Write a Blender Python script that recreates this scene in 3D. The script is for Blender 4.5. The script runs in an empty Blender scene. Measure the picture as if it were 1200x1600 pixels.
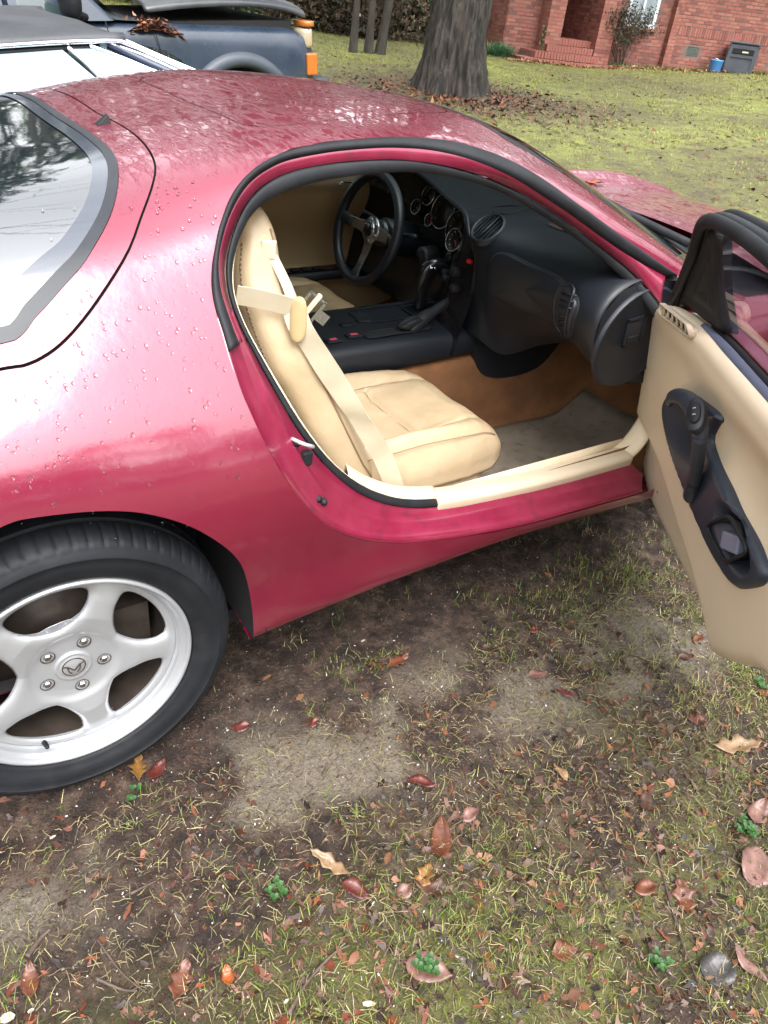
import bpy, bmesh, math, random
import numpy as np
from mathutils import Vector, Matrix, noise as mnoise
from mathutils.geometry import tessellate_polygon
random.seed(7); np.random.seed(7)
R = math.radians
sc = bpy.context.scene
# ---------------------------------------------------------------- camera
cam = bpy.data.cameras.new('camera'); camo = bpy.data.objects.new('camera', cam); sc.collection.objects.link(camo); sc.camera = camo
CAM = Vector((-0.165, -1.921, 1.425))
_y, _p, _r = R(37.3), R(34.05), R(7.3)
_f = Vector((math.sin(_y)*math.cos(_p), math.cos(_y)*math.cos(_p), -math.sin(_p)))
_r0 = Vector((math.cos(_y), -math.sin(_y), 0)); _u0 = _r0.cross(_f)
_rr = _r0*math.cos(_r)+_u0*math.sin(_r); _uu = -_r0*math.sin(_r)+_u0*math.cos(_r)
_m = Matrix((( _rr.x, _uu.x, -_f.x), (_rr.y, _uu.y, -_f.y), (_rr.z, _uu.z, -_f.z))).to_4x4(); _m.translation = CAM
camo.matrix_world = _m
cam.sensor_fit = 'VERTICAL'; cam.sensor_height = 24; cam.sensor_width = 18; cam.lens = 24*1187/1600
cam.clip_start = .05; cam.clip_end = 500
# ---------------------------------------------------------------- sky and sun: white overcast
w = bpy.data.worlds.new('World'); sc.world = w; w.use_nodes = True
nt = w.node_tree; bg = nt.nodes['Background']
sky = nt.nodes.new('ShaderNodeTexSky'); sky.sky_type = 'NISHITA'; sky.sun_disc = False
sky.sun_elevation = R(58); sky.sun_rotation = R(200); sky.dust_density = 4; sky.air_density = 1.5; sky.altitude = 50
hsv = nt.nodes.new('ShaderNodeHueSaturation'); hsv.inputs['Saturation'].default_value = .12; hsv.inputs['Value'].default_value = 1.0
nt.links.new(sky.outputs[0], hsv.inputs['Color']); nt.links.new(hsv.outputs[0], bg.inputs[0]); bg.inputs[1].default_value = .15
sl = bpy.data.lights.new('sun', 'SUN'); sl.energy = .5; sl.angle = R(45); sl.color = (1, .98, .95)
so = bpy.data.objects.new('sun', sl); sc.collection.objects.link(so)
so.rotation_euler = Vector((math.sin(R(200))*math.cos(R(58)), math.cos(R(200))*math.cos(R(58)), math.sin(R(58)))).to_track_quat('Z', 'Y').to_euler()
sc.view_settings.view_transform = 'Standard'; sc.view_settings.look = 'None'; sc.view_settings.gamma = 1
sc.view_settings.exposure = 2.15; sc.view_settings.use_curve_mapping = False
sc.render.engine = 'CYCLES'; sc.cycles.max_bounces = 8; sc.cycles.transparent_max_bounces = 12
sc.cycles.sample_clamp_indirect = 6
# ---------------------------------------------------------------- helpers
def link(o, parent=None):
    sc.collection.objects.link(o)
    if parent is not None: o.parent = parent
    return o
def mk(name, V, F, mat, parent=None, smooth=True, kind=None, nrm=None):
    me = bpy.data.meshes.new(name); me.from_pydata([tuple(map(float, v)) for v in V], [], [tuple(map(int, f)) for f in F])
    if isinstance(mat, (list, tuple)):
        for m in mat: me.materials.append(m)
    elif mat: me.materials.append(mat)
    if smooth: me.polygons.foreach_set('use_smooth', [True]*len(me.polygons))
    me.update()
    if nrm is not None: me.normals_split_custom_set_from_vertices([tuple(n) for n in nrm])
    o = link(bpy.data.objects.new(name, me), parent)
    if kind: o['kind'] = kind
    return o
def thing(name, label, cat, loc=(0, 0, 0), rz=0, group=None):
    o = link(bpy.data.objects.new(name, None)); o.location = loc; o.rotation_euler = (0, 0, rz); o.empty_display_size = .1
    return tag(o, label, cat, group)
def tag(o, label, cat, group=None):
    o['label'] = label; o['category'] = cat
    if group: o['group'] = group
    return o
def mod(o, t, **k):
    m = o.modifiers.new(t.lower(), t)
    for a, b in k.items(): setattr(m, a, b)
    return o
def sub(o, n=2): return mod(o, 'SUBSURF', levels=n, render_levels=n)
def bev(o, wd=.005, seg=3, ang=30):
    m = o.modifiers.new('bevel', 'BEVEL'); m.width = wd; m.segments = seg; m.limit_method = 'ANGLE'; m.angle_limit = R(ang); m.harden_normals = False
    return o
def sol(o, t, off=-1): return mod(o, 'SOLIDIFY', thickness=t, offset=off)
class MB:
    def __init__(s): s.v = []; s.f = []
    def add(s, V, F):
        b = len(s.v); s.v += [tuple(v) for v in V]; s.f += [tuple(i+b for i in f) for f in F]; return s
    def box(s, lo, hi, M=None, tp=1.0):
        x0, y0, z0 = lo; x1, y1, z1 = hi; cx, cy = (x0+x1)/2, (y0+y1)/2
        V = [(x0, y0, z0), (x1, y0, z0), (x1, y1, z0), (x0, y1, z0)]+[(cx+(a-cx)*tp, cy+(b-cy)*tp, z1) for a, b in ((x0, y0), (x1, y0), (x1, y1), (x0, y1))]
        if M is not None: V = [tuple(M @ Vector(v)) for v in V]
        return s.add(V, [(3, 2, 1, 0), (4, 5, 6, 7), (0, 1, 5, 4), (1, 2, 6, 5), (2, 3, 7, 6), (3, 0, 4, 7)])
    def tube(s, P, r, n=8, caps=True, flat=1.0, up=None, closed=False):
        P = [Vector(p) for p in P]; m = len(P); rs = r if hasattr(r, '__len__') else [r]*m
        b = len(s.v); prev = None
        for i, p in enumerate(P):
            if closed: t = P[(i+1) % m]-P[i-1]
            else: t = (P[min(i+1, m-1)]-P[max(i-1, 0)])
            t.normalize()
            if up is not None: a = Vector(up)
            elif prev is not None: a = prev
            else: a = Vector((0, 0, 1)) if abs(t.z) < .9 else Vector((1, 0, 0))
            a = (a-t*a.dot(t)).normalized(); prev = a; c = t.cross(a)
            for k in range(n):
                q = 2*math.pi*k/n; s.v.append(tuple(p+a*math.cos(q)*rs[i]*flat+c*math.sin(q)*rs[i]))
        for i in range(m if closed else m-1):
            j = (i+1) % m
            for k in range(n):
                k2 = (k+1) % n; s.f.append((b+i*n+k, b+i*n+k2, b+j*n+k2, b+j*n+k))
        if caps and not closed:
            s.f.append(tuple(b+k for k in range(n))[::-1]); s.f.append(tuple(b+(m-1)*n+k for k in range(n)))
        return s
    def lathe(s, prof, n=48, axis='y', c=(0, 0, 0), closed=False):
        b = len(s.v); m = len(prof)
        for k in range(n):
            q = 2*math.pi*k/n
            for r_, h in prof:
                p = (r_*math.cos(q), h, r_*math.sin(q)) if axis == 'y' else (r_*math.cos(q), r_*math.sin(q), h) if axis == 'z' else (h, r_*math.cos(q), r_*math.sin(q))
                s.v.append((p[0]+c[0], p[1]+c[1], p[2]+c[2]))
        for k in range(n):
            k2 = (k+1) % n
            for i in range(m if closed else m-1):
                j = (i+1) % m; s.f.append((b+k*m+i, b+k*m+j, b+k2*m+j, b+k2*m+i))
        return s
    def loft(s, rings, closed=True, cap=False):
        b = len(s.v); n = len(rings[0])
        for r_ in rings: s.v += [tuple(map(float, p)) for p in r_]
        for i in range(len(rings)-1):
            for k in range(n if closed else n-1):
                k2 = (k+1) % n; s.f.append((b+i*n+k, b+i*n+k2, b+(i+1)*n+k2, b+(i+1)*n+k))
        if cap: s.f.append(tuple(b+k for k in range(n))[::-1]); s.f.append(tuple(b+(len(rings)-1)*n+k for k in range(n)))
        return s
    def prism(s, poly, fn, t):
        """poly: 2d outline; fn(u, v, w) -> 3d point; w from 0 to t"""
        n = len(poly); b = len(s.v)
        s.v += [tuple(fn(u, v, 0)) for u, v in poly]+[tuple(fn(u, v, t)) for u, v in poly]
        for k in range(n): s.f.append((b+k, b+(k+1) % n, b+n+(k+1) % n, b+n+k))
        tr = tessellate_polygon([[Vector((u, v, 0)) for u, v in poly]])
        for a, c, d in tr: s.f.append((b+a, b+c, b+d)); s.f.append((b+n+d, b+n+c, b+n+a))
        return s
    def out(s, name, mat, parent=None, smooth=True, kind=None): 
        o = mk(name, s.v, s.f, mat, parent, smooth, kind)
        bm = bmesh.new(); bm.from_mesh(o.data); bmesh.ops.recalc_face_normals(bm, faces=bm.faces); bm.to_mesh(o.data); bm.free()
        return o
def spl(P, n, closed=False):
    """Catmull-Rom through points, n samples evenly by arc length"""
    P = np.array(P, float)
    if closed: Q = np.vstack([P[-1:], P, P[:2]])
    else: Q = np.vstack([2*P[0]-P[1], P, 2*P[-1]-P[-2]])
    o = []
    for i in range(1, len(Q)-2):
        for t in np.linspace(0, 1, 12, endpoint=False):
            o.append(.5*((2*Q[i])+(-Q[i-1]+Q[i+1])*t+(2*Q[i-1]-5*Q[i]+4*Q[i+1]-Q[i+2])*t*t+(-Q[i-1]+3*Q[i]-3*Q[i+1]+Q[i+2])*t**3))
    o.append(Q[-2]); o = np.array(o)
    d = np.r_[0, np.cumsum(np.linalg.norm(np.diff(o, axis=0), axis=1))]
    t = np.linspace(0, d[-1], n+1 if closed else n)[:n]
    return np.stack([np.interp(t, d, o[:, k]) for k in range(P.shape[1])], 1)
# ---------------------------------------------------------------- materials
def pset(b, **k):
    N = {'color': 'Base Color', 'rough': 'Roughness', 'metal': 'Metallic', 'coat': 'Coat Weight', 'coatr': 'Coat Roughness', 'spec': 'Specular IOR Level', 'ior': 'IOR', 'trans': 'Transmission Weight', 'sheen': 'Sheen Weight', 'alpha': 'Alpha', 'coatior': 'Coat IOR', 'subs': 'Subsurface Weight'}
    for a, v in k.items():
        b.inputs[N[a]].default_value = (*v, 1) if a == 'color' else v
def mat(name, color, rough=.5, c2=None, ns=8, bump=0, bs=60, bdist=.002, detail=6, rvar=0, c3=None, ns2=40, amt2=.3, coord='Object', stretch=None, mixlo=.35, mixhi=.65, **k):
    m = bpy.data.materials.new(name); m.use_nodes = True; t = m.node_tree; b = t.nodes['Principled BSDF']
    pset(b, color=color, rough=rough, **k)
    tc = t.nodes.new('ShaderNodeTexCoord'); vec = tc.outputs[coord]
    if stretch:
        mp = t.nodes.new('ShaderNodeMapping'); mp.inputs['Scale'].default_value = stretch; t.links.new(vec, mp.inputs[0]); vec = mp.outputs[0]
    def nz(s, d=detail, rg=.55):
        n = t.nodes.new('ShaderNodeTexNoise'); n.inputs['Scale'].default_value = s; n.inputs['Detail'].default_value = d; n.inputs['Roughness'].default_value = rg
        t.links.new(vec, n.inputs['Vector']); return n
    def mr(src, a, b_, c, d):
        n = t.nodes.new('ShaderNodeMapRange'); n.inputs[1].default_value = a; n.inputs[2].default_value = b_; n.inputs[3].default_value = c; n.inputs[4].default_value = d
        t.links.new(src, n.inputs[0]); return n.outputs[0]
    if c2 is not None:
        mx = t.nodes.new('ShaderNodeMix'); mx.data_type = 'RGBA'; mx.inputs[6].default_value = (*color, 1); mx.inputs[7].default_value = (*c2, 1)
        t.links.new(mr(nz(ns).outputs[0], mixlo, mixhi, 0, 1), mx.inputs[0]); col = mx.outputs[2]
        if c3 is not None:
            m2 = t.nodes.new('ShaderNodeMix'); m2.data_type = 'RGBA'; t.links.new(col, m2.inputs[6]); m2.inputs[7].default_value = (*c3, 1)
            t.links.new(mr(nz(ns2).outputs[0], .55, .75, 0, amt2), m2.inputs[0]); col = m2.outputs[2]
        t.links.new(col, b.inputs['Base Color'])
    if rvar: t.links.new(mr(nz(ns*1.7).outputs[0], .3, .7, max(0, rough-rvar), rough+rvar), b.inputs['Roughness'])
    if bump:
        n = nz(bs); bp = t.nodes.new('ShaderNodeBump'); bp.inputs['Strength'].default_value = bump; bp.inputs['Distance'].default_value = bdist
        t.links.new(n.outputs[0], bp.inputs['Height']); t.links.new(bp.outputs[0], b.inputs['Normal'])
        if k.get('coat'): t.links.new(bp.outputs[0], b.inputs['Coat Normal'])
    return m
def glassmat(name, color=(.8, .9, .9), rough=0.0, ior=1.5, mixamt=None):
    """thin window glass: mostly see-through, tinted, with a Fresnel mirror on top"""
    m = bpy.data.materials.new(name); m.use_nodes = True; t = m.node_tree; t.nodes.remove(t.nodes['Principled BSDF'])
    out = [n for n in t.nodes if n.type == 'OUTPUT_MATERIAL'][0]
    tr = t.nodes.new('ShaderNodeBsdfTransparent'); tr.inputs[0].default_value = (*color, 1)
    gl = t.nodes.new('ShaderNodeBsdfGlossy'); gl.inputs['Roughness'].default_value = rough
    fr = t.nodes.new('ShaderNodeFresnel'); fr.inputs[0].default_value = ior
    mx = t.nodes.new('ShaderNodeMixShader'); t.links.new(fr.outputs[0], mx.inputs[0]); t.links.new(tr.outputs[0], mx.inputs[1]); t.links.new(gl.outputs[0], mx.inputs[2])
    t.links.new(mx.outputs[0], out.inputs[0]); return m
PAINT = mat('crimson_paint', (.205, .0035, .031), .38, c2=(.235, .006, .038), ns=3, metal=.45, coat=1.0, coatior=1.82, coatr=.07, bump=.10, bs=26, bdist=.004, detail=3)
WETPAINT = mat('crimson_paint_wet_roof', (.33, .010, .045), .34, c2=(.38, .018, .062), ns=3, metal=.45, coat=1.0, coatior=1.95, coatr=.05, bump=.35, bs=38, bdist=.004, detail=6)
JAMB = mat('crimson_jamb_paint', (.20, .009, .036), .38, c2=(.25, .018, .055), ns=14, c3=(.07, .02, .03), ns2=22, amt2=.55, metal=.2, coat=.7, coatr=.12)
RUBBER = mat('black_rubber', (.008, .009, .011), .6, c2=(.014, .015, .018), ns=20, spec=.3, bump=.2, bs=150, bdist=.001)
BLKPL = mat('black_vinyl', (.0065, .0085, .0125), .46, c2=(.009, .0115, .017), ns=6, bump=.25, bs=420, bdist=.0006, spec=.5)
BLKGLOSS = mat('black_gloss', (.008, .008, .010), .18)
DARK = mat('dark_void', (.008, .008, .009), .9)
LEATHER = mat('tan_leather', (.40, .300, .185), .42, c2=(.44, .34, .22), ns=5, c3=(.29, .20, .11), ns2=7, amt2=.4, bump=.55, bs=24, bdist=.005)
LEATHERD = mat('tan_leather_worn', (.36, .25, .135), .38, c2=(.43, .30, .17), ns=7, c3=(.28, .18, .10), ns2=16, amt2=.5, bump=.45, bs=120, bdist=.0012)
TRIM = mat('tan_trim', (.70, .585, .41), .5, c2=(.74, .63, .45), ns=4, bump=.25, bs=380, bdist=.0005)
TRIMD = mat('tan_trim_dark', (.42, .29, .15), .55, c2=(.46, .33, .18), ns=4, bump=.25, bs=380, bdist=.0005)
CREAM = mat('cream_plastic', (.60, .51, .38), .4, c2=(.56, .47, .33), ns=5)
CARPET = mat('brown_carpet', (.26, .115, .045), .95, c2=(.19, .085, .035), ns=14, bump=1, bs=500, bdist=.003)
MATM = mat('grey_mat', (.25, .21, .16), .95, c2=(.18, .15, .11), ns=9, c3=(.10, .08, .05), ns2=30, amt2=.7, bump=1, bs=420, bdist=.003)
WEB = mat('cream_webbing', (.52, .46, .345), .6, c2=(.45, .385, .28), ns=8, bump=.3, bs=500, bdist=.0004)
ALLOY = mat('silver_alloy', (.45, .46, .48), .33, c2=(.43, .44, .46), ns=4, metal=.55, coat=.3, coatr=.2, rvar=.02)
STEEL = mat('bright_steel', (.6, .6, .62), .22, metal=1)
CHROME = mat('chrome', (.85, .86, .88), .07, metal=1)
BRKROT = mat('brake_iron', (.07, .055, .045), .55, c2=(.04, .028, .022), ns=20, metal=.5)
TYREM = mat('tyre_rubber', (.007, .008, .010), .62, c2=(.012, .0135, .017), ns=11, c3=(.03, .027, .024), ns2=22, amt2=.3, bump=.5, bs=90, bdist=.001, spec=.28)

def wetfilm(m, lo=.82, hi=.98, scale=52, dist=.0040, st=(1, .28, 1)):
    """standing water on the upward faces: rippled clear coat that fades out as the panel tips over"""
    t = m.node_tree; b = t.nodes['Principled BSDF']; old = b.inputs['Coat Normal'].links[0].from_socket
    g = t.nodes.new('ShaderNodeNewGeometry'); sx = t.nodes.new('ShaderNodeSeparateXYZ'); t.links.new(g.outputs['Normal'], sx.inputs[0])
    mr = t.nodes.new('ShaderNodeMapRange'); mr.inputs[1].default_value = lo; mr.inputs[2].default_value = hi; mr.inputs[4].default_value = .28; t.links.new(sx.outputs[2], mr.inputs[0])
    tc = t.nodes.new('ShaderNodeTexCoord'); mp = t.nodes.new('ShaderNodeMapping'); mp.inputs['Scale'].default_value = st; t.links.new(tc.outputs['Object'], mp.inputs[0])
    n = t.nodes.new('ShaderNodeTexNoise'); n.inputs['Scale'].default_value = scale; n.inputs['Detail'].default_value = 4; n.inputs['Roughness'].default_value = .65; t.links.new(mp.outputs[0], n.inputs['Vector'])
    r = t.nodes.new('ShaderNodeMapRange'); r.inputs[1].default_value = .46; r.inputs[2].default_value = .60; t.links.new(n.outputs[0], r.inputs[0])
    bp = t.nodes.new('ShaderNodeBump'); bp.inputs['Distance'].default_value = dist; t.links.new(mr.outputs[0], bp.inputs['Strength']); t.links.new(r.outputs[0], bp.inputs['Height']); t.links.new(old, bp.inputs['Normal']); t.links.new(bp.outputs[0], b.inputs['Coat Normal'])
    cr = t.nodes.new('ShaderNodeMapRange'); cr.inputs[1].default_value = lo-.15; cr.inputs[2].default_value = hi-.02; cr.inputs[3].default_value = .12; cr.inputs[4].default_value = .035; t.links.new(sx.outputs[2], cr.inputs[0]); t.links.new(cr.outputs[0], b.inputs['Coat Roughness'])
wetfilm(PAINT)
PULLM = mat('blue_black_pull', (.024, .031, .046), .45, c2=(.030, .038, .056), ns=6, bump=.25, bs=420, bdist=.0006)
# ---------------------------------------------------------------- body surface of the red coupe
# half sections (|y|, z) from the sill to the roof centre, at stations along the car (x = 0 rear axle)
ST = [
 (-0.97, [(.55,.27),(.60,.40),(.62,.55),(.615,.65),(.60,.72),(.575,.77),(.53,.81),(.45,.84),(.34,.855),(.18,.865),(0,.87)]),
 (-0.80, [(.70,.26),(.76,.40),(.78,.55),(.775,.65),(.75,.73),(.71,.795),(.64,.84),(.54,.875),(.40,.90),(.21,.91),(0,.915)]),
 (-0.60, [(.78,.25),(.83,.40),(.845,.55),(.84,.65),(.815,.74),(.765,.82),(.69,.872),(.58,.915),(.43,.95),(.22,.967),(0,.972)]),
 (-0.30, [(.82,.25),(.858,.42),(.872,.57),(.868,.67),(.84,.765),(.785,.85),(.715,.917),(.62,.975),(.47,1.025),(.24,1.045),(0,1.050)]),
 (0.00, [(.835,.25),(.862,.43),(.880,.58),(.873,.68),(.842,.78),(.782,.87),(.712,.945),(.625,1.025),(.48,1.083),(.25,1.097),(0,1.097)]),
 (0.25, [(.835,.25),(.858,.43),(.878,.58),(.870,.69),(.833,.79),(.768,.885),(.698,.97),(.615,1.055),(.485,1.108),(.26,1.127),(0,1.127)]),
 (0.50, [(.835,.25),(.852,.43),(.870,.58),(.862,.69),(.825,.79),(.765,.885),(.697,.985),(.622,1.09),(.520,1.151),(.27,1.166),(0,1.164)]),
 (0.80, [(.835,.25),(.850,.43),(.866,.58),(.856,.69),(.820,.79),(.765,.885),(.705,.99),(.640,1.10),(.550,1.179),(.29,1.201),(0,1.200)]),
 (1.10, [(.835,.25),(.850,.43),(.864,.58),(.854,.69),(.820,.79),(.770,.88),(.718,.97),(.648,1.085),(.572,1.155),(.31,1.198),(0,1.206)]),
 (1.30, [(.835,.25),(.850,.43),(.862,.58),(.852,.69),(.823,.78),(.782,.855),(.732,.93),(.672,1.02),(.613,1.083),(.34,1.165),(0,1.186)]),
 (1.50, [(.835,.25),(.850,.43),(.860,.58),(.850,.69),(.828,.76),(.798,.815),(.755,.87),(.702,.940),(.652,.996),(.37,1.085),(0,1.112)]),
 (1.75, [(.835,.25),(.850,.43),(.860,.58),(.850,.68),(.835,.735),(.810,.775),(.778,.81),(.745,.848),(.697,.888),(.40,.972),(0,1.002)]),
 (2.05, [(.835,.25),(.850,.43),(.858,.57),(.850,.66),(.840,.70),(.825,.735),(.805,.757),(.78,.775),(.735,.80),(.42,.85),(0,.872)]),
]
def _pchip_slopes(x, y):
    h = np.diff(x); d = np.diff(y, axis=0)/h.reshape((-1,)+(1,)*(y.ndim-1))
    m = np.zeros_like(y)
    hh = h.reshape((-1,)+(1,)*(y.ndim-1))
    w1 = 2*hh[1:]+hh[:-1]; w2 = hh[1:]+2*hh[:-1]
    with np.errstate(divide='ignore', invalid='ignore'):
        hm = (w1+w2)/(w1/d[:-1]+w2/d[1:])
    m[1:-1] = np.where(d[:-1]*d[1:] > 0, np.nan_to_num(hm), 0)
    m[0] = d[0]; m[-1] = d[-1]
    return m
def _cr_slopes(x, y):
    hh = np.diff(x).reshape((-1,)+(1,)*(y.ndim-1)); d = np.diff(y, axis=0)/hh
    m = np.zeros_like(y); m[1:-1] = (d[:-1]*hh[1:]+d[1:]*hh[:-1])/(hh[1:]+hh[:-1]); m[0] = 1.5*d[0]-.5*m[1]; m[-1] = 1.5*d[-1]-.5*m[-2]
    return m
def _herm(x, y, m, q):
    q = np.clip(q, x[0], x[-1]); i = np.clip(np.searchsorted(x, q, side='right')-1, 0, len(x)-2)
    h = x[i+1]-x[i]; t = (q-x[i])/h
    sh = (-1,)+(1,)*(y.ndim-1); t = t.reshape(sh); h = h.reshape(sh)
    return ((2*t**3-3*t**2+1)*y[i]+(t**3-2*t**2+t)*h*m[i]+(-2*t**3+3*t**2)*y[i+1]+(t**3-t**2)*h*m[i+1])
_SX = np.array([s[0] for s in ST])
_zb = lambda x: float(np.interp(x, [-.97, .0, .30, .36, .50, .68, .85, 1.1, 1.45, 1.62, 2.1], [.27, .25, .255, .262, .276, .288, .296, .298, .283, .267, .258]))
_SY = np.array([[(s[1][0][0]-.10, _zb(s[0])+.004), (s[1][0][0], _zb(s[0]))]+s[1][1:] for s in ST], float)
_SM = _cr_slopes(_SX, _SY)
def body_pts(x, v):
    """x, v arrays (same length). v in [-1,1]: -1 right sill, 0 roof centre, 1 left sill"""
    x = np.atleast_1d(np.asarray(x, float)); v = np.atleast_1d(np.asarray(v, float))
    ctl = _herm(_SX, _SY, _SM, x)                       # n,K,2
    K = ctl.shape[1]
    full = np.concatenate([ctl*np.array([-1, 1]), ctl[:, -2::-1]], axis=1)   # right ... centre ... left
    n = full.shape[1]; t = (v+1)/2*(n-1); i = np.clip(t.astype(int), 0, n-2); f = (t-i)[:, None]
    a = np.arange(len(x)); P1 = full[a, i]; P2 = full[a, i+1]
    P0 = np.where((i > 0)[:, None], full[a, np.maximum(i-1, 0)], 2*P1-P2)
    P3 = np.where((i < n-2)[:, None], full[a, np.minimum(i+2, n-1)], 2*P2-P1)
    yz = .5*((2*P1)+(-P0+P2)*f+(2*P0-5*P1+4*P2-P3)*f*f+(-P0+3*P1-3*P2+P3)*f**3)
    return np.stack([x, yz[:, 0], yz[:, 1]], -1)
def body_nrm(x, v):
    e = 1e-3
    dx = body_pts(np.asarray(x)+e, v)-body_pts(np.asarray(x)-e, v)
    dv = body_pts(x, np.asarray(v)+e)-body_pts(x, np.asarray(v)-e)
    n = np.cross(dx, dv); n /= np.linalg.norm(n, axis=1)[:, None]+1e-12
    return n*np.where(((n*(body_pts(x, v)-np.array([.6, 0, .5]))).sum(1) < 0), -1, 1)[:, None]
# door aperture of the body, right side: rails from the outer skin edge to the inner trim seal (x, y, z in metres)
RAIL_A = [(1.592,-0.840,0.312),(1.482,-0.841,0.317),(1.375,-0.841,0.323),(1.273,-0.841,0.328),(1.175,-0.842,0.334),(1.081,-0.843,0.343),(0.990,-0.843,0.354),(0.903,-0.845,0.369),(0.822,-0.846,0.385),(0.748,-0.848,0.403),(0.680,-0.850,0.426),(0.615,-0.854,0.455),(0.555,-0.859,0.492),(0.501,-0.865,0.536),(0.457,-0.868,0.584),(0.423,-0.868,0.632),(0.397,-0.864,0.678),(0.377,-0.855,0.719),(0.362,-0.842,0.757),(0.351,-0.826,0.792),(0.342,-0.807,0.825),(0.338,-0.786,0.857),(0.336,-0.765,0.887),(0.335,-0.744,0.915),(0.333,-0.725,0.940),(0.334,-0.707,0.963),(0.339,-0.690,0.986),(0.348,-0.672,1.009),(0.360,-0.655,1.031),(0.374,-0.636,1.054),(0.392,-0.617,1.075),(0.413,-0.596,1.096),(0.438,-0.577,1.115),(0.468,-0.558,1.131),(0.502,-0.542,1.145),(0.540,-0.529,1.156),(0.579,-0.522,1.165),(0.619,-0.518,1.171),(0.660,-0.516,1.177),(0.701,-0.517,1.181),(0.743,-0.517,1.184),(0.789,-0.517,1.187),(0.841,-0.518,1.188),(0.899,-0.522,1.186),(0.959,-0.531,1.182),(1.018,-0.546,1.172),(1.073,-0.567,1.158),(1.126,-0.591,1.138),(1.179,-0.615,1.113),(1.235,-0.636,1.083),(1.299,-0.654,1.051),(1.369,-0.670,1.016),(1.444,-0.685,0.980),(1.523,-0.701,0.942),(1.603,-0.718,0.903)]
RAIL_B = [(1.626,-0.811,0.315),(1.512,-0.811,0.323),(1.402,-0.812,0.331),(1.297,-0.812,0.338),(1.197,-0.813,0.346),(1.102,-0.814,0.354),(1.010,-0.814,0.364),(0.924,-0.815,0.375),(0.844,-0.816,0.388),(0.771,-0.818,0.403),(0.704,-0.820,0.423),(0.640,-0.824,0.452),(0.580,-0.829,0.489),(0.527,-0.834,0.533),(0.485,-0.837,0.582),(0.453,-0.837,0.630),(0.430,-0.833,0.676),(0.412,-0.824,0.718),(0.399,-0.812,0.757),(0.388,-0.797,0.792),(0.379,-0.779,0.826),(0.373,-0.760,0.858),(0.368,-0.740,0.888),(0.363,-0.721,0.915),(0.360,-0.703,0.940),(0.358,-0.687,0.963),(0.360,-0.672,0.985),(0.366,-0.656,1.007),(0.376,-0.641,1.028),(0.390,-0.626,1.050),(0.406,-0.610,1.070),(0.426,-0.594,1.090),(0.449,-0.578,1.108),(0.476,-0.563,1.123),(0.507,-0.552,1.136),(0.541,-0.544,1.147),(0.577,-0.540,1.154),(0.615,-0.540,1.160),(0.652,-0.541,1.165),(0.691,-0.543,1.169),(0.730,-0.545,1.172),(0.772,-0.547,1.174),(0.819,-0.550,1.174),(0.871,-0.557,1.172),(0.925,-0.568,1.166),(0.980,-0.581,1.155),(1.036,-0.596,1.139),(1.093,-0.610,1.118),(1.151,-0.624,1.092),(1.212,-0.638,1.064),(1.275,-0.652,1.033),(1.340,-0.667,1.000),(1.410,-0.682,0.967),(1.487,-0.696,0.934),(1.568,-0.708,0.903)]
RAIL_C = [(1.640,-0.787,0.331),(1.527,-0.788,0.340),(1.418,-0.788,0.348),(1.314,-0.789,0.357),(1.215,-0.789,0.364),(1.121,-0.790,0.372),(1.032,-0.791,0.379),(0.947,-0.791,0.386),(0.867,-0.792,0.397),(0.790,-0.794,0.413),(0.717,-0.797,0.438),(0.648,-0.801,0.473),(0.587,-0.806,0.515),(0.537,-0.811,0.562),(0.501,-0.812,0.609),(0.474,-0.810,0.653),(0.454,-0.805,0.693),(0.438,-0.796,0.729),(0.425,-0.784,0.764),(0.414,-0.769,0.796),(0.404,-0.753,0.826),(0.396,-0.735,0.855),(0.388,-0.718,0.882),(0.382,-0.701,0.907),(0.378,-0.685,0.930),(0.376,-0.670,0.951),(0.378,-0.656,0.971),(0.383,-0.642,0.992),(0.392,-0.628,1.012),(0.404,-0.616,1.031),(0.419,-0.603,1.050),(0.436,-0.590,1.069),(0.456,-0.577,1.086),(0.480,-0.564,1.102),(0.507,-0.555,1.115),(0.540,-0.548,1.126),(0.575,-0.546,1.135),(0.612,-0.545,1.141),(0.650,-0.546,1.146),(0.689,-0.548,1.150),(0.728,-0.550,1.152),(0.771,-0.553,1.154),(0.818,-0.557,1.153),(0.872,-0.563,1.149),(0.931,-0.570,1.141),(0.994,-0.579,1.129),(1.057,-0.589,1.111),(1.120,-0.600,1.089),(1.183,-0.614,1.062),(1.247,-0.628,1.032),(1.311,-0.644,0.998),(1.378,-0.661,0.962),(1.444,-0.681,0.924),(1.502,-0.704,0.884),(1.552,-0.732,0.840)]
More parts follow.
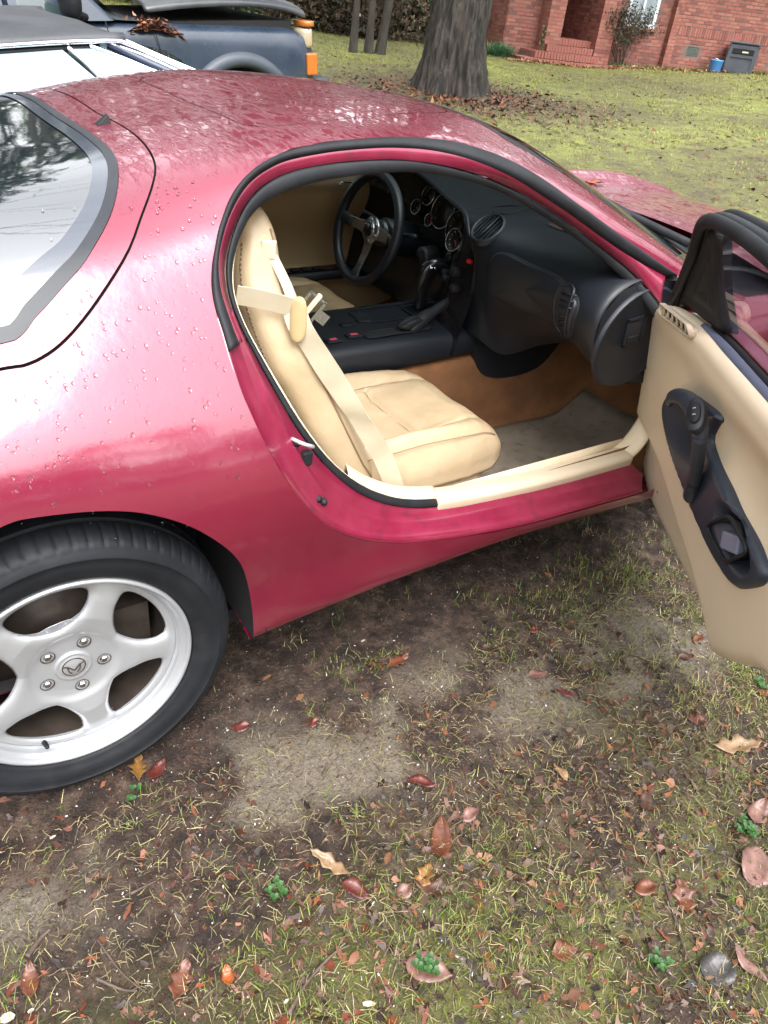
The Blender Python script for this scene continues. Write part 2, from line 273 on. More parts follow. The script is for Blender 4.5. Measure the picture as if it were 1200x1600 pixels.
RAIL_D = [(1.594,-0.767,0.371),(1.492,-0.767,0.372),(1.393,-0.767,0.373),(1.296,-0.767,0.375),(1.202,-0.768,0.380),(1.112,-0.768,0.387),(1.026,-0.769,0.395),(0.944,-0.770,0.405),(0.870,-0.771,0.417),(0.805,-0.773,0.433),(0.747,-0.775,0.455),(0.694,-0.779,0.483),(0.643,-0.783,0.517),(0.597,-0.787,0.556),(0.556,-0.789,0.598),(0.520,-0.788,0.640),(0.492,-0.783,0.681),(0.468,-0.775,0.719),(0.449,-0.764,0.755),(0.433,-0.751,0.789),(0.419,-0.736,0.821),(0.407,-0.719,0.852),(0.396,-0.702,0.880),(0.388,-0.686,0.907),(0.383,-0.672,0.930),(0.382,-0.658,0.951),(0.384,-0.645,0.971),(0.389,-0.633,0.992),(0.398,-0.621,1.012),(0.410,-0.610,1.031),(0.424,-0.598,1.050),(0.441,-0.587,1.068),(0.460,-0.574,1.085),(0.483,-0.563,1.100),(0.510,-0.554,1.113),(0.542,-0.548,1.124),(0.577,-0.545,1.133),(0.614,-0.545,1.139),(0.652,-0.545,1.144),(0.690,-0.547,1.147),(0.730,-0.549,1.150),(0.772,-0.552,1.151),(0.820,-0.556,1.151),(0.874,-0.561,1.147),(0.933,-0.569,1.138),(0.996,-0.577,1.125),(1.059,-0.587,1.108),(1.122,-0.599,1.085),(1.186,-0.612,1.058),(1.249,-0.627,1.027),(1.313,-0.644,0.993),(1.379,-0.661,0.957),(1.444,-0.681,0.918),(1.500,-0.706,0.877),(1.548,-0.734,0.833)]
RAIL_DI = [(1.598,-0.755,0.394),(1.497,-0.755,0.393),(1.399,-0.755,0.392),(1.303,-0.755,0.394),(1.209,-0.755,0.398),(1.119,-0.756,0.404),(1.032,-0.756,0.411),(0.951,-0.757,0.421),(0.877,-0.758,0.433),(0.812,-0.760,0.449),(0.754,-0.763,0.470),(0.700,-0.767,0.499),(0.650,-0.771,0.533),(0.605,-0.774,0.571),(0.567,-0.775,0.610),(0.535,-0.773,0.650),(0.509,-0.767,0.688),(0.487,-0.759,0.724),(0.469,-0.748,0.758),(0.453,-0.736,0.790),(0.439,-0.721,0.820),(0.427,-0.705,0.848),(0.416,-0.689,0.875),(0.408,-0.674,0.899),(0.403,-0.661,0.920),(0.401,-0.650,0.938),(0.402,-0.639,0.955),(0.406,-0.628,0.972),(0.412,-0.617,0.989),(0.420,-0.607,1.006),(0.430,-0.598,1.023),(0.441,-0.589,1.039),(0.455,-0.579,1.054),(0.474,-0.570,1.068),(0.498,-0.561,1.082),(0.529,-0.554,1.094),(0.566,-0.549,1.104),(0.605,-0.547,1.112),(0.645,-0.546,1.118),(0.687,-0.547,1.123),(0.729,-0.547,1.127),(0.775,-0.548,1.130),(0.826,-0.551,1.131),(0.883,-0.554,1.128),(0.945,-0.559,1.120),(1.010,-0.567,1.108),(1.073,-0.577,1.089),(1.136,-0.590,1.065),(1.199,-0.604,1.036),(1.265,-0.619,1.005),(1.332,-0.635,0.971),(1.398,-0.653,0.934),(1.456,-0.676,0.893),(1.504,-0.705,0.848),(1.541,-0.738,0.800)]
# ---------------------------------------------------------------- the red coupe
car = thing('sports_car', 'wet crimson two-door sports coupe with its passenger door standing open, tan leather inside', 'car')
def mirr(P): return [(p[0], -p[1], p[2]) for p in P]
def dist_poly(Q, poly):
    """nearest point on closed outline and signed distance (negative inside)"""
    Q = np.asarray(Q, float); poly = np.asarray(poly, float); A = poly; B = np.roll(poly, -1, 0)
    best = np.full(len(Q), 1e9); near = np.zeros_like(Q); ins = np.zeros(len(Q), bool)
    for a, b in zip(A, B):
        ab = b-a; L = (ab**2).sum()+1e-12; t = np.clip(((Q-a)@ab)/L, 0, 1); p = a+t[:, None]*ab
        d = np.linalg.norm(Q-p, axis=1); m = d < best; best[m] = d[m]; near[m] = p[m]
        c = ((a[1] > Q[:, 1]) != (b[1] > Q[:, 1])); 
        with np.errstate(divide='ignore', invalid='ignore'): xx = (b[0]-a[0])*(Q[:, 1]-a[1])/(b[1]-a[1])+a[0]
        ins ^= c & (Q[:, 0] < xx)
    return np.where(ins, -best, best), near
def solve_uv(x, v, axes, target):
    for _ in range(6):
        P = body_pts(x, v); e = 1e-3
        Px = (body_pts(x+e, v)-P)/e; Pv = (body_pts(x, v+e)-P)/e
        a, b = axes; r = target-P[:, axes]
        det = Px[:, a]*Pv[:, b]-Pv[:, a]*Px[:, b]; det = np.where(abs(det) < 1e-5, 1e-5, det)
        du = (r[:, 0]*Pv[:, b]-Pv[:, a]*r[:, 1])/det; dv = (Px[:, a]*r[:, 1]-r[:, 0]*Px[:, b])/det
        x = x+np.clip(du, -.03, .03); v = v+np.clip(dv, -.03, .03)
    return x, v
class Surf:
    """grid of body surface, from which outlines are cut"""
    def __init__(s, x0, x1, v0, v1, nx, nv):
        X, Vv = np.meshgrid(np.linspace(x0, x1, nx), np.linspace(v0, v1, nv), indexing='ij')
        s.x = X.ravel(); s.v = Vv.ravel(); s.nx = nx; s.nv = nv; s.lock = np.zeros(len(s.x), bool)
        i = np.arange(nx*nv).reshape(nx, nv)
        s.F = np.stack([i[:-1, :-1].ravel(), i[1:, :-1].ravel(), i[1:, 1:].ravel(), i[:-1, 1:].ravel()], 1)
    def cut(s, poly, axes, keep_inside=False, side=0, cell=.011):
        """side -1 right only, 1 left only, 2: top only"""
        pl = np.asarray(poly, float); lo = pl.min(0)-.03; hi = pl.max(0)+.03
        fc = body_pts(s.x, s.v)[s.F].mean(1); q = fc[:, axes]
        bb = ((q > lo) & (q < hi)).all(1)
        if side == -1: bb &= fc[:, 1] < 0
        if side == 1: bb &= fc[:, 1] > 0
        ins = np.zeros(len(q), bool); d, _ = dist_poly(q[bb], pl); ins[bb] = d < 0
        rem = ~ins if keep_inside else ins
        a = np.intersect1d(np.unique(s.F[rem]), np.unique(s.F[~rem])); s.F = s.F[~rem]
        if len(a):
            P = body_pts(s.x[a], s.v[a]); d, near = dist_poly(P[:, axes], pl); m = abs(d) < .03; a = a[m]; near = near[m]
            x, v = solve_uv(s.x[a].copy(), s.v[a].copy(), axes, near); s.x[a] = x; s.v[a] = v
        return s
    def build(s, name, m, parent, off=0, kind=None, flip=False):
        used = np.unique(s.F); idx = -np.ones(len(s.x), int); idx[used] = np.arange(len(used))
        P = body_pts(s.x[used], s.v[used]); n = body_nrm(s.x[used], s.v[used]); P = P+n*off
        F = idx[s.F]
        fn = np.cross(P[F[:, 2]]-P[F[:, 0]], P[F[:, 3]]-P[F[:, 1]]); fl = (fn*n[F[:, 0]]).sum(1) < 0
        F[fl] = F[fl][:, ::-1]
        def sa(i, j, k): return (np.cross(P[j]-P[i], P[k]-P[i])*n[i]).sum(1)
        a, b, c, d = F.T
        q1 = np.minimum(sa(a, b, c), sa(a, c, d)); q2 = np.minimum(sa(a, b, d), sa(b, c, d))
        good = (q1 > 4e-6) & (q2 > 4e-6); B_ = F[~good]; a, b, c, d = B_.T; u1 = (q1 >= q2)[~good]
        T = np.where(u1[:, None, None], np.stack([np.stack([a, b, c], 1), np.stack([a, c, d], 1)], 1), np.stack([np.stack([a, b, d], 1), np.stack([b, c, d], 1)], 1)).reshape(-1, 3)
        T = T[sa(T[:, 0], T[:, 1], T[:, 2]) > 2e-8]
        return mk(name, P, [tuple(q) for q in F[good]]+[tuple(q) for q in T], m, parent, True, kind, nrm=n)
    def copy(s):
        c = Surf.__new__(Surf); c.__dict__ = {k: (v.copy() if hasattr(v, 'copy') else v) for k, v in s.__dict__.items()}; return c
xz = [0, 2]; xy = [0, 1]
RA = np.array(RAIL_A); RB = np.array(RAIL_B); RC = np.array(RAIL_C); RD = np.array(RAIL_D); RI = np.array(RAIL_DI)
aper = [(p[0], p[2]) for p in RA]
aper_poly = spl(aper, 160).tolist()+[(1.66, .80), (1.665, .6), (1.66, .42), (1.64, .315)]
# body skin below the open door and ahead of it is closed by the front fender panel; the aperture itself is cut out
arch_pts = [(-.40, .25), (-.372, .42), (-.31, .56), (-.20, .662), (-.078, .706), (-.023, .709), (.079, .694), (.157, .665), (.233, .610), (.305, .518), (.338, .408), (.354, .263)]
arch = [(-.40, .0)]+spl(arch_pts, 70).tolist()+[(.352, .0)]
seam = [(-.97, .60)]+[(-.75, .735), (-.45, .755), (-.20, .757), (-.024, .753), (.022, .752), (.075, .735), (.14, .697), (.213, .645), (.254, .596), (.302, .527), (.334, .452), (.355, .330), (.362, .20), (.362, .08), (.360, 0)]
seam_full = [(x, -y) for x, y in spl(seam, 90)]+[(x, y) for x, y in spl(seam, 90)[::-1][1:]]
glass = [(-.62, .50), (-.50, .62), (-.28, .71), (-.013, .724), (.04, .704), (.10, .672), (.153, .638), (.216, .566), (.261, .466), (.285, .358), (.290, .212), (.290, .077), (.290, 0)]
gl_half = spl(glass, 80); glass_full = [(x, -y) for x, y in gl_half]+[(x, y) for x, y in gl_half[::-1][1:]]
def shrink(poly, d):
    P = np.array(poly, float); c = P.mean(0); T = np.roll(P, -1, 0)-np.roll(P, 1, 0); T /= np.linalg.norm(T, axis=1)[:, None]+1e-9
    n = np.stack([T[:, 1], -T[:, 0]], 1); s = np.sign(((P-c)*n).sum()); return (P-n*s*d).tolist()
sun_half = spl([(1.20, .0), (1.205, .10), (1.185, .20), (1.10, .268), (.987, .310), (.85, .355), (.714, .374), (.62, .368), (.569, .329), (.562, .25), (.562, .12), (.562, 0)], 60)
sun_full = [(x, -y) for x, y in sun_half]+[(x, y) for x, y in sun_half[::-1][1:-1]]
ws_half = [(1.215, 0), (1.213, .20), (1.203, .36), (1.205, .43), (1.245, .475), (1.30, .517), (1.40, .563), (1.50, .597), (1.62, .634), (1.70, .655), (1.78, .668), (1.86, .64), (1.94, .45), (1.98, .2), (1.985, 0)]
wsh = spl(ws_half, 70); ws_full = [(x, -y) for x, y in wsh]+[(x, y) for x, y in wsh[::-1][1:-1]]
# left side window opening
lwin = [(.50, .93), (.47, 1.0), (.52, 1.07), (.65, 1.115), (.82, 1.128), (1.0, 1.115), (1.18, 1.06), (1.38, .975), (1.55, .89), (1.60, .86), (1.3, .855), (.9, .875), (.6, .90)]
lwin = spl(lwin, 70, closed=True).tolist()
base = Surf(-.97, 2.05, -1, 1, 300, 241)
shell = base.copy().cut(aper_poly, xz, side=-1).cut(arch, xz, side=-1).cut(arch, xz, side=1).cut(seam_full, xy).cut(ws_full, xy).cut(sun_full, xy).cut(lwin, xz, side=1)
# drop the cowl behind the windscreen and everything ahead of the door cut on the side (front fender is its own panel)
cowl = [(1.66, -.705), (1.74, -.72), (1.82, -.735), (2.2, -.75), (2.2, .75), (1.82, .735), (1.74, .72), (1.66, .705), (1.70, .66), (1.78, .672), (1.86, .645), (1.94, .452), (1.98, .2), (1.985, 0), (1.98, -.2), (1.94, -.452), (1.86, -.645), (1.78, -.672), (1.70, -.66)]
shell.cut(cowl, xy)
shell.build('body_shell', PAINT, car)
def band(name, outer, inner, m, parent, off, axes=xy):
    s = base.copy().cut(outer, axes, keep_inside=True).cut(inner, axes); return s.build(name, m, parent, off=off)
hatch_poly = shrink(seam_full, .004)
hatch = base.copy().cut(hatch_poly, xy, keep_inside=True).cut(glass_full, xy).build('hatch', PAINT, car)
gap = base.copy().cut(seam_full, xy, keep_inside=True).cut(shrink(seam_full, .03), xy); gap.build('seam_gap', DARK, hatch, off=-.012)
RGLASS = mat('dark_rear_glass', (.012, .016, .02), .015, ior=3.6, coat=0, bump=.05, bs=30, bdist=.003)
g = base.copy().cut(shrink(glass_full, .016), xy, keep_inside=True).build('rear_glass', RGLASS, hatch, off=-.002)
GRUB = mat('grey_glass_gasket', (.014, .016, .021), .4, c2=(.020, .023, .029), ns=10)
band('glass_gasket', glass_full, shrink(glass_full, .018), GRUB, hatch, .002)
FRIT = mat('grey_ceramic_border', (.035, .043, .06), .10, ior=2.2)
band('glass_border', shrink(glass_full, .018), shrink(glass_full, .045), FRIT, hatch, .0005)
base.copy().cut(shrink(sun_full, .003), xy, keep_inside=True).build('sunroof_panel', PAINT, car)
base.copy().cut(sun_full, xy, keep_inside=True).cut(shrink(sun_full, .02), xy).build('sunroof_seal', GRUB, car, off=-.004)
WINDG = glassmat('windscreen_glass', (.55, .62, .60), ior=1.55)
wsg = base.copy().cut(shrink(ws_full, .012), xy, keep_inside=True).build('windscreen', WINDG, car, off=-.002)
band('windscreen_seal', ws_full, shrink(ws_full, .022), RUBBER, wsg, .001)
lw = base.copy().cut(lwin, xz, keep_inside=True, side=1); lw.F = lw.F[body_pts(lw.x, lw.v)[lw.F].mean(1)[:, 1] > 0]
lw.build('side_window', WINDG, car, off=-.006)
# door-aperture jamb: strips between rails
def strip(name, rails, m, parent=None, i0=0, i1=None, nb=200, th=.0015, flip=False):
    rs = [spl(r[i0:i1], nb) for r in rails]
    mb = MB().loft([r for r in rs], closed=False); o = mb.out(name, m, parent); return sol(o, th, 0)
KU = 23      # from here on the rails run over the roof: rubber between A and B
jl = [RA, RA+np.array([0, .004, .001]), RA*.75+RB*.25+np.array([0, .002, -.006]), RB*.6+RA*.4+np.array([0, .002, -.010]), RB+np.array([0, .002, -.008]), RB*.5+RC*.5+np.array([0, 0, -.008]), RB*.15+RC*.85+np.array([0, -.003, .000]), RC+np.array([0, 0, .001]), RC*.6+RD*.4+np.array([0, .006, -.001]), RD]
strip('door_jamb', jl, JAMB, car, 0, KU+2)
MB().tube([tuple(p) for p in spl(RA[0:KU+2]+np.array([0, .003, -.001]), 160)], .0042, 8).out('aperture_lip', PAINT, car)
strip('door_jamb', [RB, RB*.6+RC*.4+np.array([0, .003, .002]), RC], JAMB, car, KU-1, None)
def bulge(a, b, h, n=5):
    out = []
    for k in range(n+1):
        t = k/n; up = math.sin(math.pi*t)**.7*h
        out.append(a*(1-t)+b*t+np.array([0, -up*.7, up*.7]))
    return out
strip('door_frame_seal', bulge(RA, RB, .012), RUBBER, car, KU-1, None)
def seal(name, a, b, i0, i1, rad=None):
    P = spl((a[i0:i1]+b[i0:i1])/2, 160); W = spl(b[i0:i1]-a[i0:i1], 160)
    mb = MB(); rings = []
    for k, (p, w_) in enumerate(zip(P, W)):
        t = P[min(k+1, 159)]-P[max(k-1, 0)]; t /= np.linalg.norm(t); wl = np.linalg.norm(w_); wd = w_/wl; n = np.cross(t, wd)
        if n[1] > 0: n = -n
        rings.append([p+wd*math.cos(q)*wl*.50+n*(math.sin(q)*max(.006, wl*.26)) for q in np.linspace(0, 2*math.pi, 12, endpoint=False)])
    return mb.loft(rings, cap=True).out(name, RUBBER, car)
seal('trim_seal', RD, RI, 8, 55)
# pressed holes and screws in the jamb

stk = MB(); stk.tube(spl([(.447, -.800, .712), (.462, -.822, .708), (.482, -.822, .698), (.478, -.800, .690)], 14), .0042, 8); stk.out('door_striker', mat('zinc', (.6, .6, .62), .35, metal=.7), car)
bev(MB().box((.468, -.812, .648), (.492, -.795, .680)).out('door_bumper', RUBBER, car, False), .006)
for x_, y_, z_ in ((.456, -.805, .703), (.500, -.825, .575), (.512, -.828, .566)): MB().lathe([(0, -.008), (.006, -.006), (.008, 0), (.008, .006)], 10, c=(x_, y_, z_)).out('jamb_bolt', RUBBER, car)
grime = mat('black_grime', (.03, .018, .02), .8)

q_ = body_pts(np.array([.335]), np.array([-.045]))[0]
bev(MB().add([(q_[0]-.016, q_[1]-.012, q_[2]-.002), (q_[0]+.016, q_[1]-.012, q_[2]-.002), (q_[0]+.016, q_[1]+.012, q_[2]-.002), (q_[0]-.016, q_[1]+.012, q_[2]-.002), (q_[0]+.010, q_[1]-.006, q_[2]+.020), (q_[0]+.010, q_[1]+.006, q_[2]+.020)], [(3, 2, 1, 0), (0, 1, 4), (1, 2, 5, 4), (2, 3, 5), (3, 0, 4, 5)]).out('hatch_bumper', RUBBER, hatch, False), .002)
# ---------------------------------------------------------------- bonnet, fenders, cowl
HS = [
 (1.78, [(.835,.26),(.850,.43),(.860,.58),(.850,.68),(.838,.735),(.812,.775),(.780,.806),(.74,.838),(.70,.862),(.62,.875),(.35,.885),(0,.89)]),
 (2.05, [(.835,.26),(.850,.43),(.860,.58),(.850,.68),(.840,.74),(.818,.785),(.788,.812),(.74,.828),(.69,.832),(.60,.835),(.35,.855),(0,.862)]),
 (2.42, [(.840,.26),(.862,.43),(.874,.58),(.866,.69),(.850,.76),(.825,.812),(.79,.838),(.735,.845),(.68,.835),(.58,.82),(.34,.845),(0,.855)]),
 (2.80, [(.835,.26),(.860,.43),(.870,.58),(.860,.69),(.842,.76),(.815,.815),(.78,.842),(.72,.845),(.66,.832),(.56,.812),(.33,.828),(0,.835)]),
 (3.10, [(.79,.26),(.82,.43),(.832,.56),(.825,.66),(.81,.735),(.785,.79),(.745,.82),(.68,.822),(.62,.81),(.52,.795),(.30,.80),(0,.805)]),
 (3.32, [(.66,.26),(.71,.42),(.73,.53),(.725,.62),(.71,.68),(.68,.72),(.63,.745),(.56,.752),(.50,.748),(.42,.742),(.25,.742),(0,.745)]),
 (3.46, [(.44,.28),(.50,.40),(.52,.48),(.515,.54),(.50,.58),(.475,.605),(.43,.62),(.38,.628),(.33,.63),(.28,.632),(.17,.634),(0,.635)]),
]
def sect_fn(S, mirror=True):
    X = np.array([s[0] for s in S]); Y = np.array([s[1] for s in S], float); M = _cr_slopes(X, Y)
    def fn(x, v):
        global _SX, _SY, _SM
        o = (_SX, _SY, _SM); _SX, _SY, _SM = X, Y, M
        try: return body_pts(x, v)
        finally: _SX, _SY, _SM = o
    return fn
hfn = sect_fn(HS)
def grid_mesh(name, fn, xs, vs, m, parent, keep=None, kind=None):
    X, V_ = np.meshgrid(xs, vs, indexing='ij'); P = fn(X.ravel(), V_.ravel()); a, b = X.shape
    i = np.arange(a*b).reshape(a, b); F = np.stack([i[:-1, :-1].ravel(), i[:-1, 1:].ravel(), i[1:, 1:].ravel(), i[1:, :-1].ravel()], 1)
    if keep is not None: c = P[F].mean(1); F = F[keep(c)]
    mb = MB(); mb.v = [tuple(p) for p in P]; mb.f = [tuple(q) for q in F]; return mb.out(name, m, parent, kind=kind)
wellcut = lambda c: ~((np.hypot(c[:, 0]-2.425, c[:, 2]-.315) < .365) & (abs(c[:, 1]) > .7))
vsh = .36
def hood_fn(u, v):
    x = 2.10+(3.30-2.10)*u; x = x+.20*(1-(abs(v)/vsh)**2)*(1-u)
    return hfn(x, v)
grid_mesh('bonnet', hood_fn, np.linspace(0, 1, 50), np.linspace(-vsh, vsh, 50), PAINT, car)
for sgn in (-1, 1):
    f = grid_mesh('front_fender', hfn, np.linspace(1.78 if sgn > 0 else 1.765, 3.46, 90), np.linspace(sgn*1.0, sgn*(vsh+.008), 50), PAINT, car, keep=wellcut)
    sol(f, .004)
grid_mesh('nose_panel', hfn, np.linspace(3.31, 3.46, 14), np.linspace(-vsh-.004, vsh+.004, 40), PAINT, car)
mk('front_bumper', *(lambda r: (r, [tuple(range(len(r)))]))([tuple(p) for p in hfn(np.full(40, 3.459), np.linspace(-1, 1, 40))]), PAINT, car)
def cowl_fn(u, v):
    base_ = np.stack([1.985-.20*(abs(v))**2.4, v*.70, .872+.0*v], 1); base_[:, 2] = .868-.02*abs(v)**2
    P2 = hfn(2.12+.22*(1-(abs(v))**2), v*vsh*1.02); P2[:, 2] -= .03
    o = base_*(1-u[:, None])+P2*u[:, None]; o[:, 2] -= .05*np.sin(np.pi*u); return o
grid_mesh('cowl_panel', cowl_fn, np.linspace(0, 1, 14), np.linspace(-1, 1, 60), BLKPL, car)
# wiper lying against the foot of the windscreen
wp = MB()
arm = spl([(2.06, -.30, .875), (1.97, -.33, .905), (1.90, -.36, .925), (1.80, -.30, .965), (1.72, -.16, 1.02)], 24)
wp.tube(arm, np.interp(np.arange(24), [0, 6, 23], [.016, .010, .005]), 8).out('wiper_arm', RUBBER, car)
mb = MB(); mb.tube(spl([(1.90, -.52, .915), (1.84, -.33, .95), (1.74, -.10, 1.01), (1.70, .10, 1.03)], 20), .008, 6, flat=1.6); mb.out('wiper_blade', RUBBER, car)
mb = MB(); mb.tube(spl([(1.86, -.60, .872), (1.95, -.50, .868), (2.05, -.34, .862)], 12), .012, 6); mb.out('cowl_hose', RUBBER, car)
# underbody and wheel wells
mb = MB(); mb.box((-.90, -.66, .15), (3.25, .66, .19)); mb.out('underbody', DARK, car, smooth=False)
for x0 in (0, 2.425):
    for sg in (-1, 1):
        mb = MB(); th = np.linspace(-.12, math.pi+.12, 30)
        mb.loft([[(x0+.385*math.cos(a), sg*y, .32+.385*math.sin(a)) for a in th] for y in (.845, .70, .52)]+[[(x0+.05*math.cos(a), sg*.515, .32+.05*math.sin(a)) for a in th]], closed=False)
        mb.out('wheel_well', DARK, car)
        MB().box((x0+.3550, min(sg*.833, sg*.50), .262), (x0+.3580, max(sg*.833, sg*.50), .50)).out('wheel_well', DARK, car, False)
# ---------------------------------------------------------------- wheel
WC = (0, 0, .315)
def wheel():
    r = link(bpy.data.objects.new('wheel', None), car)
    # tyre with sipes cut in the shoulder
    prof = [(.222, -.820), (.226, -.832), (.232, -.836), (.240, -.8375), (.243, -.8405), (.262, -.8445), (.274, -.8440), (.276, -.8460), (.279, -.8455), (.288, -.840), (.2925, -.8375), (.297, -.836), (.3035, -.827), (.3085, -.817), (.3120, -.805), (.3140, -.792), (.3145, -.786), (.309, -.784), (.309, -.777), (.3155, -.775), (.3165, -.745), (.309, -.743), (.309, -.733), (.3165, -.731), (.3165, -.701), (.309, -.699), (.309, -.692), (.3150, -.69), (.3120, -.66), (.300, -.640), (.27, -.63), (.225, -.645)]
    n = 432; V = []; m = len(prof)
    for k in range(n):
        q = 2*math.pi*k/n; cut = (k % 6 == 0)
        for i, (rr_, h) in enumerate(prof):
            if cut and 11 <= i <= 16: rr_ -= .0026; h += .0018
            if cut and 26 <= i <= 28: rr_ -= .004
            V.append((rr_*math.cos(q), h, rr_*math.sin(q)))
    F = [(k*m+i, k*m+i+1, ((k+1) % n)*m+i+1, ((k+1) % n)*m+i) for k in range(n) for i in range(m-1)]
    mb = MB(); mb.v = V; mb.f = F; t = mb.out('tyre', TYREM, r); mod(t, 'EDGE_SPLIT', split_angle=R(50))
    rim = MB().lathe([(.2215, -.812), (.2225, -.828), (.2205, -.8335), (.2165, -.8345), (.2135, -.8315), (.2125, -.826), (.2105, -.822), (.2055, -.8195), (.2035, -.816), (.2030, -.8075), (.2005, -.8045), (.1965, -.8030), (.1945, -.800), (.1925, -.785)], 128).out('rim', ALLOY, r)
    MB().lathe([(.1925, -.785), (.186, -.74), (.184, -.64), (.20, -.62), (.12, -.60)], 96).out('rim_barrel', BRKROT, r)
    # spoked face
    nt_, nr = 400, 56
    rr = np.linspace(.018, .1985, nr); tt = np.linspace(0, 2*np.pi, nt_, endpoint=False)
    A, Rg = np.meshgrid(tt, rr, indexing='ij'); X = (Rg*np.cos(A)).ravel(); Z = (Rg*np.sin(A)).ravel()
    t0 = R(64); step = 2*np.pi/5
    def fwin(x, z):
        r_ = np.hypot(x, z); a = np.arctan2(z, x); da = (a-t0+step/2) % step-step/2       # angle from the nearest spoke
        lat = abs(r_*np.sin(da)); w_ = .0265+.9*np.clip(.150-r_, 0, 1)**1.75*3.2+.10*np.clip(r_-.178, 0, 1)
        a1 = .1855-r_; a2 = lat-w_; a3 = r_*np.cos(step/2-abs(da))-.094
        k = .010; f = -k*np.log(np.exp(-a1/k)+np.exp(-a2/k)+np.exp(-a3/k)); return f-.002  # >0 inside window
    f = fwin(X, Z)
    i = np.arange(nt_*nr).reshape(nt_, nr); Fq = np.stack([i.ravel().reshape(nt_, nr)[:, :-1].ravel(), i[:, 1:].ravel(), np.roll(i, -1, 0)[:, 1:].ravel(), np.roll(i, -1, 0)[:, :-1].ravel()], 1)
    cf = fwin(X[Fq].mean(1), Z[Fq].mean(1)); rem = cf > 0
    bnd = np.intersect1d(np.unique(Fq[rem]), np.unique(Fq[~rem])); Fq = Fq[~rem]
    for _ in range(5):
        e = 1e-4; x, z = X[bnd], Z[bnd]; f0_ = fwin(x, z); gx = (fwin(x+e, z)-f0_)/e; gz_ = (fwin(x, z+e)-f0_)/e; g2 = gx**2+gz_**2+1e-9
        X[bnd] -= f0_*gx/g2*.9; Z[bnd] -= f0_*gz_/g2*.9
    f = fwin(X, Z); rad = np.hypot(X, Z)
    Y = -np.interp(rad, [0, .040, .062, .075, .088, .12, .16, .185, .199], [.7975, .7985, .7990, .8010, .8075, .8130, .8120, .8085, .8045])
    Y += .011*np.exp(np.clip(f, -.05, 0)/.006)
    V = list(zip(X, Y, Z)); face = mk('spoke_face', V, Fq, ALLOY, r)
    bm = bmesh.new(); bm.from_mesh(face.data); bmesh.ops.delete(bm, geom=[v for v in bm.verts if not v.link_faces], context='VERTS'); bmesh.ops.remove_doubles(bm, verts=bm.verts, dist=1e-5); bmesh.ops.recalc_face_normals(bm, faces=bm.faces)
    if sum(f_.normal.y for f_ in bm.faces) > 0: bmesh.ops.reverse_faces(bm, faces=bm.faces)
    bm.to_mesh(face.data); bm.free(); sol(face, .030)
    for k in range(5):
        a = t0+k*step; cx, cz = .0572*math.cos(a), .0572*math.sin(a)
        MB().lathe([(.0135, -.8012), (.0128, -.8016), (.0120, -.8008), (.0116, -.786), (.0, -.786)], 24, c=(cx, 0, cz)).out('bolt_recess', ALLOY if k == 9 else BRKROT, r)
        nut = MB(); nut.lathe([(0, -.8035), (.0055, -.8035), (.0075, -.8015), (.0088, -.799), (.0088, -.786)], 6, c=(cx, 0, cz)).lathe([(.0088, -.790), (.0105, -.789), (.0105, -.786)], 16, c=(cx, 0, cz)); nut.out('lug_nut', STEEL, r, smooth=False)
    cap = MB().lathe([(0, -.8035), (.026, -.8032), (.0272, -.8022), (.0285, -.8032), (.0325, -.8028), (.0345, -.8005), (.0345, -.794)], 48).out('centre_cap', ALLOY, r)
    em = MB()
    em.tube([(.021*math.cos(q), -.8036, .021*math.sin(q)) for q in np.linspace(0, 2*math.pi, 36, endpoint=False)], .0011, 6, closed=True)
    em.tube(spl([(-.019, -.8038, .006), (-.012, -.804, .004), (-.006, -.804, -.002), (0, -.804, -.008), (.006, -.804, -.002), (.012, -.804, .004), (.019, -.8038, .006)], 30), .0015, 6)
    em.tube(spl([(-.012, -.804, .004), (-.010, -.804, -.008), (-.005, -.8038, -.015)], 10), .0012, 5); em.tube(spl([(.012, -.804, .004), (.010, -.804, -.008), (.005, -.8038, -.015)], 10), .0012, 5)
    em.out('cap_emblem', BRKROT, r)
    a = R(-114); vs = MB().tube([(.193*math.cos(a), -.797, .193*math.sin(a)), (.188*math.cos(a), -.812, .188*math.sin(a)), (.184*math.cos(a), -.826, .184*math.sin(a))], [.0055, .005, .004], 12); vs.out('valve_stem', RUBBER, r)
    MB().lathe([(0, -.71), (.07, -.712), (.075, -.70), (.145, -.70), (.1455, -.688), (.05, -.685)], 64).out('brake_disc', BRKROT, r)
    cal = MB().box((.075, -.745, -.055), (.165, -.665, .055)); cal.out('brake_caliper', BRKROT, r, smooth=False); bev(r.children[-1], .01)
    return r
w0 = wheel(); w0.location = (0, 0, .315)
def copy_tree(o, parent):
    c = o.copy(); sc.collection.objects.link(c); c.parent = parent
    for ch in list(o.children): copy_tree(ch, c)
    return c
for x_, rz in ((2.425, 0), (0, math.pi), (2.425, math.pi)):
    c = copy_tree(w0, car); c.location = (x_, 0, .315); c.rotation_euler = (0, R(17), rz)
